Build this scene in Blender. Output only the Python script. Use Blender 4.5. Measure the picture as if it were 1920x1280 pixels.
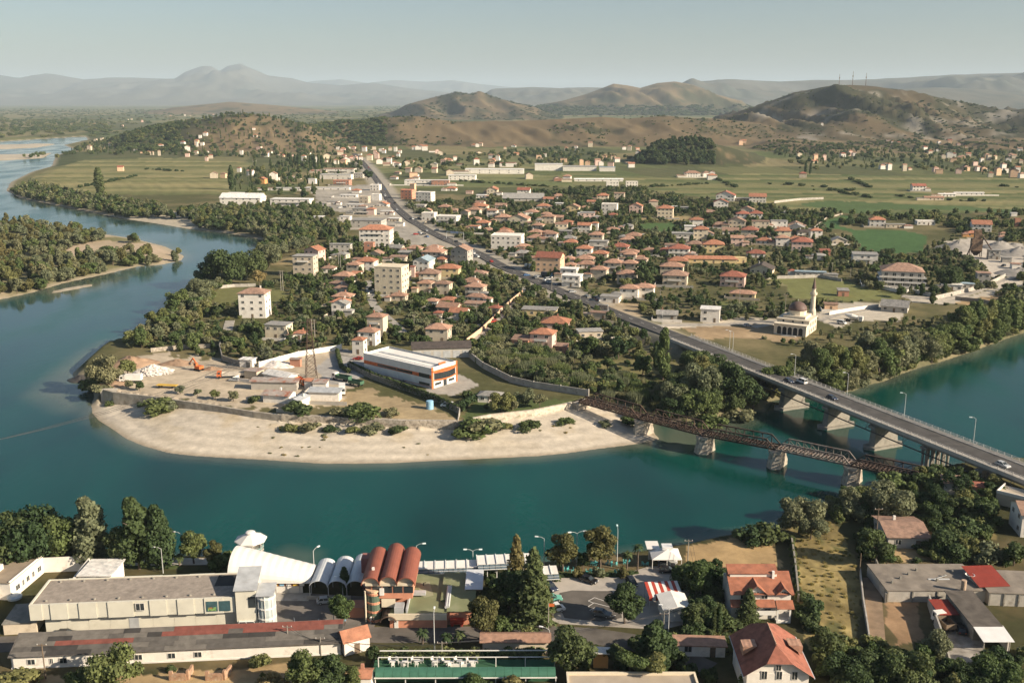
import bpy, math, random
import numpy as np
from mathutils import Vector, Matrix
R = math.radians
random.seed(7)
for o in list(bpy.data.objects): bpy.data.objects.remove(o)
scene = bpy.context.scene
COL = scene.collection
# ------------------------------------------------------------------ camera (hilltop viewpoint 112 m above the river)
H, PITCH, F = 112.0, R(13.7), 1866.667
cd = bpy.data.cameras.new('camera'); cam = bpy.data.objects.new('camera', cd); COL.objects.link(cam)
cam.location = (0, 0, H); cam.rotation_euler = (R(90) - PITCH, 0, 0)
cd.lens = 35; cd.sensor_width = 36; cd.clip_start = 1; cd.clip_end = 120000
scene.camera = cam
# ------------------------------------------------------------------ sky, sun, exposure
SUN = Vector((1.0, -0.42, 0.0)).normalized() * math.cos(R(25)) + Vector((0, 0, math.sin(R(25))))
world = bpy.data.worlds.new('World'); scene.world = world; world.use_nodes = True
wn = world.node_tree; wn.nodes.clear()
sky = wn.nodes.new('ShaderNodeTexSky'); sky.sky_type = 'NISHITA'; sky.sun_disc = False
sky.sun_elevation = R(25); sky.sun_rotation = math.atan2(SUN.x, SUN.y)
sky.altitude = 120; sky.air_density = 1.0; sky.dust_density = 1.4; sky.ozone_density = 2.0
hs = wn.nodes.new('ShaderNodeHueSaturation'); hs.inputs['Saturation'].default_value = 1.0; hs.inputs['Value'].default_value = 1.0
bg = wn.nodes.new('ShaderNodeBackground'); bg.inputs[1].default_value = 0.052
wo = wn.nodes.new('ShaderNodeOutputWorld')
wn.links.new(sky.outputs[0], hs.inputs['Color']); wn.links.new(hs.outputs[0], bg.inputs[0]); wn.links.new(bg.outputs[0], wo.inputs[0])
sd_ = bpy.data.lights.new('sun', 'SUN'); sd_.energy = 5.0; sd_.angle = R(0.6); sd_.color = (1.0, 0.86, 0.68)
sun = bpy.data.objects.new('sun', sd_); COL.objects.link(sun)
sun.rotation_euler = (-SUN).to_track_quat('-Z', 'Y').to_euler()
vs = scene.view_settings; vs.view_transform = 'Standard'; vs.look = 'None'; vs.gamma = 1; vs.exposure = 0.95; vs.use_curve_mapping = False
cy = scene.cycles
cy.use_denoising = True; cy.max_bounces = 5; cy.diffuse_bounces = 2; cy.glossy_bounces = 2; cy.transmission_bounces = 3
cy.transparent_max_bounces = 6; cy.volume_bounces = 0; cy.caustics_reflective = False; cy.caustics_refractive = False
cy.use_adaptive_sampling = True; cy.adaptive_threshold = 0.02
HAZE_DENSITY = 4.0e-5
# ------------------------------------------------------------------ pixel <-> place (photo pixels 1920 x 1280)
CP, SP = math.cos(PITCH), math.sin(PITCH)
def ray(px, py):
    u, v = (px - 960) / F, (640 - py) / F
    return u, CP + v * SP, -SP + v * CP
def G(px, py, z=0.0):
    dx, dy, dz = ray(px, py)
    t = (z - H) / dz
    return Vector((dx * t, dy * t, z))
def ztop(y, py):
    v = (640 - py) / F
    return H + y * (v * CP - SP) / (CP + v * SP)
def topx(p):
    d = p[1] * CP - (p[2] - H) * SP
    return 960 + F * p[0] / d, 640 - F * (p[1] * SP + (p[2] - H) * CP) / d
def mpp(p):                      # metres per photo pixel at a place
    return (p[1] * CP - (p[2] - H) * SP) / F
def Z(x0, y0, s):                # coordinates read off an enlarged view
    return lambda x, y: (x0 + x / s, y0 + y / s)
# ------------------------------------------------------------------ numeric noise
def _hash(ix, iy, seed):
    h = (ix.astype(np.int64) * 374761393 + iy.astype(np.int64) * 668265263 + seed * 974634777) & 0xffffffff
    h = ((h ^ (h >> 13)) * 1274126177) & 0xffffffff
    h = ((h ^ (h >> 16)) * 2246822519) & 0xffffffff
    return ((h ^ (h >> 15)) & 0xffffff) / float(0xffffff)
def vnoise(x, y, seed=0):
    ix, iy = np.floor(x), np.floor(y); fx, fy = x - ix, y - iy
    fx = fx * fx * (3 - 2 * fx); fy = fy * fy * (3 - 2 * fy)
    a, b = _hash(ix, iy, seed), _hash(ix + 1, iy, seed); c, d = _hash(ix, iy + 1, seed), _hash(ix + 1, iy + 1, seed)
    return (a * (1 - fx) + b * fx) * (1 - fy) + (c * (1 - fx) + d * fx) * fy
def fbm(x, y, sc, octv=4, seed=0, gain=0.5):
    s, a, t = 0, 1.0, 0
    for k in range(octv):
        s = s + a * vnoise(x / sc + 17.3 * k, y / sc - 9.1 * k, seed + k); t += a; a *= gain; sc *= 0.47
    return s / t
def ridged(x, y, sc, octv=4, seed=0):
    s, a, t = 0, 1.0, 0
    for k in range(octv):
        s = s + a * (1 - np.abs(2 * vnoise(x / sc + 5.7 * k, y / sc + 3.3 * k, seed + k) - 1)); t += a; a *= 0.55; sc *= 0.5
    return s / t
def inpoly(x, y, P):
    x, y = np.asarray(x, float), np.asarray(y, float); r = np.zeros(x.shape, bool); n = len(P)
    for i in range(n):
        x1, y1 = P[i][0], P[i][1]; x2, y2 = P[(i + 1) % n][0], P[(i + 1) % n][1]
        if y1 == y2: continue
        r ^= ((y1 > y) != (y2 > y)) & (x < (x2 - x1) * (y - y1) / (y2 - y1) + x1)
    return r
def segdist(x, y, P, closed=True):
    d = np.full(np.shape(x), 1e18); n = len(P)
    for i in range(n if closed else n - 1):
        ax, ay = P[i][0], P[i][1]; bx, by = P[(i + 1) % n][0], P[(i + 1) % n][1]
        ex, ey = bx - ax, by - ay; l2 = ex * ex + ey * ey + 1e-9
        t = np.clip(((x - ax) * ex + (y - ay) * ey) / l2, 0, 1)
        d = np.minimum(d, (x - ax - t * ex) ** 2 + (y - ay - t * ey) ** 2)
    return np.sqrt(d)
def PX(L, z=0.0): return [G(a, b, z) for a, b in L]
# ------------------------------------------------------------------ materials
MATS = {}
def rgb(c):
    return (c[0], c[1], c[2], 1.0)
def mat(name, col, rough=0.85, var=0.18, scale=0.6, rnd=0.0, bump=0.0, metal=0.0, spec=0.3, stripe=None, dirt=None, emit=None):
    """plain surface: base colour broken up by two noises, optional per-object shift, ribs and dirt"""
    if name in MATS: return MATS[name]
    m = bpy.data.materials.new(name); m.use_nodes = True; MATS[name] = m
    nt = m.node_tree; N = nt.nodes; Lk = nt.links; b = N['Principled BSDF']
    b.inputs['Roughness'].default_value = rough; b.inputs['Metallic'].default_value = metal
    b.inputs['Specular IOR Level'].default_value = spec
    tc = N.new('ShaderNodeTexCoord')
    n1 = N.new('ShaderNodeTexNoise'); n1.inputs['Scale'].default_value = scale; n1.inputs['Detail'].default_value = 5
    Lk.new(tc.outputs['Object'], n1.inputs['Vector'])
    mr = N.new('ShaderNodeMapRange'); mr.inputs[1].default_value = 0.3; mr.inputs[2].default_value = 0.7
    mr.inputs[3].default_value = 1 - var; mr.inputs[4].default_value = 1 + var
    Lk.new(n1.outputs['Fac'], mr.inputs[0])
    val = mr.outputs[0]
    if rnd:
        oi = N.new('ShaderNodeObjectInfo'); m2 = N.new('ShaderNodeMapRange')
        m2.inputs[3].default_value = 1 - rnd; m2.inputs[4].default_value = 1 + rnd
        Lk.new(oi.outputs['Random'], m2.inputs[0])
        mu = N.new('ShaderNodeMath'); mu.operation = 'MULTIPLY'; Lk.new(val, mu.inputs[0]); Lk.new(m2.outputs[0], mu.inputs[1]); val = mu.outputs[0]
    vm = N.new('ShaderNodeVectorMath'); vm.operation = 'SCALE'; vm.inputs[0].default_value = col
    Lk.new(val, vm.inputs['Scale']); out = vm.outputs[0]
    if dirt:
        n2 = N.new('ShaderNodeTexNoise'); n2.inputs['Scale'].default_value = dirt[1]; n2.inputs['Detail'].default_value = 6; n2.inputs['Roughness'].default_value = 0.65
        Lk.new(tc.outputs['Object'], n2.inputs['Vector'])
        r2 = N.new('ShaderNodeMapRange'); r2.inputs[1].default_value = dirt[2]; r2.inputs[2].default_value = dirt[2] + 0.14; r2.inputs[4].default_value = dirt[3]
        Lk.new(n2.outputs['Fac'], r2.inputs[0])
        mx = N.new('ShaderNodeMix'); mx.data_type = 'RGBA'; mx.inputs['B'].default_value = rgb(dirt[0])
        Lk.new(r2.outputs[0], mx.inputs['Factor']); Lk.new(out, mx.inputs['A']); out = mx.outputs['Result']
    Lk.new(out, b.inputs['Base Color'])
    if stripe or bump:
        bp = N.new('ShaderNodeBump'); bp.inputs['Strength'].default_value = bump or 0.5; bp.inputs['Distance'].default_value = 0.08
        if stripe:
            w = N.new('ShaderNodeTexWave'); w.bands_direction = stripe[0]; w.inputs['Scale'].default_value = stripe[1]
            w.inputs['Distortion'].default_value = 0.4; w.inputs['Detail'].default_value = 1
            Lk.new(tc.outputs['Object'], w.inputs['Vector']); Lk.new(w.outputs['Fac'], bp.inputs['Height'])
        else:
            Lk.new(n1.outputs['Fac'], bp.inputs['Height'])
        Lk.new(bp.outputs[0], b.inputs['Normal'])
    if emit:
        b.inputs['Emission Color'].default_value = rgb(emit); b.inputs['Emission Strength'].default_value = 1
    return m
# ------------------------------------------------------------------ mesh building
class MB:
    def __init__(s): s.v, s.f, s.m = [], [], []
    def add(s, vs_, fs, mi=0):
        o = len(s.v); s.v += [tuple(v) for v in vs_]; s.f += [tuple(i + o for i in f) for f in fs]; s.m += [mi] * len(fs); return s
    def box(s, x0, x1, y0, y1, z0, z1, mi=0):
        return s.add([(x0,y0,z0),(x1,y0,z0),(x1,y1,z0),(x0,y1,z0),(x0,y0,z1),(x1,y0,z1),(x1,y1,z1),(x0,y1,z1)],
                     [(3,2,1,0),(4,5,6,7),(0,1,5,4),(1,2,6,5),(2,3,7,6),(3,0,4,7)], mi)
    def prism(s, poly, z0, z1, mi=0):
        n = len(poly); a = sum(poly[i][0]*poly[(i+1)%n][1]-poly[(i+1)%n][0]*poly[i][1] for i in range(n))
        if a < 0: poly = poly[::-1]
        return s.add([(p[0],p[1],z0) for p in poly] + [(p[0],p[1],z1) for p in poly],
                     [tuple(range(n))[::-1], tuple(range(n, 2*n))] + [(i,(i+1)%n,n+(i+1)%n,n+i) for i in range(n)], mi)
    def extr(s, prof, x0, x1, mi=0):              # profile in (y,z) swept along x
        n = len(prof)
        return s.add([(x0,p[0],p[1]) for p in prof] + [(x1,p[0],p[1]) for p in prof],
                     [tuple(range(n))[::-1], tuple(range(n,2*n))] + [(i,(i+1)%n,n+(i+1)%n,n+i) for i in range(n)], mi)
    def extry(s, prof, y0, y1, mi=0):             # profile in (x,z) swept along y
        n = len(prof)
        return s.add([(p[0],y0,p[1]) for p in prof] + [(p[0],y1,p[1]) for p in prof],
                     [tuple(range(n)), tuple(range(n,2*n))[::-1]] + [(i,n+i,n+(i+1)%n,(i+1)%n) for i in range(n)], mi)
    def tube(s, p, q, r0, r1=None, n=6, mi=0):
        p, q = Vector(p), Vector(q); r1 = r0 if r1 is None else r1; d = (q - p)
        if d.length < 1e-6: return s
        d.normalize(); a = d.orthogonal().normalized(); b = d.cross(a)
        vs_ = [p + (a*math.cos(t) + b*math.sin(t))*r0 for t in [2*math.pi*i/n for i in range(n)]] + \
              [q + (a*math.cos(t) + b*math.sin(t))*r1 for t in [2*math.pi*i/n for i in range(n)]]
        return s.add(vs_, [(i,(i+1)%n,n+(i+1)%n,n+i) for i in range(n)] + [tuple(range(n))[::-1], tuple(range(n,2*n))], mi)
    def beam(s, p, q, w, h, mi=0):                # square-section bar between two points
        p, q = Vector(p), Vector(q); d = (q - p).normalized(); up = Vector((0,0,1))
        if abs(d.z) > 0.98: up = Vector((0,1,0))
        a = d.cross(up).normalized()*w/2; b = a.cross(d).normalized()*h/2
        vs_ = [p-a-b, p+a-b, p+a+b, p-a+b, q-a-b, q+a-b, q+a+b, q-a+b]
        return s.add(vs_, [(3,2,1,0),(4,5,6,7),(0,1,5,4),(1,2,6,5),(2,3,7,6),(3,0,4,7)], mi)
    def lathe(s, prof, n=12, c=(0,0), mi=0):      # profile (r,z)
        vs_ = [(c[0]+r*math.cos(2*math.pi*i/n), c[1]+r*math.sin(2*math.pi*i/n), z) for r, z in prof for i in range(n)]
        fs = [(k*n+i, k*n+(i+1)%n, (k+1)*n+(i+1)%n, (k+1)*n+i) for k in range(len(prof)-1) for i in range(n)]
        return s.add(vs_, fs + [tuple(range(n))[::-1], tuple(range((len(prof)-1)*n, len(prof)*n))], mi)
    def mesh(s, name, *ms, smooth=False):
        me = bpy.data.meshes.new(name); me.from_pydata(s.v, [], s.f)
        for m in ms: me.materials.append(m)
        if len(ms) > 1: me.polygons.foreach_set('material_index', s.m)
        if smooth: me.polygons.foreach_set('use_smooth', [True]*len(s.f))
        return me
def link(name, me, parent=None, loc=None, rz=None):
    o = bpy.data.objects.new(name, me); COL.objects.link(o)
    if parent is not None: o.parent = parent
    if loc is not None: o.location = loc
    if rz is not None: o.rotation_euler = (0, 0, rz)
    return o
def part(parent, name, mb, *ms, smooth=False, loc=None, rz=None, label=None):
    o = link(name, mb.mesh(name, *ms, smooth=smooth), parent, loc, rz)
    if label: o['label'] = label
    return o
def tag(o, label=None, cat=None, group=None, kind=None):
    if label: o['label'] = label
    if cat: o['category'] = cat
    if group: o['group'] = group
    if kind: o['kind'] = kind
    return o
def thing(name, label, cat, loc=(0,0,0), rz=0.0, group=None):
    o = bpy.data.objects.new(name, None); COL.objects.link(o); o.location = loc; o.rotation_euler = (0, 0, rz); o.empty_display_size = 0.5
    return tag(o, label, cat, group)
def solo(name, mb, m, label, cat, loc=(0,0,0), rz=0.0, group=None, smooth=False):
    ms = m if isinstance(m, (list, tuple)) else [m]
    return tag(link(name, mb.mesh(name, *ms, smooth=smooth), None, loc, rz), label, cat, group)
def dup(o, parent=None, loc=None, rz=None, label=None, group=None):
    c = o.copy(); COL.objects.link(c); c.parent = parent
    if loc is not None: c.location = loc
    if rz is not None: c.rotation_euler = (0, 0, rz)
    if label: c['label'] = label
    if group: c['group'] = group
    for ch in o.children: dup(ch, c)
    return c
def frame(a, b, z=4.5):
    """front base line from two photo pixels: origin, heading, length (local x along it, local y away from the viewer)"""
    A, B = G(a[0], a[1], z), G(b[0], b[1], z)
    return A, math.atan2(B.y - A.y, B.x - A.x), (B - A).length
# ================================================================== the setting: ground, river
RIVER_PX = [(-700,258),(-300,262),(0,266),(60,262),(160,256),(165,262),(120,272),(140,280),(105,292),(97,312),(60,322),(20,342),(12,358),
 (40,372),(120,388),(200,404),(225,409),(300,420),(360,430),(427,437),(455,442),(500,452),(490,475),(430,500),(392,512),(355,542),(330,575),
 (305,598),(262,632),(235,646),(190,655),(172,668),(150,688),(137,700),(140,710),(168,712),(174,722),(178,745),(172,757),(172,774),(186,789),(207,802),(238,823),(269,836),
 (316,849),(358,854),(420,858),(498,862),(603,869),(681,869),(735,868),(817,864),(925,859),(1006,855),(1060,850),(1117,842),(1197,832),(1236,823),
 (1226,812),(1222,797),(1228,788),(1262,795),(1287,801),(1319,795),(1351,786),(1376,779),(1392,772),(1410,768),(1427,768),(1440,752),(1480,744),
 (1550,738),(1600,732),(1627,720),(1655,715),(1690,700),(1730,686),(1755,680),(1810,662),(1912,625),(2200,556),(2600,500),
 (3200,700),(2300,905),(1960,880),(1880,872),(1800,880),(1740,890),(1690,905),(1640,925),(1570,950),(1500,985),(1440,1003),(1380,1012),(1330,1020),
 (1270,1034),(1200,1045),(1100,1058),(1000,1068),(880,1078),(780,1082),(690,1088),(600,1085),(540,1068),(440,1058),(330,1054),(200,1052),(100,1050),(0,1050),(-400,1055),(-900,1060),(-1200,700)]
ISLAND_PX = [(-600,640),(-200,600),(0,562),(60,549),(120,531),(200,514),(258,500),(300,497),(340,489),(346,480),(310,462),(250,447),(150,432),(60,421),(0,417),(-300,400),(-700,390)]
BARS_PX = [[(92,547),(130,538),(172,532),(176,536),(130,545),(100,550)],
           [(-60,294),(10,290),(60,289),(98,287),(80,297),(0,301),(-60,302)], [(-80,274),(10,272),(70,270),(110,270),(70,277),(0,280),(-80,281)]]
RIVER = PX(RIVER_PX); ISLANDS = [PX(ISLAND_PX)] + [PX(b) for b in BARS_PX]
BEACH_PX = [(172,757),(200,748),(250,757),(360,771),(480,792),(530,800),(660,806),(760,811),(855,812),(890,806),(920,800),(1000,791),(1080,772),(1108,765),
            (1140,775),(1200,778),(1236,823),(1117,850),(925,875),(681,885),(498,880),(316,866),(230,835),(160,790)]
BEACH = PX(BEACH_PX, 1.0)
# main road centre line (photo pixels, road height)
ROAD_PX = [(664,288,5),(673,297,5),(683,308,5),(700,329,5),(716,351,5),(728,372,5),(744,391,5),(769,412,5),(806,435,5),(837,449,5),(900,477,5),(947,503,5),
           (994,522,5),(1056,549,5),(1119,573,5.5),(1150,587,6.2),(1212,610,7.6),(1275,633,9)]
DECK_Z = 9.8
ROAD = [G(a, b, z) for a, b, z in ROAD_PX]
DK0, DK1 = G(1275, 633, DECK_Z), G(1990, 915, DECK_Z)
DK1 = DK0 + (G(1815, 844, DECK_Z) - DK0).normalized() * 420
ROAD[-1] = DK0.copy(); ROAD[-1].z = DECK_Z - 0.3
RIDGES = [  # skyline (photo px), crest distance, front width, back width, roughness, seed
 ([(-900,150),(-300,140),(0,140),(40,147),(90,138),(110,140),(160,150),(210,146),(250,146),(330,148),(350,135),(385,123),(400,123),(415,133),(430,124),(455,119),(480,130),(505,142),(550,147),(580,155),(640,160),(700,155),(760,165),(830,172),(900,180),(980,186)], 24000, 8000, 6000, .25, 1),
 ([(480,186),(520,165),(590,152),(640,148),(690,156),(740,150),(800,153),(850,150),(900,158),(950,163),(1050,172),(1200,186)], 33000, 6000, 6000, .2, 2),
 ([(860,186),(900,172),(930,166),(1000,163),(1050,166),(1100,164),(1150,165),(1200,170),(1320,172),(1400,186)], 15000, 3500, 4000, .3, 3),
 ([(1200,186),(1240,162),(1290,153),(1350,151),(1400,150),(1460,153),(1520,150),(1600,150),(1700,145),(1780,140),(1850,138),(1920,137),(2200,130),(2900,140)], 13000, 4200, 4000, .3, 4),
 ([(1560,190),(1640,172),(1700,166),(1760,164),(1840,168),(1920,176),(2100,170),(2900,165)], 9000, 2200, 2500, .3, 5),
 ([(700,212),(740,203),(780,190),(830,178),(857,172),(880,176),(900,171),(930,183),(980,196),(1040,206),(1060,214)], 6000, 900, 1100, .28, 6),
 ([(960,205),(1050,190),(1100,176),(1150,157),(1175,160),(1200,165),(1230,156),(1265,153),(1300,160),(1350,180),(1400,195),(1450,208)], 8000, 1500, 1800, .3, 7),
 ([(1290,240),(1340,224),(1430,195),(1490,173),(1520,168),(1560,160),(1590,159),(1640,162),(1700,170),(1760,182),(1840,198),(1920,213),(2100,235),(2300,250)], 3300, 900, 900, .34, 8),
 ([(500,240),(560,240),(600,233),(640,228),(680,229),(720,221),(780,218),(850,228),(950,227),(1050,223),(1130,219),(1180,223),(1250,217),(1300,222),(1350,223),(1420,230),(1500,240),(1700,250),(1920,255),(2300,258)], 2750, 480, 600, .3, 9),
 ([(170,268),(200,260),(240,249),(300,236),(360,226),(420,216),(460,212),(500,218),(550,229),(600,242),(640,250)], 2450, 430, 500, .25, 10),
 ([(1170,315),(1190,300),(1220,277),(1260,265),(1300,263),(1340,268),(1400,284),(1450,303),(1500,315)], 1790, 150, 300, .2, 11),
 ([(1380,270),(1450,262),(1550,264),(1640,268),(1720,264),(1800,268),(1920,264),(2200,262),(2500,270)], 2380, 430, 400, .35, 12),
 ([(260,208),(320,202),(380,196),(430,191),(500,196),(560,202),(640,206)], 8000, 1200, 1500, .25, 13)]
def ridge_h(x, y):
    px = 960 + F * x / np.maximum(y * CP, 1)
    h = np.zeros(np.shape(x)); cov = np.full(np.shape(x), -1)
    for k, (sk, D, wf, wb, rough, seed) in enumerate(RIDGES):
        xs = np.array([s[0] for s in sk], float); zs = np.array([ztop(D, s[1]) for s in sk])
        zc = np.interp(px, xs, zs, left=zs[0], right=zs[-1]) - 5
        gx_ = np.arange(xs[0]-200, xs[-1]+200, 4.0); kw = 61 if D > 5000 else 25; ker = np.hanning(kw); zb = np.convolve(np.pad(np.interp(gx_, xs, zs), kw//2, 'edge'), ker/ker.sum(), 'valid')
        tb = np.clip(np.abs(y-D)/np.where(y < D, wf, wb)*2.2, 0, 1); zc = zc*(1-tb) + (np.interp(px + 60*(fbm(x, y, wf*.3, 2, seed+70)-.5)*tb, gx_, zb)-5)*tb
        edge = np.clip((px - xs[0]) / 60 + .0, 0, 1) * np.clip((xs[-1] - px) / 60, 0, 1)
        wob = 1 + 0.25 * (fbm(x, y, wf * .8, 2, seed + 50) - .5)
        t = np.where(y < D, (D - y) / (wf * wob), (y - D) / (wb * wob)); tt = np.clip(1 - t, 0, 1)
        p = tt * tt * (3 - 2 * tt) * .6 + tt ** 1.2 * .4
        rg = ridged(x, y * .55 if wf < 3000 else y * .8, wf * .42, 4, seed)
        hk = np.maximum(zc, 0) * (p + rough * (2.6 if D > 9000 else 1.3) * (rg - .62) * 4 * p * (1 - p) * 1.2 + .05 * rough * (rg - .6) * p) * np.where(zc > 0, np.maximum(edge, .0), 0)
        if D > 9000: hk = hk + np.maximum(zc, 0) * .5 * (ridged(x, y*.45, wf*.16, 4, 170+k) - .66) * 4 * p * (1 - p) * edge
        if k in (5, 6, 7, 8, 9, 11): hk = hk + np.where(zc > 0, 1, 0) * {7: 135, 6: 150, 5: 100}.get(k, 26) * (ridged(x + .3*y, y*.2, {7: 150, 5: 260, 6: 330}.get(k, 110), 3, 140+k) - .66) * 4 * p * (1 - p) * edge
        cov = np.where(hk > np.maximum(h, 1.5), k, cov); h = np.maximum(h, hk)
    return h, cov
def water_sd(x, y):
    """signed distance to the shore, positive on land"""
    d = segdist(x, y, RIVER); s = np.where(inpoly(x, y, RIVER), -d, d)
    for I in ISLANDS:
        di = segdist(x, y, I); si = np.where(inpoly(x, y, I), di, -di); s = np.maximum(s, si)
    return s
def height(x, y, full=False):
    x, y = np.atleast_1d(np.asarray(x, float)), np.atleast_1d(np.asarray(y, float))
    sd = water_sd(x, y)
    lo = np.zeros(x.shape, bool)
    for I in ISLANDS: lo |= inpoly(x, y, I)
    far_up = (x < -150) & (y > 650) & (sd < 60)
    z = np.where(sd < 0, np.maximum(sd * .25, -4), np.minimum(sd * .9, 5.0))
    z = np.where(lo, np.minimum(sd * .12, 1.6 + .8 * fbm(x, y, 30, 2, 3)), z)
    z = np.where(far_up & ~lo & (sd > 0), np.minimum(z, .25 + sd * .12), z)
    be = inpoly(x, y, BEACH)
    z = np.where(be & (sd > 0), np.minimum(sd * .11, 3.7) , z)
    near = (y < 300) & (x > -400) & (sd > 0) & ~be & (y < 262)
    z = np.where(near, np.minimum(np.minimum(sd * 1.2, 4.5), z), z)
    z = z + np.where(near, np.clip(150 - y, 0, 200) * .3, 0)
    rd = segdist(x, y, ROAD[-5:], False); k = np.clip(1 - (rd - 6) / 8, 0, 1)
    rz = np.interp(y, [p.y for p in ROAD[-5:]][::-1], [p.z for p in ROAD[-5:]][::-1]) - .25
    z = np.where((sd > 0) & (k > 0), z + (np.maximum(rz, z) - z) * k, z)
    h, cov = ridge_h(x, y)
    z = np.where(sd > 0, z + h * np.clip(sd / 40, 0, 1), z)
    z = z + np.where((sd > 6) & (y > 330), .5 * (fbm(x, y, 25, 2, 5) - .5), 0)
    return (z, sd, cov, h) if full else z
def gz(x, y): return float(height(x, y)[0])
def GT(px, py):
    z = 5.0
    for _ in range(7):
        p = G(px, py, z); z = z * .35 + gz(p.x, p.y) * .65
    p = G(px, py, z); p.z = gz(p.x, p.y); return p
def GTs(L):                                       # many at once
    L = np.asarray(L, float); u = (L[:,0]-960)/F; v = (640-L[:,1])/F
    dy = CP + v*SP; dz = -SP + v*CP; z = np.full(len(L), 5.0)
    for _ in range(7):
        t = (z-H)/np.minimum(dz, -.004); z = z*.35 + height(u*t, dy*t)*.65
    t = (z-H)/np.minimum(dz, -.004); return np.stack([u*t, dy*t, height(u*t, dy*t)], 1)
# ---- ground sheet, polar rows so that detail falls off with distance
rr = [70.0]
while rr[-1] < 52000:
    r = rr[-1]; rr.append(r + min(max(r*r/H*.00175, .8), r*.0105))
rr = np.array(rr); az = np.radians(np.arange(-36, 36.01, .115))
RRg, AZg = np.meshgrid(rr, az, indexing='ij'); GX, GY = RRg*np.sin(AZg), RRg*np.cos(AZg)
gx, gy = GX.ravel(), GY.ravel()
gh, gsd, gcov, ghh = height(gx, gy, True)
_G2 = gh.reshape(len(rr), len(az))
def height_at(x, y):                              # bilinear read of the ground sheet
    x, y = np.atleast_1d(np.asarray(x, float)), np.atleast_1d(np.asarray(y, float)); r = np.hypot(x, y); a = np.arctan2(x, y)
    i = np.clip(np.searchsorted(rr, r)-1, 0, len(rr)-2); fa = np.clip((a-az[0])/(az[1]-az[0]), 0, len(az)-1.001); j = fa.astype(int); fj = fa-j; fi = np.clip((r-rr[i])/(rr[i+1]-rr[i]), 0, 1)
    return (_G2[i,j]*(1-fj)+_G2[i,j+1]*fj)*(1-fi) + (_G2[i+1,j]*(1-fj)+_G2[i+1,j+1]*fj)*fi
def gz(x, y): return float(height_at(x, y)[0])
# ---- what covers the ground (albedo only)
def C(*c): return np.array(c)
def lerp(a, b, t): t = np.asarray(t)[:, None]; return a*(1-t) + b*t
n1 = fbm(gx, gy, 18, 4, 21); n2 = fbm(gx, gy, 70, 4, 22); n3 = fbm(gx, gy, 5, 3, 23)
col = lerp(C(.085,.085,.036)[None], C(.20,.165,.085)[None], np.clip((n1*.6+n2*.4-.42)*3.2, 0, 1))
# plain beyond: patchwork of fields
far = gy > 1150
ca, sa = math.cos(.16), math.sin(.16); fu, fv = gx*ca+gy*sa, -gx*sa+gy*ca
cellw = np.where(gy > 3500, 260, 130); ci, cj = np.floor(fu/cellw + .3*np.floor(fv/(cellw*1.7))), np.floor(fv/(cellw*1.7))
hv = _hash(ci, cj, 5); hv2 = _hash(ci, cj, 6)
fieldc = lerp(C(.10,.125,.045)[None], C(.235,.20,.10)[None], np.clip(hv*1.3-.15, 0, 1)); fieldc = lerp(fieldc, C(.07,.085,.035)[None], (hv2 > .72)*.8)
row = np.sin(fv/np.where(gy > 2000, 26, 9)*2*math.pi + n2*3)*.5+.5
fieldc = fieldc*(1-.16*row[:,None])
col = np.where((far & (gcov < 0))[:,None], lerp(col, fieldc, np.full(len(gx), .85)), col)
# hills
lite = C(.185,.138,.078); scrub = C(.05,.056,.028); rock = C(.30,.27,.22)
for k in range(len(RIDGES)):
    mk = gcov == k
    if not mk.any(): continue
    X, Y = gx[mk], gy[mk]; sc = RIDGES[k][2]
    a = fbm(X, Y, sc*.35, 5, 60+k, .6); b = fbm(X, Y*.5, sc*.07, 3, 80+k)
    thr = {5: .45, 6: .55, 7: .47, 8: .53, 9: .54, 10: .25, 11: .52}.get(k, .5)
    s = np.clip((a*.5+b*.5 - thr)*7, 0, 1)
    if k == 9: s = np.clip(s + np.clip((-(X) - 620)/120, 0, 1), 0, 1)
    if k == 6: s = np.clip(s + np.clip(1.35-ghh[mk]/75, 0, 1), 0, 1)
    if k == 7: s = np.clip(s + np.clip((X-1150)/350, 0, .8) + np.clip(ghh[mk]/150-.62, 0, .6), 0, 1)
    c = lerp(np.tile(lite, (len(X),1))*(0.8+.4*b[:,None]), scrub[None], s*.92)
    if k in (5, 7, 8): c = c*(.72 if k == 7 else .84)
    if k in (0,2,3,7): c = lerp(c, rock[None], np.clip((ridged(X, Y, sc*.15, 3, 90+k)-.74)*5, 0, .75))
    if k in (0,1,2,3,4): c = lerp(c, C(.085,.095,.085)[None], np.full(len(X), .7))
    col[mk] = c
def paint(poly, c, z=5.0, amt=1.0, jit=.12, soft=None):
    P = PX(poly, z); xs = [p.x for p in P]; ys = [p.y for p in P]
    m = (gx > min(xs)-9) & (gx < max(xs)+9) & (gy > min(ys)-9) & (gy < max(ys)+9)
    idx = np.nonzero(m)[0]
    if not len(idx): return
    wob = (n3[idx]-.5)*(soft or 0)
    idx2 = idx[inpoly(gx[idx]+wob, gy[idx]+wob*1.3, P)]
    v = 1 + jit*(n1[idx2]-.5)*2 + jit*(n3[idx2]-.5)*2
    col[idx2] = col[idx2]*(1-amt) + np.array(c)[None]*v[:,None]*amt
r4, r5, r6 = Z(400,320,3.2), Z(900,320,3.2), Z(1400,320,3.2)
GREEN, OLIVE, DRY, SAND, EARTH, CONC = (.075,.125,.042), (.135,.145,.058), (.29,.225,.115), (.47,.415,.32), (.30,.225,.15), (.36,.335,.29)
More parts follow.
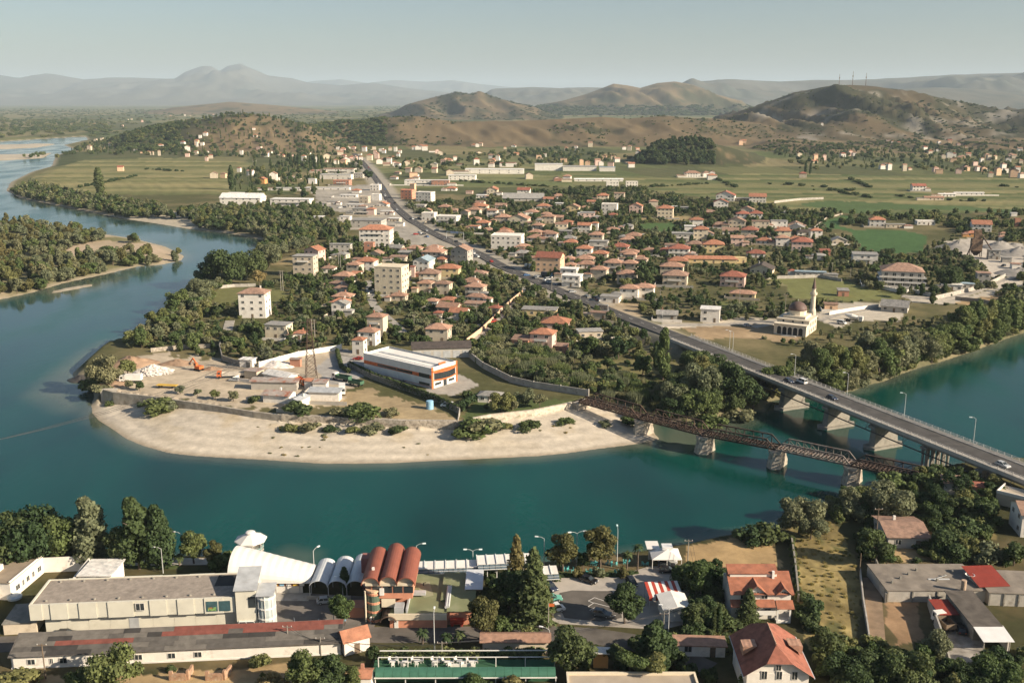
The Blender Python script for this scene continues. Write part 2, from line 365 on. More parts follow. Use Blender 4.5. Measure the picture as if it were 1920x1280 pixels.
# fields
def stripes(poly, c1, c2, per, z=5.0, ang=0.0):
    P = PX(poly, z); idx = np.nonzero(inpoly(gx, gy, P))[0]
    t = np.cos(ang)*gy[idx] + np.sin(ang)*gx[idx]
    b = np.floor(t/per); hh = _hash(b, b*0, 3)
    fine = np.sin(t*2*math.pi/(per*.24))*.07
    col[idx] = lerp(np.array(c1)[None], np.array(c2)[None], np.clip(hh*1.1-.05 + (n2[idx]-.5)*.5, 0, 1))*(1+fine[:,None]+(n1[idx,None]-.5)*.3)
stripes([(97,314),(60,330),(50,345),(170,362),(260,366),(430,364),(436,330),(480,305),(300,296),(160,300)], (.12,.13,.05), (.27,.235,.11), 26, ang=.05)
stripes([(1050,322),(1240,332),(1420,325),(1700,330),(1920,335),(2300,345),(2300,400),(1920,395),(1680,405),(1480,392),(1250,362),(1060,345)], (.085,.11,.04), (.23,.205,.095), 22, ang=.0)
stripes([(730,340),(900,325),(1060,330),(1080,352),(900,352),(740,352)], (.11,.13,.05), (.2,.19,.085), 30)
stripes([(690,300),(1000,296),(1020,318),(860,322),(715,325)], (.12,.14,.055), (.22,.2,.1), 30)
paint([r6(400,355),r6(470,300),r6(590,265),r6(640,290),r6(560,300),r6(545,332),r6(640,352),r6(760,355),r6(960,362),r6(1085,390),r6(1060,485),r6(870,500),r6(690,490),r6(650,430),r6(630,370),r6(500,345)], (.062,.118,.042), soft=6)
paint([r6(300,200),r6(470,180),r6(1000,200),r6(1300,215),r6(1660,240),r6(1660,262),r6(1200,235),r6(800,235),r6(640,262)], (.08,.12,.045), soft=8)
paint([r5(940,318),r5(1150,310),r5(1240,350),r5(1120,370),r5(980,350)], GREEN)
paint([r5(1010,165),r5(1100,160),r5(1150,200),r5(1040,200)], (.09,.14,.05))
paint([r5(920,272),r5(1270,275),r5(1280,296),r5(960,305)], DRY)
paint([r5(1690,480),r5(1920,490),r5(1920,560),r5(1700,525)], (.2,.18,.085)); paint([r5(1700,645),r5(1920,640),r5(1920,690),r5(1740,690)], (.22,.2,.1))
paint([r6(120,640),r6(560,650),r6(700,700),r6(930,740),r6(900,780),r6(560,780),r6(260,760),r6(240,690)], (.165,.17,.065), soft=6)
paint([r5(1430,780),r5(1620,800),r5(1600,850),r5(1440,830)], (.15,.165,.06), soft=5)
paint([r4(0,720),r4(80,700),r4(400,705),r4(480,770),r4(340,800),r4(170,790),r4(0,800)], (.155,.155,.062))
paint([r4(340,530),r4(520,520),r4(500,560),r4(350,560)], DRY)
# bare ground, yards
paint([(196,748),(215,700),(238,672),(300,662),(420,676),(470,690),(560,665),(645,655),(700,690),(650,735),(640,760),(480,768),(330,752)], (.45,.375,.275), soft=10, jit=.2)
paint([(590,690),(640,655),(690,660),(700,690),(660,720),(620,722)], (.36,.34,.31))
paint([(640,800),(640,735),(690,728),(780,756),(862,780),(856,806),(660,802)], (.33,.255,.15), soft=8, jit=.25)
paint([(868,792),(875,762),(905,742),(1000,744),(1100,752),(1085,770),(1000,780),(915,790)], (.085,.11,.04), soft=4)
paint([(790,735),(860,700),(900,722),(850,742)], (.38,.35,.3))
paint([r5(250,650),r5(330,640),r5(420,735),r5(300,770),r5(160,840),r5(60,880),r5(20,940),r5(-20,930),r5(90,850),r5(200,780)], (.33,.3,.25), soft=3)
paint([r5(620,790),r5(850,790),r5(960,800),r5(980,880),r5(870,890),r5(760,830)], (.36,.27,.16), soft=6)
paint([r5(1180,930),r5(1330,935),r5(1560,930),r5(1800,905),r5(1920,920),r5(1920,1020),r5(1750,1010),r5(1560,1000),r5(1340,1010)], (.34,.245,.145), soft=6, jit=.25)
paint([r5(1430,870),r5(1800,890),r5(1790,920),r5(1440,930),r5(1080,950),r5(1100,910),r5(1320,915)], (.44,.39,.31))
paint([r6(410,860),r6(560,790),r6(960,790),r6(940,860),r6(920,900),r6(640,900),r6(560,950),r6(440,900)], (.45,.4,.32))
paint([r6(0,920),r6(210,920),r6(330,990),r6(240,1030),r6(0,1000)], (.34,.25,.15), jit=.25)
paint([r6(1185,425),r6(1330,405),r6(1664,440),r6(1664,640),r6(1480,640),r6(1300,520)], (.47,.42,.35), jit=.2, soft=5)
paint([r6(930,745),r6(1130,760),r6(1380,745),r6(1560,650),r6(1664,650),r6(1664,690),r6(1480,750),r6(1250,800),r6(1000,790)], (.46,.41,.33))
paint([r6(1250,790),r6(1480,750),r6(1664,700),r6(1664,800),r6(1500,840)], (.40,.28,.15), jit=.25, soft=5)
paint([r5(600,1140),r5(1200,1140),r5(1230,1220),r5(1000,1260),r5(640,1250)], (.19,.17,.075), jit=.3, soft=8)
paint([r4(560,290),r4(1100,270),r4(1180,330),r4(1330,420),r4(1380,480),r4(1200,470),r4(1060,360),r4(830,350),r4(610,320)], (.34,.31,.26), jit=.25, soft=6)
paint([r4(600,110),r4(950,80),r4(1040,180),r4(1130,280),r4(1000,280),r4(620,230)], (.33,.30,.25), jit=.3, soft=6)
# shoulders of the main road
rdm = np.zeros(len(gx)); mm = (gy > 300) & (gy < 1900); rdm[mm] = np.clip(1-(segdist(gx[mm], gy[mm], ROAD, False)-7)/11, 0, 1)*np.where(gy[mm] > 520, 1, .4)
col = lerp(col, C(.38,.34,.28)[None], np.clip(rdm*1.3*(.5+n1), 0, .85)*(gsd > 0))
# island, bars, shores
isl = inpoly(gx, gy, ISLANDS[0])
col = np.where(isl[:,None], lerp(C(.17,.16,.075)[None], C(.42,.34,.235)[None], np.clip((n2-.48)*6+(n1-.5)*2, 0, 1)), col)
isl_s = PX([(110,470),(170,452),(300,455),(345,482),(300,490),(230,470),(180,488),(120,492)], 1.5)
col = np.where((inpoly(gx, gy, isl_s))[:,None], lerp(col, C(.44,.345,.245)[None], np.clip(.55+n1*.6, 0, 1)), col)
for I in ISLANDS[1:]: col = np.where(inpoly(gx, gy, I)[:,None], C(.42,.37,.29)[None]*(.9+.25*n1[:,None]), col)
shore = np.clip(1-gsd/np.where(gy > 600, 9, 4), 0, 1)*(gsd > -30)*((gy > 262))
col = lerp(col, C(.34,.29,.21)[None], np.clip(shore*1.3, 0, 1)*np.where((gx > 60) & (gy > 300), .25, 1)*np.where((gx > 60) & (gy > 300), .5+n1, 1).clip(0,1))
bar2 = PX([(200,404),(240,399),(330,405),(400,420),(432,434),(427,438),(300,421),(225,410)], .8)
col = np.where(inpoly(gx, gy, bar2)[:,None], C(.44,.385,.29)[None]*(.88+.3*n1[:,None]), col)
bm = inpoly(gx, gy, BEACH)
beach_c = lerp(C(.52,.455,.36)[None]*(.9+.2*n3[:,None])*(1+.09*np.sin(gsd*.9+n2*9)[:,None]*np.clip(1.4-gsd/28, 0, 1)[:,None]), C(.42,.33,.20)[None], np.clip((fbm(gx,gy,9,3,31)-.56)*5, 0, .6)*np.clip(gsd/30, .15, 1))
beach_c = lerp(beach_c, C(.40,.30,.17)[None], np.clip((gsd-38)/10, 0, .7)*np.clip(n1*1.6-.2, 0, 1))
beach_c = lerp(beach_c, C(.30,.245,.17)[None], np.clip(1-gsd/3.2, 0, 1)*.85)
col = np.where(bm[:,None], beach_c, col)
# near bank
nb = (gy < 262) & (gsd > 0) & ~bm
col = np.where(nb[:,None], lerp(C(.055,.055,.024)[None], C(.15,.115,.06)[None], np.clip((n1-.45)*3, 0, 1)), col)
paint([(1478,985),(1560,975),(1600,1040),(1615,1110),(1610,1210),(1520,1215),(1490,1100)], (.225,.175,.075), 4.5, jit=.7, soft=4)
idx = np.nonzero(inpoly(gx, gy, PX([(1478,985),(1560,975),(1600,1040),(1615,1110),(1610,1210),(1520,1215),(1490,1100)], 4.5)))[0]
col[idx] = lerp(col[idx], C(.095,.10,.04)[None], np.clip((fbm(gx[idx], gy[idx]*.6, 4.5, 4, 41)-.5)*6, 0, .85))*(.75+.5*fbm(gx[idx], gy[idx], .9, 2, 42)[:,None])
paint([(1290,1022),(1370,1010),(1450,1020),(1470,1060),(1370,1062),(1300,1060),(1280,1045)], (.36,.25,.125), 4.5, jit=.3, soft=4)
paint([(1670,1015),(1740,985),(1800,1000),(1790,1050),(1700,1052),(1660,1040)], (.36,.255,.135), 4.5, jit=.3, soft=4)
paint([(1790,960),(1860,965),(1870,1010),(1800,1010)], (.2,.16,.07), 4.5, jit=.3, soft=4)
paint([(1655,1130),(1720,1125),(1730,1200),(1680,1210)], (.27,.175,.1), 4.5, jit=.4, soft=4)
paint([(0,1255),(450,1240),(640,1225),(680,1290),(400,1320),(0,1330)], (.34,.245,.13), 6, jit=.35, soft=3)
paint([(225,1050),(330,1055),(345,1066),(232,1066)], (.075,.095,.035), 4.5)
paint([(1040,1072),(1210,1068),(1205,1085),(1160,1080),(1045,1082)], (.07,.085,.035), 4.5)
col = np.clip(col, .01, .9)
me = bpy.data.meshes.new('ground'); nr, na = len(rr), len(az)
idx = np.arange(nr*na).reshape(nr, na)
quads = np.stack([idx[:-1,:-1], idx[:-1,1:], idx[1:,1:], idx[1:,:-1]], -1).reshape(-1, 4)[:, ::-1]
me.vertices.add(len(gx)); me.vertices.foreach_set('co', np.stack([gx, gy, gh], 1).ravel().astype(np.float32))
me.loops.add(len(quads)*4); me.loops.foreach_set('vertex_index', quads.ravel().astype(np.int32))
me.polygons.add(len(quads)); me.polygons.foreach_set('loop_start', np.arange(0, len(quads)*4, 4, dtype=np.int32))
me.polygons.foreach_set('use_smooth', np.ones(len(quads), bool)); me.update()
at = me.color_attributes.new('cover', 'FLOAT_COLOR', 'POINT'); at.data.foreach_set('color', np.concatenate([col, np.ones((len(col),1))], 1).ravel().astype(np.float32))
gm = bpy.data.materials.new('ground_cover'); gm.use_nodes = True; N = gm.node_tree.nodes; Lk = gm.node_tree.links; b = N['Principled BSDF']
b.inputs['Roughness'].default_value = .95; b.inputs['Specular IOR Level'].default_value = .1
ca_ = N.new('ShaderNodeVertexColor'); ca_.layer_name = 'cover'; tc = N.new('ShaderNodeTexCoord')
na1 = N.new('ShaderNodeTexNoise'); na1.inputs['Scale'].default_value = .35; na1.inputs['Detail'].default_value = 8; na1.inputs['Roughness'].default_value = .7
Lk.new(tc.outputs['Object'], na1.inputs['Vector'])
mr = N.new('ShaderNodeMapRange'); mr.inputs[1].default_value = .3; mr.inputs[2].default_value = .7; mr.inputs[3].default_value = .8; mr.inputs[4].default_value = 1.2; Lk.new(na1.outputs['Fac'], mr.inputs[0])
vm = N.new('ShaderNodeVectorMath'); vm.operation = 'SCALE'; Lk.new(ca_.outputs['Color'], vm.inputs[0]); Lk.new(mr.outputs[0], vm.inputs['Scale']); Lk.new(vm.outputs[0], b.inputs['Base Color'])
bp = N.new('ShaderNodeBump'); bp.inputs['Strength'].default_value = .5; bp.inputs['Distance'].default_value = .3; Lk.new(na1.outputs['Fac'], bp.inputs['Height']); Lk.new(bp.outputs[0], b.inputs['Normal'])
me.materials.append(gm); tag(link('ground', me), 'plain, hills and river banks under fields, grass and bare earth', kind='structure')
# ---- river surface
wr = [90.0]
while wr[-1] < 3200: wr.append(wr[-1] + max(wr[-1]**2/H*.0026, 1.0))
wr = np.array(wr); wa = np.radians(np.arange(-36, 36.01, .2)); WR, WA = np.meshgrid(wr, wa, indexing='ij'); wx, wy = (WR*np.sin(WA)).ravel(), (WR*np.cos(WA)).ravel()
wsd = -water_sd(wx, wy)
shal = np.clip(1-wsd/np.where(wy > 420, 14, 9), 0, 1)**1.6
for poly, a, s in [([(60,740),(120,690),(200,640),(260,640),(180,670),(135,700),(150,740),(165,775),(120,770)], .85, 14), ([(1225,835),(1250,800),(1330,795),(1400,770),(1430,790),(1330,830),(1260,850)], .75, 8), ([(480,1055),(540,1025),(600,1035),(590,1070)], .4, 6),
                   ([(90,545),(200,525),(270,505),(200,540),(100,562)], .7, 10)]:
    P = PX(poly); d = segdist(wx, wy, P); s_ = np.where(inpoly(wx, wy, P), d, -d); shal = np.maximum(shal, a*np.clip(.5+s_/s, 0, 1))
upst_sheen = np.clip((wy-330)/900, 0, 1)
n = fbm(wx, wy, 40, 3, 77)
wc = lerp(C(.001,.044,.034)[None], C(.026,.070,.066)[None], np.clip(upst_sheen*2.2, 0, 1)*np.clip((160-wx)/200, 0, 1))*(1+.25*(n[:,None]-.5))  # upstream colour lightened to imitate the bright sky reflected there
wc = lerp(wc, C(.17,.165,.115)[None], shal*.62)
wm = bpy.data.meshes.new('river'); nr, na = len(wr), len(wa); idx = np.arange(nr*na).reshape(nr, na)
quads = np.stack([idx[:-1,:-1], idx[:-1,1:], idx[1:,1:], idx[1:,:-1]], -1).reshape(-1, 4)[:, ::-1]
keep = (wsd[quads] > -12).any(1); quads = quads[keep]
used = np.unique(quads); rem = np.zeros(len(wx), np.int64); rem[used] = np.arange(len(used)); quads = rem[quads]
wm.vertices.add(len(used)); wm.vertices.foreach_set('co', np.stack([wx[used], wy[used], wx[used]*0], 1).ravel().astype(np.float32))
wm.loops.add(len(quads)*4); wm.loops.foreach_set('vertex_index', quads.ravel().astype(np.int32))
wm.polygons.add(len(quads)); wm.polygons.foreach_set('loop_start', np.arange(0, len(quads)*4, 4, dtype=np.int32)); wm.update()
at = wm.color_attributes.new('bed', 'FLOAT_COLOR', 'POINT'); at.data.foreach_set('color', np.concatenate([wc[used], np.ones((len(used),1))], 1).ravel().astype(np.float32))  # layer holds water tint, shallow bed and the painted upstream sky reflection
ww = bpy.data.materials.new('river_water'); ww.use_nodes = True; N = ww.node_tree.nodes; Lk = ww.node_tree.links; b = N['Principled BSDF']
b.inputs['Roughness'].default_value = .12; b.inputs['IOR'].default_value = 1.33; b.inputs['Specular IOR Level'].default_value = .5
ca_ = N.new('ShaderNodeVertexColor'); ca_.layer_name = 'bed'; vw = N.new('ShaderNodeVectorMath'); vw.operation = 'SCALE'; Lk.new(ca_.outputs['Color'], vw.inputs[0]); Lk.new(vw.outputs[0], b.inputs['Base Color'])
tc = N.new('ShaderNodeTexCoord'); mp = N.new('ShaderNodeMapping'); mp.inputs['Scale'].default_value = (.55, .22, 1); mp.inputs['Rotation'].default_value = (0,0,.5)
Lk.new(tc.outputs['Object'], mp.inputs['Vector'])
nn = N.new('ShaderNodeTexNoise'); nn.inputs['Scale'].default_value = .6; nn.inputs['Detail'].default_value = 6; nn.inputs['Roughness'].default_value = .62; Lk.new(mp.outputs[0], nn.inputs['Vector'])
nn2 = N.new('ShaderNodeTexNoise'); nn2.inputs['Scale'].default_value = .05; nn2.inputs['Detail'].default_value = 4; Lk.new(mp.outputs[0], nn2.inputs['Vector'])
m2 = N.new('ShaderNodeMapRange'); m2.inputs[1].default_value = .35; m2.inputs[2].default_value = .7; m2.inputs[3].default_value = .15; m2.inputs[4].default_value = .8; Lk.new(nn2.outputs['Fac'], m2.inputs[0])
bp = N.new('ShaderNodeBump'); bp.inputs['Distance'].default_value = .15; mrr = N.new('ShaderNodeMapRange'); mrr.inputs[1].default_value = .35; mrr.inputs[2].default_value = .65; mrr.inputs[3].default_value = .05; mrr.inputs[4].default_value = .24; Lk.new(nn2.outputs['Fac'], mrr.inputs[0]); Lk.new(mrr.outputs[0], b.inputs['Roughness']); m4 = N.new('ShaderNodeMapRange'); m4.inputs[1].default_value = .35; m4.inputs[2].default_value = .68; m4.inputs[3].default_value = .75; m4.inputs[4].default_value = 1.4; Lk.new(nn2.outputs['Fac'], m4.inputs[0]); Lk.new(m4.outputs[0], vw.inputs['Scale']); Lk.new(m2.outputs[0], bp.inputs['Strength']); Lk.new(nn.outputs['Fac'], bp.inputs['Height']); Lk.new(bp.outputs[0], b.inputs['Normal'])
wm.materials.append(ww); tag(link('river', wm), 'wide teal river bending round the gravel beach', kind='structure')
# ---- haze: one closed box of thin even air round everything
hb = MB().box(-42000, 42000, -3000, 54000, -6, 1000)
hm = bpy.data.materials.new('haze_air'); hm.use_nodes = True; N = hm.node_tree.nodes; Lk = hm.node_tree.links
N.remove(N['Principled BSDF']); pv = N.new('ShaderNodeVolumePrincipled'); pv.inputs['Color'].default_value = (.72,.88,1.0,1); pv.inputs['Density'].default_value = HAZE_DENSITY; pv.inputs['Anisotropy'].default_value = 0.0
Lk.new(pv.outputs[0], N['Material Output'].inputs['Volume'])
tag(link('haze', hb.mesh('haze', hm)), 'thin pale summer haze over the plain', kind='stuff')
# ================================================================== shared materials and builders
ASPH = mat('asphalt', (.075,.07,.065), .9, .3, .2, bump=.1, dirt=((.14,.128,.112), .11, .54, .6))
ASPH2 = mat('worn_asphalt', (.115,.102,.088), .92, .3, .25, dirt=((.2,.175,.145), .12, .56, .5))
CONCM = mat('concrete', (.40,.37,.32), .9, .2, .4, dirt=((.2,.17,.13), .35, .55, .6))
CONCD = mat('weathered_concrete', (.27,.25,.21), .92, .3, .5, dirt=((.12,.1,.08), .5, .52, .7))
WHITE = mat('white_paint', (.74,.71,.65), .7, .1, .4, dirt=((.45,.4,.32), .6, .6, .5))
WHITEM = mat('white_metal', (.72,.71,.68), .45, .06, .5, stripe=('X', 1.2), bump=.2)
GREYM = mat('grey_metal_sheet', (.42,.43,.43), .5, .18, .5, stripe=('X', 1.4), bump=.35, dirt=((.3,.2,.13), .4, .6, .4))
RUST = mat('rusty_steel', (.078,.050,.037), .85, .4, .9, dirt=((.05,.035,.028), 1.2, .5, .8))
GREYST = mat('weathered_grey_steel', (.20,.17,.145), .75, .3, .9, dirt=((.16,.075,.045), .8, .5, .8))
RUSTROOF = mat('rusted_sheet_roof', (.36,.31,.27), .8, .2, .5, stripe=('X', 1.3), bump=.3, dirt=((.30,.10,.05), .22, .47, .95))
STONE = mat('masonry', (.40,.35,.28), .95, .3, .8, bump=.6, dirt=((.16,.13,.1), 1.1, .5, .8))
DARK = mat('dark_opening', (.02,.02,.02), .6, .1)
GLASS = mat('window_glass', (.035,.042,.045), .12, .1, spec=.5)
FRAME = mat('window_frame', (.6,.57,.52), .6, .1)
WOOD = mat('weathered_wood', (.17,.125,.085), .9, .25, 1.5)
POLEM = mat('galvanised_pole', (.50,.50,.48), .5, .1)
TYRE = mat('tyre_rubber', (.02,.02,.02), .8, .1)
RED = mat('red_paint', (.42,.06,.035), .6, .1); ORANGE = mat('orange_paint', (.60,.15,.045), .6, .15, .8)
GREENP = mat('green_paint', (.06,.13,.08), .6, .2); BLUEP = mat('blue_paint', (.25,.45,.6), .6, .15); YELLOW = mat('yellow_paint', (.6,.38,.06), .6, .15)
TEAL = mat('turquoise_plastic', (.12,.42,.40), .5, .1); LAMPW = mat('lamp_lens', (.85,.85,.82), .3, .05)
WALLS = {k: mat('plaster_'+k, c, .9, .09, .5, rnd=.09, dirt=((c[0]*.55, c[1]*.5, c[2]*.45), .35, .56, .45)) for k, c in dict(
    white=(.74,.69,.61), cream=(.66,.57,.42), beige=(.54,.46,.35), pink=(.66,.47,.39), yellow=(.64,.50,.27), grey=(.43,.40,.35), brick=(.42,.21,.14), peach=(.68,.46,.30), ochre=(.62,.33,.13), salmon=(.6,.26,.16)).items()}
ROOFS = {k: mat('roof_'+k, c, .9, .22, .9, rnd=.16, stripe=('Z', 5.5), bump=.35, dirt=((c[0]*.5, c[1]*.55, c[2]*.6), .5, .5, .6)) for k, c in dict(
    orange=(.41,.185,.11), red=(.31,.118,.078), brown=(.31,.195,.14), dark=(.085,.068,.058), grey=(.30,.285,.26), terra=(.385,.225,.155), white=(.70,.67,.62), blue=(.33,.42,.47)).items()}
ROOFS['rust'] = RUSTROOF; ROOFS['sheet'] = GREYM; ROOFS['beige'] = ROOFS['white']
_win = {}
def window_mesh(w, h, cols=2, shade=0):
    k = (round(w,2), round(h,2), cols)
    if k not in _win:
        b = MB(); t = .07*max(1, w/1.4)
        b.box(-w/2+t, w/2-t, -.015, .04, t, h-t, 1)
        b.box(-w/2, w/2, -.07, .04, 0, t).box(-w/2, w/2, -.07, .04, h-t, h).box(-w/2, -w/2+t, -.068, .04, t, h-t).box(w/2-t, w/2, -.068, .04, t, h-t)
        if cols == 2: b.box(-t/2, t/2, -.06, .03, t, h-t)
        _win[k] = b.mesh('window', FRAME, GLASS)
    return _win[k]
def window(parent, x, y, z, w, h, rz=0.0, cols=2, name='window'):
    return link(name, window_mesh(w, h, cols), parent, (x, y, z), rz)
def roof_mb(kind, L, D, h, ov=.55, pitch=.42, t=.14):
    """eaves rectangle centred on the origin; returns roof, and gable infill for the wall"""
    b, wallb = MB(), MB(); x, y = L/2+ov, D/2+ov; lo = h - ov*pitch
    if kind == 'hip':
        if L >= D: rh = D/2*pitch; r = [(-(x-y), 0), (x-y, 0)]
        else: rh = L/2*pitch; r = [(0, -(y-x)), (0, y-x)]
        z2 = h + rh
        e = [(-x,-y),(x,-y),(x,y),(-x,y)]
        if L >= D: fs = [(0,1,5,4),(1,2,5),(2,3,4,5),(3,0,4)]
        else: fs = [(0,1,4),(1,2,5,4),(2,3,5),(3,0,4,5)]
        b.add([(p[0],p[1],lo) for p in e] + [(q[0],q[1],z2) for q in r] + [(p[0],p[1],lo-t) for p in e],
              fs + [(9,8,7,6)] + [(i, 6+i, 6+(i+1)%4, (i+1)%4) for i in range(4)])
        return b, wallb, z2
    if kind in ('gable', 'gabley'):
        if kind == 'gable':       # ridge along x
            rh = D/2*pitch; pr = [(-y,lo),(0,h+rh),(y,lo),(y,lo-t),(0,h+rh-t),(-y,lo-t)]
            b.extr(pr, -x, x); wallb.extr([(-D/2,h),(D/2,h),(0,h+rh-t)], -L/2, L/2)
        else:
            rh = L/2*pitch; pr = [(-x,lo),(0,h+rh),(x,lo),(x,lo-t),(0,h+rh-t),(-x,lo-t)]
            b.extry([p for p in pr][::-1], -y, y); wallb.extry([(-L/2,h),(L/2,h),(0,h+rh-t)][::-1], -D/2, D/2)
        return b, wallb, h+rh
    if kind == 'shed':
        rh = D*.16; b.extr([(-y,h),(y,h+rh),(y,h+rh+t),(-y,h+t)], -x, x); wallb.extr([(-D/2,h),(D/2,h),(D/2,h+rh)], -L/2, L/2)
        return b, wallb, h+rh
    # flat with low parapet
    o = .12 if kind == 'flat' else .4
    b.box(-L/2-o, L/2+o, -D/2-o, D/2+o, h, h+.2)
    if kind == 'flat':
        p = .45; b.box(-L/2-o, L/2+o, -D/2-o, -D/2+.12, h+.2, h+p).box(-L/2-o, L/2+o, D/2-.12, D/2+o, h+.2, h+p)
        b.box(-L/2-o, -L/2+.12, -D/2+.12, D/2-.12, h+.2, h+p).box(L/2-.12, L/2+o, -D/2+.12, D/2-.12, h+.2, h+p)
    return b, wallb, h+.5
HOUSES = []; SOLID = []        # footprints (x, y, radius) that vegetation keeps clear of
def house(x0, x1, by, kind='hip', st=2, wall='white', roof='orange', rot=8, zf=None, ratio=.85, sh=3.2, name='house', pitch=.42, wins=True, label=None, extra='', wz=None):
    s = zf[2] if zf else 1.0
    a, b_ = (zf[0]+(x0+x1)/2/s, zf[1]+by/s) if zf else ((x0+x1)/2, by)
    P = GT(a, b_); W = (x1-x0)/s*mpp(P); rz = R(rot); azv = math.atan2(P.x, P.y)
    e = rz+azv; L = W/(abs(math.cos(e))+ratio*abs(math.sin(e))); D = L*ratio
    back = .5*(L*abs(math.sin(e))+D*abs(math.cos(e))); v = Vector((P.x, P.y, 0)).normalized()
    c = Vector((P.x, P.y, 0)) + v*back; c.z = gz(c.x, c.y) - .1
    h = st*sh + .1
    t = thing(name, 'house', 'house', c, rz)
    rb, wb, zt = roof_mb(kind, L, D, h, pitch=pitch, ov=min(.6, L*.06))
    wall_mb = MB().box(-L/2, L/2, -D/2, D/2, -1.0, h); wall_mb.v += [];
    o = len(wall_mb.v); wall_mb.v += wb.v; wall_mb.f += [tuple(i+o for i in f) for f in wb.f]; wall_mb.m += wb.m
    part(t, 'wall', wall_mb, WALLS[wall]); ro = part(t, 'roof', rb, ROOFS[roof] if kind not in ('flat','slab') else (WALLS[wall] if kind == 'flat' else ROOFS[roof]))
    px = W/mpp(P)
    rnd = random.Random(int(x0*13+by*7))
    if px > 22 and kind not in ('flat','slab','shed') and rnd.random() < .6:
        q = rnd.uniform(-.25,.25)*L; part(ro, 'chimney', MB().box(q-.3, q+.3, D*.12, D*.12+.55, h, zt+.7), WALLS['white'] if rnd.random() < .5 else WALLS['brick'])
    if px > 20 and wins:
        rt = Matrix.Rotation(rz, 3, 'Z')
        for nx, ny, wd, dp in ((0,-1,L,D),(1,0,D,L),(-1,0,D,L)):
            nn = rt @ Vector((nx, ny, 0))
            if nn.dot(v) > -.12: continue
            k = max(1, int(wd/3.4)); k = min(k, 6)
            for f in range(st):
                for i in range(k):
                    q = (i+.5)/k*wd - wd/2
                    if f == 0 and ny == -1 and i == k//2:
                        dm = _win.setdefault('door', MB().box(-.55,.55,-.06,.04,0,2.1).mesh('door', WOOD))
                        link('door', dm, t, (q, -dp/2-.01, .12), 0); continue
                    if rnd.random() < .12: continue
                    ww = 1.5 if k*2.6 < wd else 1.2
                    if ny: window(t, q, -dp/2-.005, f*sh+1.05, ww, 1.35)
                    else: window(t, nx*(dp/2+.005), q, f*sh+1.05, ww, 1.35, R(90)*nx)
        if st >= 2 and px > 34 and rnd.random() < .45:
            bal = MB().box(-L*.28, L*.28, -D/2-1.3, -D/2-.01, sh*(st-1)-.12, sh*(st-1)+.06); bal.box(-L*.28, L*.28, -D/2-1.3, -D/2-1.2, sh*(st-1)+.06, sh*(st-1)+.95)
            part(t, 'balcony', bal, WALLS['white'])
    if px > 20 and zf and st < 4 and kind in ('hip','gable','gabley','slab') and label is None and rnd.random() < .6:
        sx_ = rnd.choice([-1,1]); aw, ad = L*rnd.uniform(.35,.6), D*rnd.uniform(.45,.75); ax, ay, ah = sx_*(L/2+aw*.3), -D/2+ad*rnd.uniform(-.1,.35), max(2.5, h-2.9 if st > 1 else h*.8); ab = MB().box(ax-aw/2,ax+aw/2,ay-ad/2,ay+ad/2,-1,ah); an = part(t, 'annex', ab, WALLS[rnd.choice([wall,'white','beige','grey'])])
        r2, _, _ = roof_mb(rnd.choice(['hip','hip','slab']), aw, ad, ah, ov=.35, pitch=.4); r2.v = [(v_[0]+ax, v_[1]+ay, v_[2]) for v_ in r2.v]; part(an, 'annex_roof', r2, ROOFS[rnd.choice([roof,'terra','grey','brown','rust'])])
    if px > 24 and zf and rnd.random() < .4:
        yw = MB(); w_, d_ = L*rnd.uniform(.7,1.0), D*.5+rnd.uniform(3,6); yw.box(-w_,w_,-d_-.1,-d_+.1,-1,1.5).box(-w_,-w_+.2,-d_+.1,D*.3,-1,1.5); part(t, 'yard_wall', yw, WALLS[rnd.choice(['white','grey','beige'])])
    HOUSES.append(dict(o=t, st=st, wall=wall, roof=roof, kind=kind, p=c, px=a, py=b_, label=label, extra=extra, w=px, L=L))
    SOLID.append((c.x, c.y, .5*math.hypot(L, D)+.3))
    if P.y < 1150: q = c-v*(.5*D+3.5); SOLID.append((q.x, q.y, L*.42+1.0))
    return t, L, D, h
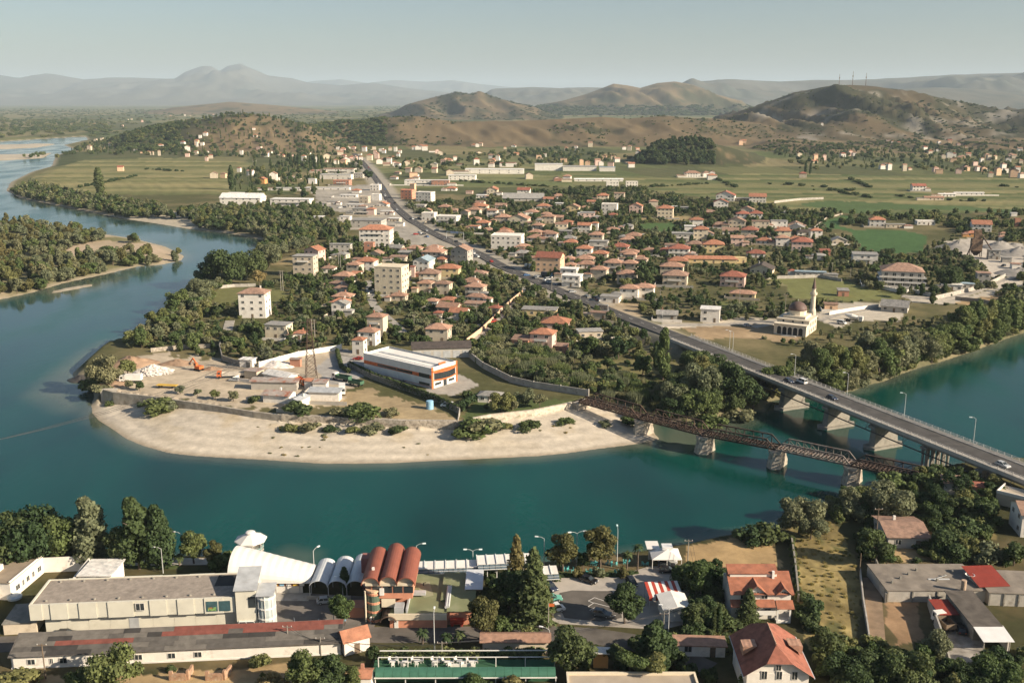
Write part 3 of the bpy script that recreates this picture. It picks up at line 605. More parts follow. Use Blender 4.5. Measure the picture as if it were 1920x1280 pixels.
# ---- vehicles
_car = {}
def car_proto(colname, col, van=False):
    if colname in _car: return _car[colname]
    m = mat('car_'+colname, col, .3, .04, spec=.6)
    body = MB(); W = .86
    pr = [(-2.1,.32),(2.08,.32),(2.12,.62),(1.95,.80),(.95,.92),(-1.95,.94),(-2.12,.8)] if not van else [(-2.3,.35),(2.2,.35),(2.25,.75),(2.0,.95),(1.5,1.05),(-2.3,1.05)]
    body.extry(pr, -W, W)
    cab = MB(); z0, z1 = (.92,1.42) if not van else (1.05,1.85); b0, b1, t0, t1 = (-1.85,.95,-1.4,.2) if not van else (-2.25,1.5,-2.15,.85)
    cab.add([(b0,-.8,z0),(b1,-.8,z0),(b1,.8,z0),(b0,.8,z0),(t0,-.64,z1),(t1,-.64,z1),(t1,.64,z1),(t0,.64,z1)], [(0,1,5,4),(1,2,6,5),(2,3,7,6),(3,0,4,7),(4,5,6,7)])
    roof = MB().box(t0-.03, t1+.03, -.66, .66, z1, z1+.05)
    for s in (-1, 1):
        for x, xt in ((b0,t0),(b1,t1),((b0+b1)/2-.1,(t0+t1)/2-.1)): roof.beam((x,s*.805,z0),(xt,s*.65,z1),.08,.08)
    wh = MB().tube((0,-.1,0),(0,.1,0),.31,n=10); rim = MB().tube((0,-.115,0),(0,.115,0),.17,n=8)
    d = dict(body=body.mesh('body', m), windows=cab.mesh('windows', GLASS), roof=roof.mesh('roof', m), wheel=wh.mesh('wheel', TYRE), rim=rim.mesh('rim', POLEM),
             head=MB().box(-.04,.04,-.16,.16,-.07,.07).mesh('headlight', LAMPW), tail=MB().box(-.04,.04,-.14,.14,-.08,.08).mesh('tail_light', RED), bx=pr[1][0], tx=pr[0][0])
    _car[colname] = d; return d
def car(loc, rz, colname, col, label, group=None, van=False, detail=True):
    t = thing('van' if van else 'car', label, 'van' if van else 'car', loc, rz, group); d = car_proto(colname, col, van)
    link('body', d['body'], t); link('windows', d['windows'], t); link('roof', d['roof'], t)
    for sx in (-1.28, 1.3):
        for sy in (-.8, .8):
            w = link('wheel', d['wheel'], t, (sx, sy, .31))
            if detail: link('rim', d['rim'], w)
    if detail:
        for sy in (-.6, .6): link('headlight', d['head'], t, (d['bx']+.02, sy, .66)); link('tail_light', d['tail'], t, (d['tx']-.01, sy, .74))
    return t
CARCOL = dict(white=(.7,.7,.68), silver=(.42,.43,.43), black=(.015,.015,.018), navy=(.02,.03,.06), red=(.4,.03,.02), grey=(.16,.17,.17), green=(.15,.42,.33), blue=(.06,.14,.3))
def truck(loc, rz, cabc, bedc, label, L=8.0, box=False, group=None):
    t = thing('truck', label, 'truck', loc, rz, group)
    c = MB().add([(L/2-1.9,-1.15,.7),(L/2,-1.15,.7),(L/2,1.15,.7),(L/2-1.9,1.15,.7),(L/2-1.9,-1.15,2.8),(L/2-.35,-1.1,2.8),(L/2-.35,1.1,2.8),(L/2-1.9,1.15,2.8)],
                 [(3,2,1,0),(4,5,6,7),(0,1,5,4),(1,2,6,5),(2,3,7,6),(3,0,4,7)])
    cb = part(t, 'cab', c, cabc)
    part(cb, 'windscreen', MB().add([(L/2-.09,-1.0,1.7),(L/2-.09,1.0,1.7),(L/2-.3,.95,2.65),(L/2-.3,-.95,2.65)], [(0,1,2,3)]), GLASS)
    part(cb, 'side_window', MB().box(L/2-1.5,L/2-.6,-1.17,-1.12,1.7,2.5), GLASS); part(cb, 'side_window', MB().box(L/2-1.5,L/2-.6,1.12,1.17,1.7,2.5), GLASS)
    part(t, 'chassis', MB().box(-L/2, L/2-.2, -.5, .5, .6, .95), TYRE)
    b = MB(); x0, x1 = -L/2, L/2-2.1
    if box: b.box(x0, x1, -1.2, 1.2, 1.0, 3.2)
    else:
        b.box(x0, x1, -1.2, 1.2, 1.0, 1.12)
        b.box(x0, x1, -1.2, -1.1, 1.12, 2.2).box(x0, x1, 1.1, 1.2, 1.12, 2.2).box(x0, x0+.1, -1.1, 1.1, 1.12, 2.2).box(x1-.1, x1, -1.1, 1.1, 1.12, 2.4)
    part(t, 'cargo_box' if box else 'dump_body', b, bedc)
    wm_ = _car.setdefault('tw', MB().tube((0,-.17,0),(0,.17,0),.5,n=12).mesh('wheel', TYRE))
    for x in (-L/2+1.0, -L/2+2.2, L/2-1.2):
        for y in (-1.0, 1.0): link('wheel', wm_, t, (x, y, .5))
    return t
def street_lamp(loc, rz, label, h=8.0, arm=1.8, group=None, m=None, double=False):
    m = m or POLEM; t = thing('street_lamp', label, 'street lamp', loc, rz, group)
    part(t, 'pole', MB().tube((0,0,-.3),(0,0,h),.12,.07,6), m)
    for s in ((1,-1) if double else (1,)):
        part(t, 'arm', MB().tube((0,0,h-.05),(s*arm*.5,0,h+.35),.05,n=5).tube((s*arm*.5,0,h+.35),(s*arm,0,h+.4),.05,n=5), m)
        part(t, 'lamp_head', MB().box(min(s*arm,s*(arm+.8)), max(s*arm,s*(arm+.8)), -.17,.17,h+.3,h+.5), LAMPW)
    return t
def utility_pole(loc, rz, label, h=9.0, group=None, arms=1, r=.14, m=None):
    t = thing('utility_pole', label, 'utility pole', loc, rz, group)
    part(t, 'post', MB().tube((0,0,-.5),(0,0,h),r,r*.7,7), m or CONCD)
    for k in range(arms):
        ca_ = part(t, 'cross_arm', MB().box(-1.0,1.0,-.06,.06,h-.4-k*1.1,h-.27-k*1.1), m or GREYST)
        for x in (-.85,0,.85): part(ca_, 'insulator', MB().tube((x,0,h-.27-k*1.1),(x,0,h-.02-k*1.1),.05,n=5), WHITE)
    return t
def cable(p, q, sag, label, r=.035, group=None):
    b = MB(); p, q = Vector(p), Vector(q); n = 12; last = p
    for i in range(1, n+1):
        f = i/n; c = p.lerp(q, f); c.z -= sag*4*f*(1-f); b.tube(last, c, r, n=4); last = c
    return solo('power_cable', b, mat('cable', (.05,.05,.05), .7), label, 'cable', group=group)
def ribbon(name, pts, w, m, label, lift=.3, thick=.7, follow=True, kind='structure'):
    """a strip of road along world points, sampled every few metres"""
    Q = []
    for i in range(len(pts)-1):
        n = max(1, int((pts[i+1]-pts[i]).length/6))
        for k in range(n): Q.append(pts[i].lerp(pts[i+1], k/n))
    Q.append(pts[-1])
    # soften corners
    for _ in range(3): Q = [Q[0]] + [(Q[i-1]+Q[i]*2+Q[i+1])/4 for i in range(1, len(Q)-1)] + [Q[-1]]
    if follow:
        hz = height_at(np.array([q.x for q in Q]), np.array([q.y for q in Q]))
        for q, z in zip(Q, hz): q.z = max(z, 0.5)
        zz = [q.z for q in Q]
        for _ in range(2): zz = [zz[0]] + [max(zz[i], (zz[i-1]+zz[i]+zz[i+1])/3) for i in range(1, len(zz)-1)] + [zz[-1]]
        for q, z in zip(Q, zz): q.z = z
    b = MB(); ring = []
    for i, q in enumerate(Q):
        d = (Q[min(i+1,len(Q)-1)]-Q[max(i-1,0)]); d.z = 0; d.normalize(); nrm = Vector((-d.y, d.x, 0))
        z = q.z + lift
        ring.append([(q+nrm*w/2).to_tuple()[:2]+(z,), (q-nrm*w/2).to_tuple()[:2]+(z,), (q-nrm*(w/2+.2)).to_tuple()[:2]+(z-thick,), (q+nrm*(w/2+.2)).to_tuple()[:2]+(z-thick,)])
    n = len(ring); b.v = [v for r_ in ring for v in r_]
    for i in range(n-1):
        for k in range(4): b.f.append((i*4+k, (i+1)*4+k, (i+1)*4+(k+1)%4, i*4+(k+1)%4)); b.m.append(0)
    b.f += [(0,1,2,3), tuple((n-1)*4+k for k in (3,2,1,0))]; b.m += [0,0]
    o = link(name, b.mesh(name, m)); o['kind'] = kind
    return o, Q
def wall_line(pxs, h, t, m, label, name='boundary_wall', z=None, piers=0, cap=None, cat='wall', group=None, down=1.0):
    P = [(GT(*p) if z is None else G(p[0], p[1], z)) for p in pxs]; th = thing(name, label, cat, P[0], 0, group); o = P[0]
    for i in range(len(P)-1):
        a, c = P[i], P[i+1]; d = (c-a); L = math.hypot(d.x, d.y); rz = math.atan2(d.y, d.x); a0, c0 = a.z-o.z, c.z-o.z
        b = MB().extry([(0,a0-down),(L,c0-down),(L,c0+h),(0,a0+h)], -t/2, t/2)
        w = part(th, 'wall_panel', b, m, loc=a-o-Vector((0,0,a.z-o.z)), rz=rz)
        if cap: part(w, 'coping', MB().extry([(0,a0+h),(L,c0+h),(L,c0+h+.15),(0,a0+h+.15)], -t/2-.08, t/2+.08), cap)
        if piers:
            n = max(1, int(L/piers))
            for k in range(n+1): part(w, 'wall_post', MB().box(k/n*L-.2, k/n*L+.2, -t/2-.1, t/2+.1, a0+(c0-a0)*k/n-.3, a0+(c0-a0)*k/n+h+.25), m)
    for i in range(len(P)-1):
        n = max(2, int((P[i+1]-P[i]).length/4))
        for k in range(n): q = P[i].lerp(P[i+1], k/n); SOLID.append((q.x, q.y, 1.0))
    return th
def mound(px, py, r, h, m, label, name='gravel_heap', cat='heap', seed=1, sx=1.0, rough=.25, group=None, lumps=0):
    P = GT(px, py); b = MB(); n, k = 22, 8; rnd = random.Random(seed); ph = [rnd.uniform(0, 6.28) for _ in range(4)]
    for j in range(k+1):
        f = j/k
        for i in range(n):
            a = 2*math.pi*i/n; w = 1+rough*(.5*math.sin(2*a+ph[0])+.35*math.sin(3*a+ph[1])+.25*math.sin(5*a+ph[2])); rr_ = r*f*w
            zz = h*(1-f)**1.1*(1+.25*rnd.uniform(-1,1)*(0 < j < k)) - (.6 if j == k else 0)
            b.v.append((rr_*math.cos(a)*sx, rr_*math.sin(a), zz))
    for j in range(k):
        for i in range(n): b.f.append((j*n+i, (j+1)*n+i, (j+1)*n+(i+1)%n, j*n+(i+1)%n)); b.m.append(0)
    SOLID.append((P.x, P.y, r*max(sx, 1)))
    o = solo(name, b, m, label, cat, P, 0, group, smooth=True)
    return o
# ================================================================== roads and the two bridges
def dirxy(a, b): d = b-a; d.z = 0; return d.normalized()
mr_o, mr_q = ribbon('main_road', [p.copy() for p in ROAD], 8.6, ASPH, '', lift=.12, thick=.8, follow=False)
mr_o['label'] = 'straight asphalt main road running through the town'
for v in mr_o.data.vertices: v.co.z += .25 if v.co.y > 520 else .3
def lane_lines():
    b = MB(); acc = 0
    for i in range(len(mr_q)-1):
        a, c = mr_q[i], mr_q[i+1]; d = dirxy(a, c); n = Vector((-d.y, d.x, 0)); z = max(a.z, c.z)+.12+.25+.012
        if i % 2 == 0:
            for s in (-.07, .07): pass
            p, q = a, a.lerp(c, .6); b.add([(p+n*.09).to_tuple()[:2]+(z,), (p-n*.09).to_tuple()[:2]+(z,), (q-n*.09).to_tuple()[:2]+(z,), (q+n*.09).to_tuple()[:2]+(z,)], [(0,1,2,3)])
    o = link('lane_marking', b.mesh('lane_marking', WHITE), mr_o); o['kind'] = 'stuff'
lane_lines()
LANES = [[r4(900,1120),r4(700,1095),r4(690,1060)], [r4(1140,970),r4(1060,895),r4(1000,850),r4(955,800),r4(940,735),r4(935,660)],
         [r4(1530,1050),r4(1600,990),r4(1680,910),r4(1745,850),r4(1810,800),r4(1862,742),r4(1880,700)],
         [r4(60,1060),r4(85,960),r4(100,900)], [r5(1060,930),r5(1180,930),r5(1330,925),r5(1560,920),r5(1700,900),r5(1800,905)],
         [r6(440,900),r6(520,870),r6(800,820)], [r6(930,755),r6(1130,775),r6(1340,740),r6(1500,670),r6(1664,620)], [r5(1640,940),r5(1800,905),r5(1920,890)]]
for L_ in LANES:
    o, q = ribbon('lane', [GT(*p) for p in L_], 4.6, mat('lane_gravel', (.33,.30,.255), .95, .25, .4), '', lift=.16, thick=.8); o['label'] = 'narrow pale lane between gardens'
    for p in q: SOLID.append((p.x, p.y, 3.2))
for p in mr_q:
    SOLID.append((p.x, p.y, 8.5 if p.y > 520 else 6.0))
# ---- concrete road bridge
d = dirxy(DK0, DK1); brz = math.atan2(d.y, d.x); BL = 300.0
BR = thing('road_bridge', 'long concrete road bridge carrying cars across the river', 'bridge', (DK0.x, DK0.y, 0), brz)
def bparam(px, py, z): p = G(px, py, z)-DK0; p.z = 0; return p.dot(d)
HW = 5.5
part(BR, 'deck_slab', MB().box(0, BL, -HW, HW, DECK_Z-.75, DECK_Z-.02), CONCD)
part(BR, 'carriageway', MB().box(-1, BL, -3.9, 3.9, DECK_Z-.02, DECK_Z+.06), ASPH)
for s in (-1, 1):
    part(BR, 'footway', MB().box(0, BL, min(s*3.9,s*HW), max(s*3.9,s*HW), DECK_Z-.02, DECK_Z+.22), CONCM)
    part(BR, 'edge_beam', MB().box(0, BL, min(s*HW,s*(HW+.25)), max(s*HW,s*(HW+.25)), DECK_Z-.85, DECK_Z+.3), mat('pale_concrete_edge', (.46,.42,.36), .9, .2, .3, dirt=((.25,.2,.15), .3, .55, .6)))
    part(BR, 'girder', MB().box(8, BL, s*2.4-.35, s*2.4+.35, DECK_Z-2.0, DECK_Z-.75), CONCD)
    part(BR, 'girder', MB().box(8, BL, s*4.6-.3, s*4.6+.3, DECK_Z-1.8, DECK_Z-.75), CONCD)
    rl = MB(); yy = s*(HW+.08)
    for zz in (1.25, .95, .68, .42): rl.box(0, BL, yy-.035, yy+.035, DECK_Z+zz-.035, DECK_Z+zz+.035)
    ro = part(BR, 'handrail', rl, mat('rail_paint', (.52,.49,.45), .6, .15))
    pm = MB().box(-.07,.07,-.07,.07,0,1.0).mesh('rail_post', MATS['rail_paint'])
    for i in range(int(BL/2.5)): link('rail_post', pm, ro, (i*2.5+.4, yy, DECK_Z+.3))
    # service pipe and brackets on the upstream side
part(BR, 'service_pipe', MB().tube((30, -HW-1.2, DECK_Z-3.4), (BL-60, -HW-1.2, DECK_Z-3.4), .22, n=8), mat('dark_pipe', (.05,.045,.04), .6, .2))
for i in range(26): part(BR, 'pipe_bracket', MB().beam((34+i*8, -HW-.1, DECK_Z-.6), (34+i*8, -HW-1.2, DECK_Z-3.3), .12, .12).beam((34+i*8, -HW-1.2, DECK_Z-3.3), (34+i*8, -4.0, DECK_Z-1.6), .1, .1), GREYST)
def pier(x):
    b = MB(); b.add([(x-1.6,-5.2,-3),(x+1.6,-5.2,-3),(x+1.6,5.2,-3),(x-1.6,5.2,-3),(x-1.1,-4.6,DECK_Z-3.0),(x+1.1,-4.6,DECK_Z-3.0),(x+1.1,4.6,DECK_Z-3.0),(x-1.1,4.6,DECK_Z-3.0)], [(3,2,1,0),(4,5,6,7),(0,1,5,4),(1,2,6,5),(2,3,7,6),(3,0,4,7)])
    o = part(BR, 'pier', b, CONCD); part(o, 'pier_cap', MB().box(x-1.5, x+1.5, -5.6, 5.6, DECK_Z-3.0, DECK_Z-2.0), CONCD)
    part(o, 'footing', MB().prism([(x-2.6,-6),(x,-8.2),(x+2.6,-6),(x+2.6,6),(x,8.2),(x-2.6,6)], -3, .8), CONCD)
piers = [bparam(1481,764,0), bparam(1565,799,0), bparam(1657,836,0)]
for x in piers: pier(x)
for x in (piers[0]-24, piers[0]-48): pier(x)
for k in range(4):
    x = piers[2]+22+k*21
    cap = part(BR, 'bent_cap', MB().box(x-1.2, x+1.2, -5.6, 5.6, DECK_Z-2.9, DECK_Z-2.0), CONCD)
    for y in (-4.6,-2.3,0,2.3,4.6):
        for xx in (-.7,.7): part(cap, 'column', MB().tube((x+xx,y,-3),(x+xx,y,DECK_Z-2.9),.38,n=8), CONCD)
LAMPS_PX = [(1497,705),(1592,743),(1692,785),(1820,835)]
for i, (a, b_) in enumerate(LAMPS_PX):
    p = DK0 + d*bparam(a, b_, DECK_Z) + Vector((-d.y, d.x, 0))*(HW-.4); p.z = DECK_Z+.2
    street_lamp(p, R(168), ['curved-arm street lamp on the bridge, first from the wooded bank', 'curved-arm street lamp on the bridge in front of the wooded point', 'pale street lamp on the bridge standing against open water', 'pale street lamp on the bridge nearest the near bank'][i], h=8.2, arm=1.1, group='street lamps along the road bridge')
for i, (a, b_) in enumerate([(1216,612),(1340,664),(1390,655)]):
    p = DK0 + d*bparam(a, b_, DECK_Z) + Vector((-d.y, d.x, 0))*(HW+.5); p.z = gz(p.x, p.y) if i == 0 else DECK_Z
    street_lamp(p, R(168), ['street lamp at the foot of the bridge ramp', 'street lamp where the bridge ramp leaves the trees', 'street lamp beside the ramp facing the mosque'][i], h=8.5, arm=1.1, group='street lamps along the road bridge')
for a, b_, cn, lab, van, fwd in [(1484,716,'navy','dark blue car on the bridge followed by a white van',0,1),(1505,718,'white','white van on the bridge beside a dark car',1,-1),
                            (1564,748,'navy','dark blue car alone in mid bridge',0,1),(1888,873,'silver','silver car nearest the near end of the bridge',0,1)]:
    s = bparam(a, b_, DECK_Z); p = DK0 + d*s + Vector((-d.y, d.x, 0))*(-1.9 if fwd > 0 else 1.9); p.z = DECK_Z+.065
    car(p, brz+(0 if fwd > 0 else math.pi), cn, CARCOL[cn], lab, 'cars crossing the bridge', bool(van))
# ---- rusted rail bridge: five truss spans on masonry piers
RZ_ = 6.2
RB = [G(1094,750,RZ_), G(1207,781,RZ_), G(1323,811,RZ_), G(1459,837,RZ_), G(1600,867,RZ_), G(1742,897,RZ_)]
TB = thing('truss_bridge', 'rusty old steel truss footbridge on stone piers', 'bridge', (RB[0].x, RB[0].y, 0), 0)
O_ = Vector((RB[0].x, RB[0].y, 0))
def span(a, c, steel, lattice, nb, th):
    d = dirxy(a, c); L = (c-a).length; rz = math.atan2(d.y, d.x); w = 2.6
    deck = MB()
    for s in (-.55, .55): deck.box(0, L, s-.1, s+.1, -.25, .1)
    for i in range(int(L/1.1)): deck.box(i*1.1+.3, i*1.1+.75, -2.0, 2.0, .1, .24)
    for i in range(nb+1): deck.box(i/nb*L-.15 if i else 0, i/nb*L+.15, -w, w, -.55, -.25)
    dk = part(TB, 'span', deck, steel, loc=a-O_, rz=rz)
    k = L/nb
    for s in (-1, 1):
        y = s*w
        part(dk, 'bottom_chord', MB().box(0, L, y-.2, y+.2, -.45, .05), steel)
        part(dk, 'top_chord', MB().box(k, L-k, y-.2, y+.2, th-.18, th+.18), steel)
        part(dk, 'end_post', MB().beam((0.1,y,0),(k,y,th),.36,.3), steel); part(dk, 'end_post', MB().beam((L-.1,y,0),(L-k,y,th),.36,.3), steel)
        for i in range(1, nb):
            part(dk, 'vertical', MB().box(i*k-.11, i*k+.11, y-.13, y+.13, .05, th-.18), steel)
            if i < nb-1:
                up = i < nb/2
                part(dk, 'diagonal', MB().beam((i*k,y,th-.2 if up else .05),((i+1)*k,y,.05 if up else th-.2),.16,.16), steel)
        if lattice and s == -1:
            lt = MB(); n = int(L/.7)
            for i in range(n-1):
                x = .3+i*.7; lt.beam((x,y-.24,.0),(x+1.0,y-.24,1.55),.05,.09).beam((x+1.0,y-.24,.0),(x,y-.24,1.55),.05,.09)
            lt.box(0, L, y-.28, y-.2, 1.5, 1.62).box(0, L, y-.28, y-.2, .72, .82)
            o = part(dk, 'lattice', lt, steel); o['kind'] = 'stuff'
    for i in range(nb):    # sway bracing below
        deck_b = part(dk, 'cross_brace', MB().beam((i*k,-w,-.5),((i+1)*k,w,-.5),.12,.1), steel)
for i in range(5): span(RB[i], RB[i+1], RUST if i in (0,1,2,4) else GREYST, i in (0,1,2), 8 if i != 3 else 10, 2.7 if i < 3 else 2.3)
for i, p in enumerate(RB[1:5]):
    dd = dirxy(RB[i], RB[i+2]); rz = math.atan2(dd.y, dd.x); b = MB(); rnd = random.Random(i+3)
    lv = [(-3,2.6,5.4),(-.2,2.3,5.0),(1.6,2.15,4.7),(3.4,1.9,4.3),(4.6,1.8,4.1),(4.75,2.1,4.4),(5.55,2.1,4.4)]
    ring = lambda hx, hy: [(-hx,-hy*.62),(0,-hy),(hx,-hy*.62),(hx,hy*.62),(0,hy),(-hx,hy*.62)]
    for z, hx, hy in lv:
        for (x, y) in ring(hx, hy): j = .12 if -1 < z < 4.7 else 0; b.v.append((x+rnd.uniform(-j,j), y+rnd.uniform(-j,j), z))
    for k in range(len(lv)-1):
        for q in range(6): b.f.append((k*6+q, k*6+(q+1)%6, (k+1)*6+(q+1)%6, (k+1)*6+q)); b.m.append(0)
    b.f.append(tuple(range((len(lv)-1)*6, len(lv)*6))); b.m.append(0)
    part(TB, 'pier', b, STONE, loc=p-O_-Vector((0,0,RZ_)), rz=rz)
# abutment where the bridge meets the walled garden
a0 = RB[0]; part(TB, 'abutment', MB().add([(-3.4,-3.6,-2),(1.2,-3.6,-2),(1.2,3.6,-2),(-3.4,3.6,-2),(-3.4,-3.2,5.6),(.4,-3.2,5.6),(.4,3.2,5.6),(-3.4,3.2,5.6)], [(3,2,1,0),(4,5,6,7),(0,1,5,4),(1,2,6,5),(2,3,7,6),(3,0,4,7)]), STONE, loc=(0,0,0), rz=math.atan2(RB[1].y-a0.y, RB[1].x-a0.x))
# little boat drawn up on the far shore
bp_ = GT(1380,776); bt = thing('rowing_boat', 'small white rowing boat drawn up on the muddy shore', 'boat', bp_+Vector((0,0,.05)), R(35))
hull = MB(); 
for x, w, z in [(-2.1,.55,.55),(-1,.8,.5),(.6,.75,.52),(1.7,.4,.6),(2.3,.04,.75)]: hull.v += [(x,-w,z),(x,-w*.6,0),(x,w*.6,0),(x,w,z),(x,w*.85,z),(x,w*.5,.14),(x,-w*.5,.14),(x,-w*.85,z)]
for k in range(4):
    for q in range(8): hull.f.append((k*8+q, (k+1)*8+q, (k+1)*8+(q+1)%8, k*8+(q+1)%8)); hull.m.append(0)
hull.f += [(0,1,6,7),(1,2,5,6),(2,3,4,5)]; hull.m += [0]*3
part(bt, 'hull', hull, WHITE); part(bt, 'thwart', MB().box(-.2,.1,-.7,.7,.35,.42), WOOD); part(bt, 'thwart', MB().box(-1.4,-1.1,-.65,.65,.35,.42), WOOD)
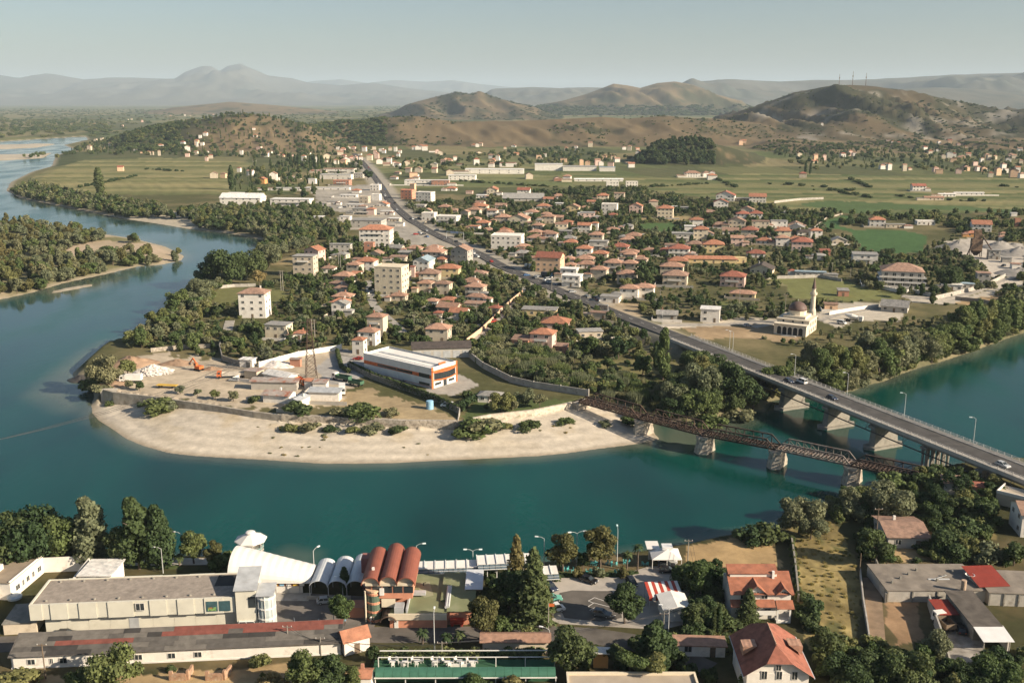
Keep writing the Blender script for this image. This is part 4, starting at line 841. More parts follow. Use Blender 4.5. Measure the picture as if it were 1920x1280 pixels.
# ================================================================== the town across the river
A4, A5, A6, A1, A2, A3 = (400,320,3.2), (900,320,3.2), (1400,320,3.2), (0,80,3.0), (640,80,3.0), (1280,80,3.0)
T4 = [ # x0, x1, base y (enlarged view), roof, storeys, wall, roof colour, heading, depth ratio, label
 (878,1085,458,'hip',4,'white','orange',-6,.6,'four-storey white block with orange hip roof below the main road'),
 (970,1178,756,'flat',5,'cream','terra',-14,.75,'tall cream five-storey apartment tower standing above the garden houses'),
 (550,675,565,'gabley',3,'pink','orange',-22,.8,'pink three-storey house with orange gable near the dark riverside trees'),
 (482,632,640,'slab',4,'beige','grey',-8,.7,'beige flat-roofed four-storey block next to the pink gabled house'),
 (855,992,603,'hip',2,'white','orange',-10,.8,'white house with wide orange hip roof left of the cream tower'),
 (160,350,888,'hip',4,'white','brown',-4,.7,'tall white house with brown hip roof by the river meadow'),
 (315,480,1013,'slab',2,'cream','grey',-12,.7,'cream flat-roofed house behind the truck yard trees'),
 (720,858,664,'hip',1,'beige','terra',-15,.9,None), (800,905,625,'hip',2,'beige','terra',-15,.9,None), (725,845,737,'hip',1,'white','brown',-12,.9,None), (715,850,790,'hip',1,'beige','terra',-12,.8,None), (705,832,825,'hip',1,'white','orange',-10,.8,None), (825,895,650,'shed',1,'white','orange',-10,.8,None),
 (1200,1332,602,'gabley',2,'white','blue',-14,1.2,'white hall with pale blue metal gable roof'),
 (1340,1488,648,'hip',2,'yellow','orange',-8,.7,'yellow two-storey house with bright orange roof beside the blue hall'),
 (1425,1558,562,'gabley',3,'grey','brown',-20,.8,'unfinished grey three-storey house with brown gable at the roadside'),
 (1665,1868,474,'flat',3,'white','white',-10,.7,'modern white flat-roofed villa with dark ground floor beside the road'),
 (1415,1540,888,'gable',1,'white','orange',-12,.9,'low white barn with vivid orange gable roof'),
 (1225,1330,742,'hip',2,'beige','terra',-14,.8,None), (1330,1437,746,'hip',2,'beige','brown',-14,.8,None), (1270,1362,818,'hip',1,'white','terra',-14,.8,None), (1360,1474,812,'hip',1,'cream','orange',-14,.7,None),
 (1480,1620,702,'hip',1,'beige','terra',-16,.8,None), (1540,1650,648,'hip',1,'beige','brown',-16,.8,None), (1510,1642,765,'hip',2,'beige','terra',-16,.7,None), (1520,1650,792,'hip',1,'white','terra',-16,.6,None),
 (1275,1432,1032,'hip',2,'beige','terra',-10,.8,'unfinished beige two-storey house with open upper floor behind the long garage'),
 (925,1050,1000,'hip',3,'beige','terra',-14,.8,'beige tall house with terracotta roof behind the small white tower house'), (870,1005,1052,'hip',2,'white','terra',-14,.8,'white two-storey house with terracotta roof by the factory gate'),
 (835,925,1103,'hip',2,'white','orange',-12,.9,'small white tower house with orange roof next to the striped factory'),
 (1060,1170,785,'hip',1,'beige','terra',-10,.7,None), (480,570,1015,'hip',1,'white','orange',-8,.8,None), (1320,1385,890,'hip',1,'beige','red',-10,.8,None), (1650,1735,860,'hip',1,'beige','red',-20,.8,None),
 (1275,1382,490,'hip',1,'white','terra',-14,.8,None), (1250,1405,545,'hip',2,'beige','terra',-16,.8,None), (1330,1410,560,'hip',1,'beige','orange',-16,.9,None), (1235,1345,640,'hip',1,'brick','brown',-16,.9,None), (1180,1215,640,'shed',2,'pink','red',-10,.8,None),
 (45,320,224,'gable',3,'white','white',-5,.45,'big white riverside hall with pale blue metal roof'), (345,605,234,'slab',3,'white','white',-8,.35,'long white flat-roofed warehouse beside the blue-roofed hall'), (90,205,152,'slab',1,'white','white',-5,.3,None),
 (265,325,80,'gabley',2,'ochre','orange',-10,.9,'bright orange house alone at the edge of the fields'), (330,400,60,'slab',1,'white','white',-4,.4,None), (295,375,120,'slab',1,'white','terra',-6,.3,None), (375,530,122,'slab',1,'white','white',-6,.15,None), (555,825,122,'slab',1,'white','white',-6,.15,None),
 (720,832,92,'flat',2,'brick','terra',-8,.6,None), (640,842,55,'slab',2,'white','white',-8,.3,None), (570,622,80,'slab',2,'white','white',-8,.6,None), (440,505,52,'slab',1,'white','white',-6,.4,None), (660,860,18,'slab',2,'white','terra',-8,.3,None), (840,910,45,'flat',2,'grey','grey',-8,.8,None),
 (830,1042,348,'slab',2,'grey','grey',-10,.6,'grey flat-roofed workshop below the roadside shops'), (835,980,272,'slab',2,'grey','grey',-10,.4,None), (757,832,298,'slab',1,'white','white',-10,.6,None), (600,670,322,'slab',2,'white','white',-6,.9,None),
 (920,980,272,'hip',2,'pink','orange',-12,.8,None), (980,1060,220,'gabley',1,'white','orange',-12,.8,None), (875,945,195,'flat',2,'beige','grey',-12,.8,None), (950,1010,180,'flat',2,'white','grey',-12,.8,None), (760,870,165,'slab',1,'white','white',-10,.4,None), (680,760,205,'slab',1,'white','grey',-10,.6,None), (800,900,225,'slab',1,'white','white',-10,.5,None), (870,920,250,'hip',1,'white','orange',-10,.8,None), (1000,1080,265,'slab',1,'white','white',-12,.6,None), (1050,1130,310,'slab',1,'beige','white',-12,.6,None), (940,1010,120,'flat',2,'white','grey',-12,.8,None), (830,890,135,'hip',1,'white','orange',-10,.8,None), (1090,1150,335,'slab',1,'white','grey',-12,.6,None),
 (1125,1217,172,'flat',3,'salmon','red',-20,.8,'salmon pink roadside block with a blank end wall'), (1180,1218,150,'flat',4,'peach','orange',-20,.8,None), (1215,1332,188,'flat',3,'white','white',-18,.7,'white roadside showroom with dark glazed front beside the salmon block'), (1150,1300,90,'slab',2,'white','white',-4,.25,None), (1310,1418,92,'slab',2,'brick','terra',-4,.3,None),
 (1205,1285,228,'flat',1,'grey','grey',-14,.8,None), (1250,1345,300,'flat',2,'white','white',-14,.8,None), (1335,1485,322,'flat',2,'white','white',-14,.7,None),
 (1348,1430,236,'hip',1,'beige','terra',-14,.8,None), (1400,1480,258,'hip',1,'beige','brown',-14,.8,None), (1520,1612,275,'hip',2,'beige','terra',-12,.8,None), (1560,1655,252,'hip',2,'cream','orange',-12,.8,None), (1640,1712,280,'hip',2,'white','brown',-12,.8,None), (1700,1748,260,'slab',1,'beige','grey',-12,.8,None),
 (1540,1612,310,'hip',1,'beige','terra',-12,.8,None), (1570,1665,335,'hip',1,'cream','orange',-12,.8,None), (1605,1690,380,'hip',1,'beige','terra',-12,.8,None), (1700,1790,392,'hip',1,'beige','terra',-12,.8,None), (1690,1790,322,'hip',2,'beige','terra',-12,.8,None), (1765,1905,334,'gabley',2,'cream','terra',-12,.8,None),
 (1392,1465,122,'hip',1,'white','orange',-8,.8,None), (1645,1712,142,'gabley',2,'cream','orange',-8,.8,None), (1825,1902,148,'gable',2,'white','red',-8,.8,None), (1735,1860,180,'gable',1,'grey','grey',-4,.5,None), (1880,1920,268,'hip',1,'white','brown',-8,.8,None), (1515,1560,140,'slab',1,'pink','terra',-8,.8,None), (1575,1640,165,'slab',1,'white','white',-8,.8,None),
 (1820,1900,508,'hip',1,'beige','terra',-12,.8,None), (1815,1880,480,'hip',1,'beige','terra',-12,.8,None), (1410,1480,58,'flat',2,'white','terra',-4,.5,None), (1485,1578,56,'flat',2,'white','red',-4,.4,None), (1510,1865,20,'slab',2,'white','white',-3,.12,None), (1870,1918,48,'hip',1,'white','orange',-3,.8,None), (1175,1235,38,'hip',1,'white','grey',-4,.8,None),
 (700,835,498,'slab',2,'grey','grey',-6,.35,None), (905,972,490,'flat',2,'brick','terra',-8,.8,None), (1075,1120,560,'slab',1,'white','grey',-10,.8,None), (1110,1195,520,'shed',1,'grey','grey',-14,.6,None)]
T5 = [
 (332,508,612,'gable',3,'peach','red',-16,.8,'large peach three-storey house with stepped red roof beside the main road'), (480,592,654,'slab',2,'white','white',-16,.7,None), (490,617,698,'slab',2,'white','beige' if 0 else 'white',-16,.8,'white flat-roofed garage with wide doors by the road'),
 (660,772,655,'hip',2,'beige','terra',-18,.8,None), (742,862,612,'hip',2,'beige','terra',-18,.8,None), (848,950,615,'hip',2,'beige','terra',-18,.8,None), (930,1008,590,'hip',2,'beige','brown',-18,.8,None),
 (1080,1222,634,'hip',2,'beige','terra',-14,.7,None), (1095,1247,692,'hip',2,'beige','brown',-14,.8,None), (820,945,684,'hip',2,'beige','terra',-14,.8,None), (838,955,775,'hip',2,'white','terra',-14,.8,None), (920,1048,768,'hip',2,'white','terra',-14,.7,None),
 (720,846,794,'slab',1,'white','grey',-16,.7,'low white box garage at the roadside with parked cars'), (1440,1592,698,'hip',2,'pink','red',-18,.8,'pink house with red hip roof and balcony above the mosque meadow'), (1620,1764,622,'gabley',1,'cream','dark',-20,1.0,'cream barn with black gable roof'),
 (1200,1540,558,'hip',1,'yellow','orange',-6,.2,'long low yellow school building with orange roof'), (1125,1245,568,'hip',1,'yellow','orange',-6,.8,None), (1520,1598,555,'flat',1,'yellow','orange',-6,.8,None), (1130,1257,522,'hip',2,'white','red',-12,.8,None), (1330,1462,494,'hip',2,'yellow','orange',-8,.8,'yellow house with orange roof above the long school'),
 (1278,1366,424,'hip',3,'cream','orange',-10,.8,'cream three-storey house with loggias and small orange roof'), (1150,1278,428,'slab',2,'grey','grey',-8,.6,None), (1255,1337,338,'hip',2,'white','orange',-8,.7,None), (1225,1290,380,'slab',2,'white','white',-8,.7,None),
 (1535,1612,300,'hip',2,'white','red',-12,.9,'white twin house with red roof, left half'), (1612,1692,298,'hip',2,'white','red',-12,.9,'white twin house with red roof, right half'), (1565,1667,402,'hip',2,'cream','red',-16,.8,None), (1760,1862,408,'hip',2,'cream','orange',-8,.8,None), (1742,1842,348,'slab',2,'white','grey',-8,.5,None), (1628,1735,350,'slab',2,'beige','brown',-8,.5,None), (1390,1500,345,'hip',1,'brick','brown',-8,.6,None), (1490,1592,348,'gabley',2,'beige','brown',-14,.8,None),
 (1598,1708,522,'hip',1,'white','red',-10,.8,None), (1868,1990,478,'hip',2,'pink','red',-14,.8,'pink and white two-storey house with red hip roof'), (1400,1487,228,'gabley',2,'white','red',-10,.8,None), (1415,1532,184,'gabley',2,'white','red',-16,.8,'tall white gabled house with red roof at the field edge'), (1613,1714,192,'gable',2,'white','orange',-12,.8,'white house with orange gable roof facing the green fields'), (1532,1617,184,'slab',1,'beige','grey',-6,.5,None), (1338,1416,268,'hip',1,'brick','brown',-6,.8,None),
 (1063,1160,288,'hip',3,'cream','orange',-12,.8,'tall cream house with orange roof standing alone by the dry strip'), (895,977,252,'gabley',2,'pink','orange',-12,.8,'pink gabled house among the trees'), (728,828,264,'flat',3,'white','white',-12,.8,'unfinished white three-storey house with empty openings'), (518,602,258,'gabley',2,'yellow','terra',-12,.8,None), (700,772,184,'hip',2,'cream','orange',-8,.8,None), (270,357,268,'hip',1,'beige','terra',-10,.8,None), (223,305,150,'gable',2,'white','red',-8,.8,None), (430,512,170,'hip',1,'white','terra',-8,.8,None), (40,112,148,'gabley',2,'cream','orange',-8,.8,None), (340,420,230,'hip',1,'white','orange',-8,.8,None), (378,450,190,'shed',1,'white','orange',-8,.8,None),
 (135,388,184,'gable',1,'grey','grey',-4,.5,None), (0,62,252,'hip',1,'cream','orange',-10,.8,None), (100,192,382,'hip',1,'beige','orange',-12,.8,None), (280,397,428,'hip',1,'white','terra',-14,.8,None), (290,380,392,'hip',1,'beige','terra',-14,.8,None), (370,438,392,'hip',1,'brick','terra',-14,.8,None), (388,470,428,'hip',2,'white','terra',-14,.8,None), (450,562,388,'slab',1,'grey','grey',-12,.6,None),
 (585,672,374,'gable',2,'white','orange',-14,.8,None), (665,712,360,'hip',2,'white','orange',-14,.8,None), (650,744,434,'hip',2,'beige','terra',-14,.8,None), (750,838,378,'hip',1,'white','terra',-12,.8,None), (870,978,414,'hip',1,'beige','terra',-14,.8,None), (840,942,438,'hip',1,'beige','terra',-14,.8,None), (935,1000,410,'slab',1,'beige','grey',-14,.8,None), (500,592,454,'hip',1,'beige','orange',-14,.8,None), (655,772,478,'slab',2,'grey','grey',-12,.6,None), (785,898,482,'hip',1,'white','red',-14,.8,None), (575,678,522,'hip',2,'white','orange',-14,.8,None), (675,772,524,'hip',1,'beige','orange',-14,.8,None), (495,572,555,'hip',1,'beige','terra',-14,.8,None), (570,692,558,'hip',1,'cream','terra',-14,.8,None), (505,582,594,'hip',1,'beige','terra',-14,.8,None), (840,962,518,'hip',1,'white','terra',-14,.7,None), (860,940,558,'hip',2,'beige','terra',-14,.8,None), (915,1010,555,'hip',1,'beige','terra',-14,.8,None), (1068,1152,504,'hip',1,'pink','red',-12,.8,None), (1240,1332,464,'hip',1,'beige','brown',-12,.8,None), (210,310,520,'hip',1,'beige','grey',-14,.7,None), (285,345,550,'hip',1,'beige','terra',-14,.8,None), (220,300,478,'hip',1,'beige','terra',-14,.8,None),
 (490,560,330,'hip',1,'brick','orange',-12,.8,None), (370,455,318,'hip',2,'beige','terra',-12,.8,None), (365,430,280,'hip',1,'beige','terra',-12,.8,None), (585,660,278,'slab',1,'white','white',-10,.8,None), (600,655,240,'hip',1,'beige','terra',-10,.8,None), (670,715,272,'hip',1,'white','orange',-10,.8,None), (765,825,285,'hip',1,'beige','red',-10,.8,None), (1150,1190,235,'slab',1,'white','white',-10,.8,None), (1200,1260,240,'slab',1,'grey','grey',-10,.8,None), (450,500,215,'slab',1,'white','white',-10,.8,None),
 (756,832,98,'flat',2,'white','white',-2,.5,'left of two plain white blocks in the vegetable fields'), (873,947,98,'flat',2,'white','white',-2,.5,'right of two plain white blocks in the vegetable fields'), (565,858,66,'gable',1,'white','white',-1,.08,'long pale greenhouse behind two white blocks'), (1220,1322,42,'hip',2,'white','terra',-3,.6,None), (1360,1422,56,'hip',2,'white','orange',-3,.8,None), (490,552,68,'slab',1,'cream','terra',-3,.7,None), (445,490,62,'hip',1,'brick','terra',-3,.7,None),
 (1500,1652,770,'hip',1,'yellow','terra',-18,.5,None), (1062,1182,898,'gable',1,'grey','grey',-10,.7,'grey shack with vine-covered end beside the ramp'), (1322,1438,910,'slab',2,'white','white',-14,.9,'plain white cube building beside the lane to the mosque'),
 (362,545,952,'hip',1,'pink','orange',-12,.8,'pink house with broad orange roof between gardens and the ramp'), (250,470,876,'slab',1,'yellow','grey',-10,.5,None), (300,458,1064,'hip',2,'pink','orange',-16,.8,'old orange-roofed house with chimney among the reeds'), (190,310,1062,'shed',1,'brick','brown',-16,.8,None), (575,737,1010,'slab',1,'beige','grey',8,.6,'long beige flat-roofed outbuilding at the orchard edge'), (450,530,1100,'shed',1,'brick','brown',-16,.8,None), (60,135,860,'hip',1,'beige','red',-18,.8,None), (660,775,895,'slab',1,'beige','brown',-18,.5,None), (1740,1800,0,'hip',1,'white','orange',0,.8,None)][:-1]
T6 = [
 (628,780,562,'slab',2,'white','grey',-14,.8,'white flat-roofed two-storey house alone below the bright green field'), (728,828,338,'hip',2,'white','orange',-12,.8,'white two-storey house with arched porch in the green field'), (1010,1127,328,'flat',1,'white','white',-8,.6,None), (830,947,346,'slab',1,'beige','grey',-6,.3,None), (1340,1462,368,'gable',2,'white','orange',-16,.9,'white house with steep orange roof left of the quarry'), (1308,1388,398,'hip',1,'ochre','orange',-10,.8,None), (982,1072,124,'gable',2,'white','red',-6,.7,None), (1060,1178,180,'gable',1,'beige','terra',-4,.3,None), (1150,1250,158,'gable',1,'white','white',-2,.15,None), (1245,1415,152,'gable',1,'white','white',-2,.1,None),
 (272,388,474,'hip',2,'pink','red',-16,.8,'pink two-storey house with hooded red roof'), (298,380,390,'hip',1,'white','dark',-8,.8,None), (390,470,535,'hip',1,'white','grey',-14,.6,None), (435,500,510,'shed',1,'brick','red',-8,.8,None), (290,470,640,'slab',1,'grey','blue',-12,.25,None), (245,292,630,'hip',1,'white','red',-8,.8,None), (460,543,838,'slab',1,'peach','brown',-10,.8,'small orange-walled hut by the minaret'), (540,610,755,'shed',1,'brick','grey',-8,.8,None), (808,968,850,'gable',1,'grey','grey',-26,.9,'grey corrugated workshop in the pale yard behind the trees'), (1160,1290,720,'slab',1,'white','white',-12,.5,None), (1280,1360,712,'slab',1,'grey','blue',-12,.6,None), (1580,1640,590,'slab',1,'white','terra',-8,.8,None), (1440,1515,535,'slab',2,'grey','grey',-14,.9,'grey concrete cabin in the gravel quarry'), (1525,1585,552,'slab',1,'grey','grey',-14,.9,None), (1370,1455,680,'slab',2,'grey','brown',-14,.9,None), (1500,1560,420,'hip',1,'white','terra',-8,.8,None), (1580,1620,275,'slab',1,'white','white',-8,.8,None), (1600,1640,335,'flat',2,'brick','terra',-8,.8,None), (1510,1562,400,'hip',1,'beige','terra',-8,.8,None), (210,248,268,'slab',1,'white','white',-8,.8,None), (40,130,350,'slab',2,'beige','brown',-8,.5,None)][:-1]
def rows(T, zf):
    for x0, x1, by, k, st, w, rf, rot, ra, lb in T: house(x0, x1, by, k, st, w, rf, rot, zf, ra, label=lb)
rows(T4, A4); rows(T5, A5); rows(T6, A6)
# big three-storey villa with wrap-round terraces
t, L, D, h = house(795,1047,700,'hip',3,'grey','brown',-16,A6,.75, label='large unfinished three-storey villa with brown roof and open terraces', wins=False)
for f in (1, 2): part(t, 'terrace', MB().box(-L/2-1.4, L/2+1.4, -D/2-1.8, D/2+.8, f*2.9-.15, f*2.9+.1).box(-L/2-1.4, L/2+1.4, -D/2-1.8, -D/2-1.65, f*2.9+.1, f*2.9+.9), WALLS['white'])
for i in range(7): part(t, 'column', MB().box(-L/2-1+i*(L+2)/6-.18, -L/2-1+i*(L+2)/6+.18, -D/2-1.7, -D/2-1.35, -.3, 2.75), WALLS['white'])
for f in range(3):
    for i in range(5): window(t, -L/2+(i+.5)*L/5, -D/2-.005, f*2.9+.6, 2.0, 2.0)
# far houses: left hamlets, field edge, right-hand villages, hill foot
FARL = [('terra',A1,[(575,555),(540,560),(620,580),(505,605),(760,560),(800,575),(850,560),(890,555),(905,590),(930,580),(955,590),(965,515),(985,530),(1000,520),(1105,528),(1110,520),(1160,530),(1030,575),(1060,570),(1100,565),(1130,580),(1155,555),(1160,575),(1180,565),(1290,520),(1345,505),(1355,560),(1335,550),(1425,550),(1430,570),(1440,580),(1460,605),(1500,640),(1520,630),(1575,630),(1590,640),(1635,560),(1735,625),(1840,650),(1830,670),(1710,665),(1780,670),(1055,640),(1055,610),(1110,595),(1140,598),(835,620),(680,720),(1205,760),(1260,760),(1410,745),(1540,775),(1640,765),(1900,600),(1915,630),(1890,680),(720,435),(740,432),(800,445),(245,460),(400,460),(690,470),(530,465),(1070,410),(1040,410),(960,410),(1200,405)]),
 ('orange',A2,[(40,600),(70,610),(15,640),(60,650),(30,670),(80,670),(105,630),(110,660),(130,610),(180,600),(190,625),(225,610),(240,620),(275,605),(200,650),(235,660),(255,690),(290,650),(305,610),(320,640),(350,690),(370,690),(300,690),(270,680),(330,620),(410,600),(430,600),(450,600),(470,605),(510,615),(540,620),(555,630),(605,665),(590,660),(640,660),(670,690),(760,685),(775,625),(765,585),(785,580),(920,595),(970,585),(985,630),(845,650),(850,680),(880,665),(940,690),(1055,765),(1140,640),(1110,650),(1120,670),(1265,605),(1320,605),(1325,610),(1400,585),(1480,655),(1530,655),(1590,600),(1620,605),(1665,600),(1670,640),(1610,680),(1630,700),(1550,670),(1440,690),(1460,690),(1350,690),(1250,670),(1385,690),(1515,695),(1215,775),(1270,775),(745,580),(610,745),(405,755),(525,730),(15,690),(10,620),(160,660),(215,680)]),
 ('terra',A3,[(325,555),(345,555),(325,570),(780,515),(655,640),(745,660),(740,675),(795,660),(900,640),(940,635),(965,635),(1155,560),(1180,560),(1215,565),(1145,700),(1160,715),(1120,710),(1245,720),(1275,715),(1360,610),(1365,630),(1390,625),(1430,610),(1440,575),(1500,570),(1530,585),(1550,590),(1590,590),(1465,650),(1500,645),(1520,670),(1525,640),(1555,660),(1570,655),(1605,640),(1710,645),(1720,660),(1755,655),(1845,645),(1860,650),(1900,680),(1895,610),(1690,725),(1700,720),(1800,715),(1815,730),(1730,755),(1770,745),(1860,755),(1640,690),(1660,720),(1440,735),(1550,735),(1420,725),(1590,720),(675,758),(130,755),(70,755),(165,765),(1680,680),(1830,670),(1880,735),(1905,760)])]
rnd = random.Random(11)
for base, zf, pts in FARL:
    for (x, y) in pts:
        yy = zf[1]+y/zf[2]
        w = (yy-190)*.085*rnd.uniform(.8,1.45)*zf[2]
        house(x-w/2, x+w/2, y+3, rnd.choice(['hip','hip','gable','gabley','slab']), rnd.choice([1,2,2,3]), rnd.choice(['white','white','white','cream','pink','beige','peach']), rnd.choice([base,'orange','terra','red','brown']), rnd.choice([-12,-6,4,10]), zf, .8, pitch=.5, wins=False, name='far_house')
# long industrial sheds at the foot of the hills
for x0,x1,by,st,rf,lb in [(1088,1245,720,3,'white','tall white silo-like warehouse with panelled front at the hill foot'),(1245,1435,722,2,'grey','long grey shed to the right of the tall white warehouse'),(1450,1540,725,2,'blue','pale blue-grey industrial shed at the hill foot'),(695,1030,738,2,'white','very long white two-storey barracks at the field edge'),(602,762,775,2,'white','white two-storey motel with red roof strip in the fields'),(355,612,805,2,'white','long white shop row beside the main road'),(890,985,700,2,'red','dark-walled shed with red roof by the tall white warehouse')]:
    house(x0,x1,by,'slab',st,'white',rf,-3,A2,.22 if x1-x0 > 200 else .5,label=lb, wins=x1-x0 > 150 and by > 730)
# further small houses filling the rows
rnd = random.Random(77); S_ = np.array(SOLID); put = 0
for poly, n in (([(760,400),(900,385),(1000,372),(1180,372),(1300,395),(1420,405),(1480,470),(1420,490),(1200,545),(1100,545),(1000,505),(900,460)], 30), ([(640,470),(760,455),(880,500),(970,540),(900,600),(780,600),(640,600),(600,540)], 14), ([(1450,420),(1540,430),(1600,480),(1500,520),(1440,500)], 7), ([(690,310),(800,300),(1000,300),(1180,310),(1000,318),(740,345)], 12)):
    k = 0
    for _ in range(4000):
        if k >= n: break
        x, y = rnd.uniform(600,1600), rnd.uniform(295,605)
        if not inpoly([x],[y],poly)[0]: continue
        p = GT(x, y); w = rnd.uniform(9,13.5)
        if (np.hypot(S_[:,0]-p.x, S_[:,1]-p.y-5) < S_[:,2]+w*.5).any(): continue
        W = w/mpp(p); house(x-W/2, x+W/2, y, rnd.choice(['hip','hip','hip','gable','gabley','slab']), rnd.choice([1,1,2]), rnd.choice(['white','white','cream','beige','pink','beige']), rnd.choice(['terra','terra','brown','grey','brown','orange']), rnd.choice([-18,-14,-10,-6]), (0,0,1.0), .8)
        S_ = np.array(SOLID); k += 1
# ---- mosque
P0 = GT(*r6(330,985)); mz = R(-31)
MQ = thing('mosque', 'cream stone mosque with dark dome and porch near the river trees', 'mosque', P0+Vector((0,9,0)), mz)
CRM = mat('mosque_stone', (.66,.58,.45), .9, .08, .5, dirt=((.4,.33,.24), .4, .58, .4)); DOMEM = mat('dome_lead', (.13,.085,.07), .6, .15)
def arch_win(parent, x, y, z, w, h, rz=0.0):
    k = ('arch', w, h)
    if k not in _win:
        pr = [(-w/2,0),(w/2,0)] + [(w/2*math.cos(a), h-w/2+w/2*math.sin(a)) for a in [math.pi*i/8 for i in range(9)]]
        b = MB().extry(pr, -.03, .05, 1); q = [(-w/2-.15,-.1),(w/2+.15,-.1)] + [((w/2+.15)*math.cos(a), h-w/2+(w/2+.15)*math.sin(a)) for a in [math.pi*i/8 for i in range(9)]]
        b.extry(q, -.005, .05, 0); _win[k] = b.mesh('arched_window', FRAME, DARK)
    return link('arched_window', _win[k], parent, (x, y, z), rz)
part(MQ, 'prayer_hall', MB().box(-7.5,7.5,-7,7,-1,6.4).box(-7.8,7.8,-7.3,7.3,6.4,6.8), CRM)
part(MQ, 'roof_drum', MB().box(-5.2,5.2,-5.2,5.2,6.8,8.0).lathe([(4.2,8.0),(4.2,9.9),(4.4,9.9),(4.4,10.2)],12), CRM)
dm = part(MQ, 'dome', MB().lathe([(4.3*math.cos(a),10.2+3.9*math.sin(a)) for a in [math.pi/2*i/8 for i in range(9)]][:-1]+[(.05,14.1)],20), DOMEM, smooth=True)
part(dm, 'finial', MB().tube((0,0,14.0),(0,0,15.6),.08,.03,6).lathe([(.05,14.6),(.25,14.8),(.05,15.0)],8), POLEM)
PO = part(MQ, 'porch', MB().box(-7.5,7.5,-11.5,-10.9,-1,4.8).box(-7.5,-6.9,-10.9,-7.3,-1,4.8).box(6.9,7.5,-10.9,-7.3,-1,4.8).box(-7.8,7.8,-11.8,-7.3,4.8,5.2), CRM)
for x in (-5,-2.5,0,2.5,5): arch_win(PO, x, -11.52, .3, 1.9, 3.6)
for z in (1.0,4.0):
    for i in range(4):
        for s in (1,-1): arch_win(MQ, s*7.52, -4.8+i*3.2, z-.3, 1.1, 1.9, R(90)*s)
    for x in (-4.5,0,4.5):
        if z > 2: arch_win(MQ, x, -7.02, 5.3, .8, 1.0)
part(MQ, 'steps', MB().box(-3,3,-13.2,-11.8,-.5,.25).box(-3.6,3.6,-14,-11.8,-.5,.05), CONCM)
mp_ = GT(*r6(392,882)); MN = thing('minaret', 'slender cream minaret with dark pointed cap beside the mosque', 'minaret', mp_, 0)
hz = ztop(mp_.y, 320+640/3.2)-mp_.z
part(MN, 'shaft', MB().lathe([(1.7,-.5),(1.7,3.5),(1.25,5),(1.1,hz*.66),(1.05,hz*.66+.1)],12), CRM)
part(MN, 'gallery', MB().lathe([(1.1,hz*.55),(1.75,hz*.58),(1.75,hz*.635),(1.6,hz*.635),(1.6,hz*.59)],12), CRM)
part(MN, 'lantern', MB().lathe([(.85,hz*.6),(.85,hz*.71),(1.1,hz*.71),(1.1,hz*.725)],12), CRM)
part(MN, 'cap', MB().lathe([(1.15,hz*.725),(.75,hz*.82),(.08,hz),(.02,hz*1.0)],12), DOMEM)
SOLID += [(P0.x, P0.y+9, 13), (mp_.x, mp_.y, 3)]
# ---- striped factory
zz = 5.0
fA, fB, fC = G(683,698,zz), G(810,729,zz), G(857,714,zz)
dl = dirxy(fA, fB); LF = (fB-fA).length; WF = abs((fC-fB).x*-dl.y + (fC-fB).y*dl.x); rzf = math.atan2(dl.y, dl.x)
FA = thing('striped_factory', 'white factory with orange band and curved glazed front', 'factory', fA, rzf)
HF = ztop(fB.y, 691)-zz; PANEL = mat('white_cladding', (.70,.69,.66), .5, .07, .3)
part(FA, 'core', MB().box(.15, LF-.15, .15, WF-.15, -.6, HF-.6), mat('cladding_back', (.5,.49,.47), .8, .1))
n = 19; pw = LF/n
for i in range(n):
    for z0, z1, m_ in ((0,.55,PANEL),(.55,.75,RED),(.75,HF*.48,PANEL),(HF*.48,HF*.66,ORANGE),(HF*.66,HF,PANEL)):
        if z0 == .55: continue
        part(FA, 'wall_panel', MB().box(i*pw+.025, (i+1)*pw-.025, -.02, .14, z0+.02, z1-.02), m_)
part(FA, 'red_stripe', MB().box(0, LF, -.05, .14, .56, .74), RED)
for x0, x1 in ((LF*.21,LF*.5),(LF*.5,LF*.73)): part(FA, 'ribbon_window', MB().box(x0+.1, x1-.1, -.06, .14, HF*.51, HF*.63), GLASS)
part(FA, 'ribbon_window', MB().box(LF*.82, LF*.97, -.06, .14, HF*.48, HF*.68), GLASS); part(FA, 'ribbon_window', MB().box(LF*.82, LF*.97, -.06, .14, HF*.12, HF*.24), GLASS)
rp = part(FA, 'roof', MB().box(0,LF,0,WF,HF-.7,HF-.5), mat('white_membrane', (.76,.73,.67), .8, .08, .15))
part(rp, 'roof_ridge', MB().box(2,LF-2,WF*.45,WF*.55,HF-.5,HF-.35), GREYM); part(rp, 'roof_ridge', MB().box(2,LF-2,WF*.2,WF*.23,HF-.5,HF-.42), GREYM)
for (x0,x1,y0,y1,m_) in ((0,LF,-.06,.2,PANEL),(0,LF,WF-.2,WF,GREYM),(0,.25,.2,WF-.2,PANEL)): part(FA, 'parapet', MB().box(x0,x1,y0,y1,HF-.5,HF+.15), m_)
fr = part(FA, 'front', MB().box(LF-.15, LF, -.1, WF+.1, -.5, HF+.3), PANEL)
part(fr, 'orange_border', MB().box(LF, LF+.12, -.12, .9, -.4, HF+.3).box(LF, LF+.12, WF-.7, WF+.12, -.4, HF+.3).box(LF,LF+.12,-.1,WF+.1,HF*.80,HF*.86), ORANGE)
cur = MB(); cur2 = MB()
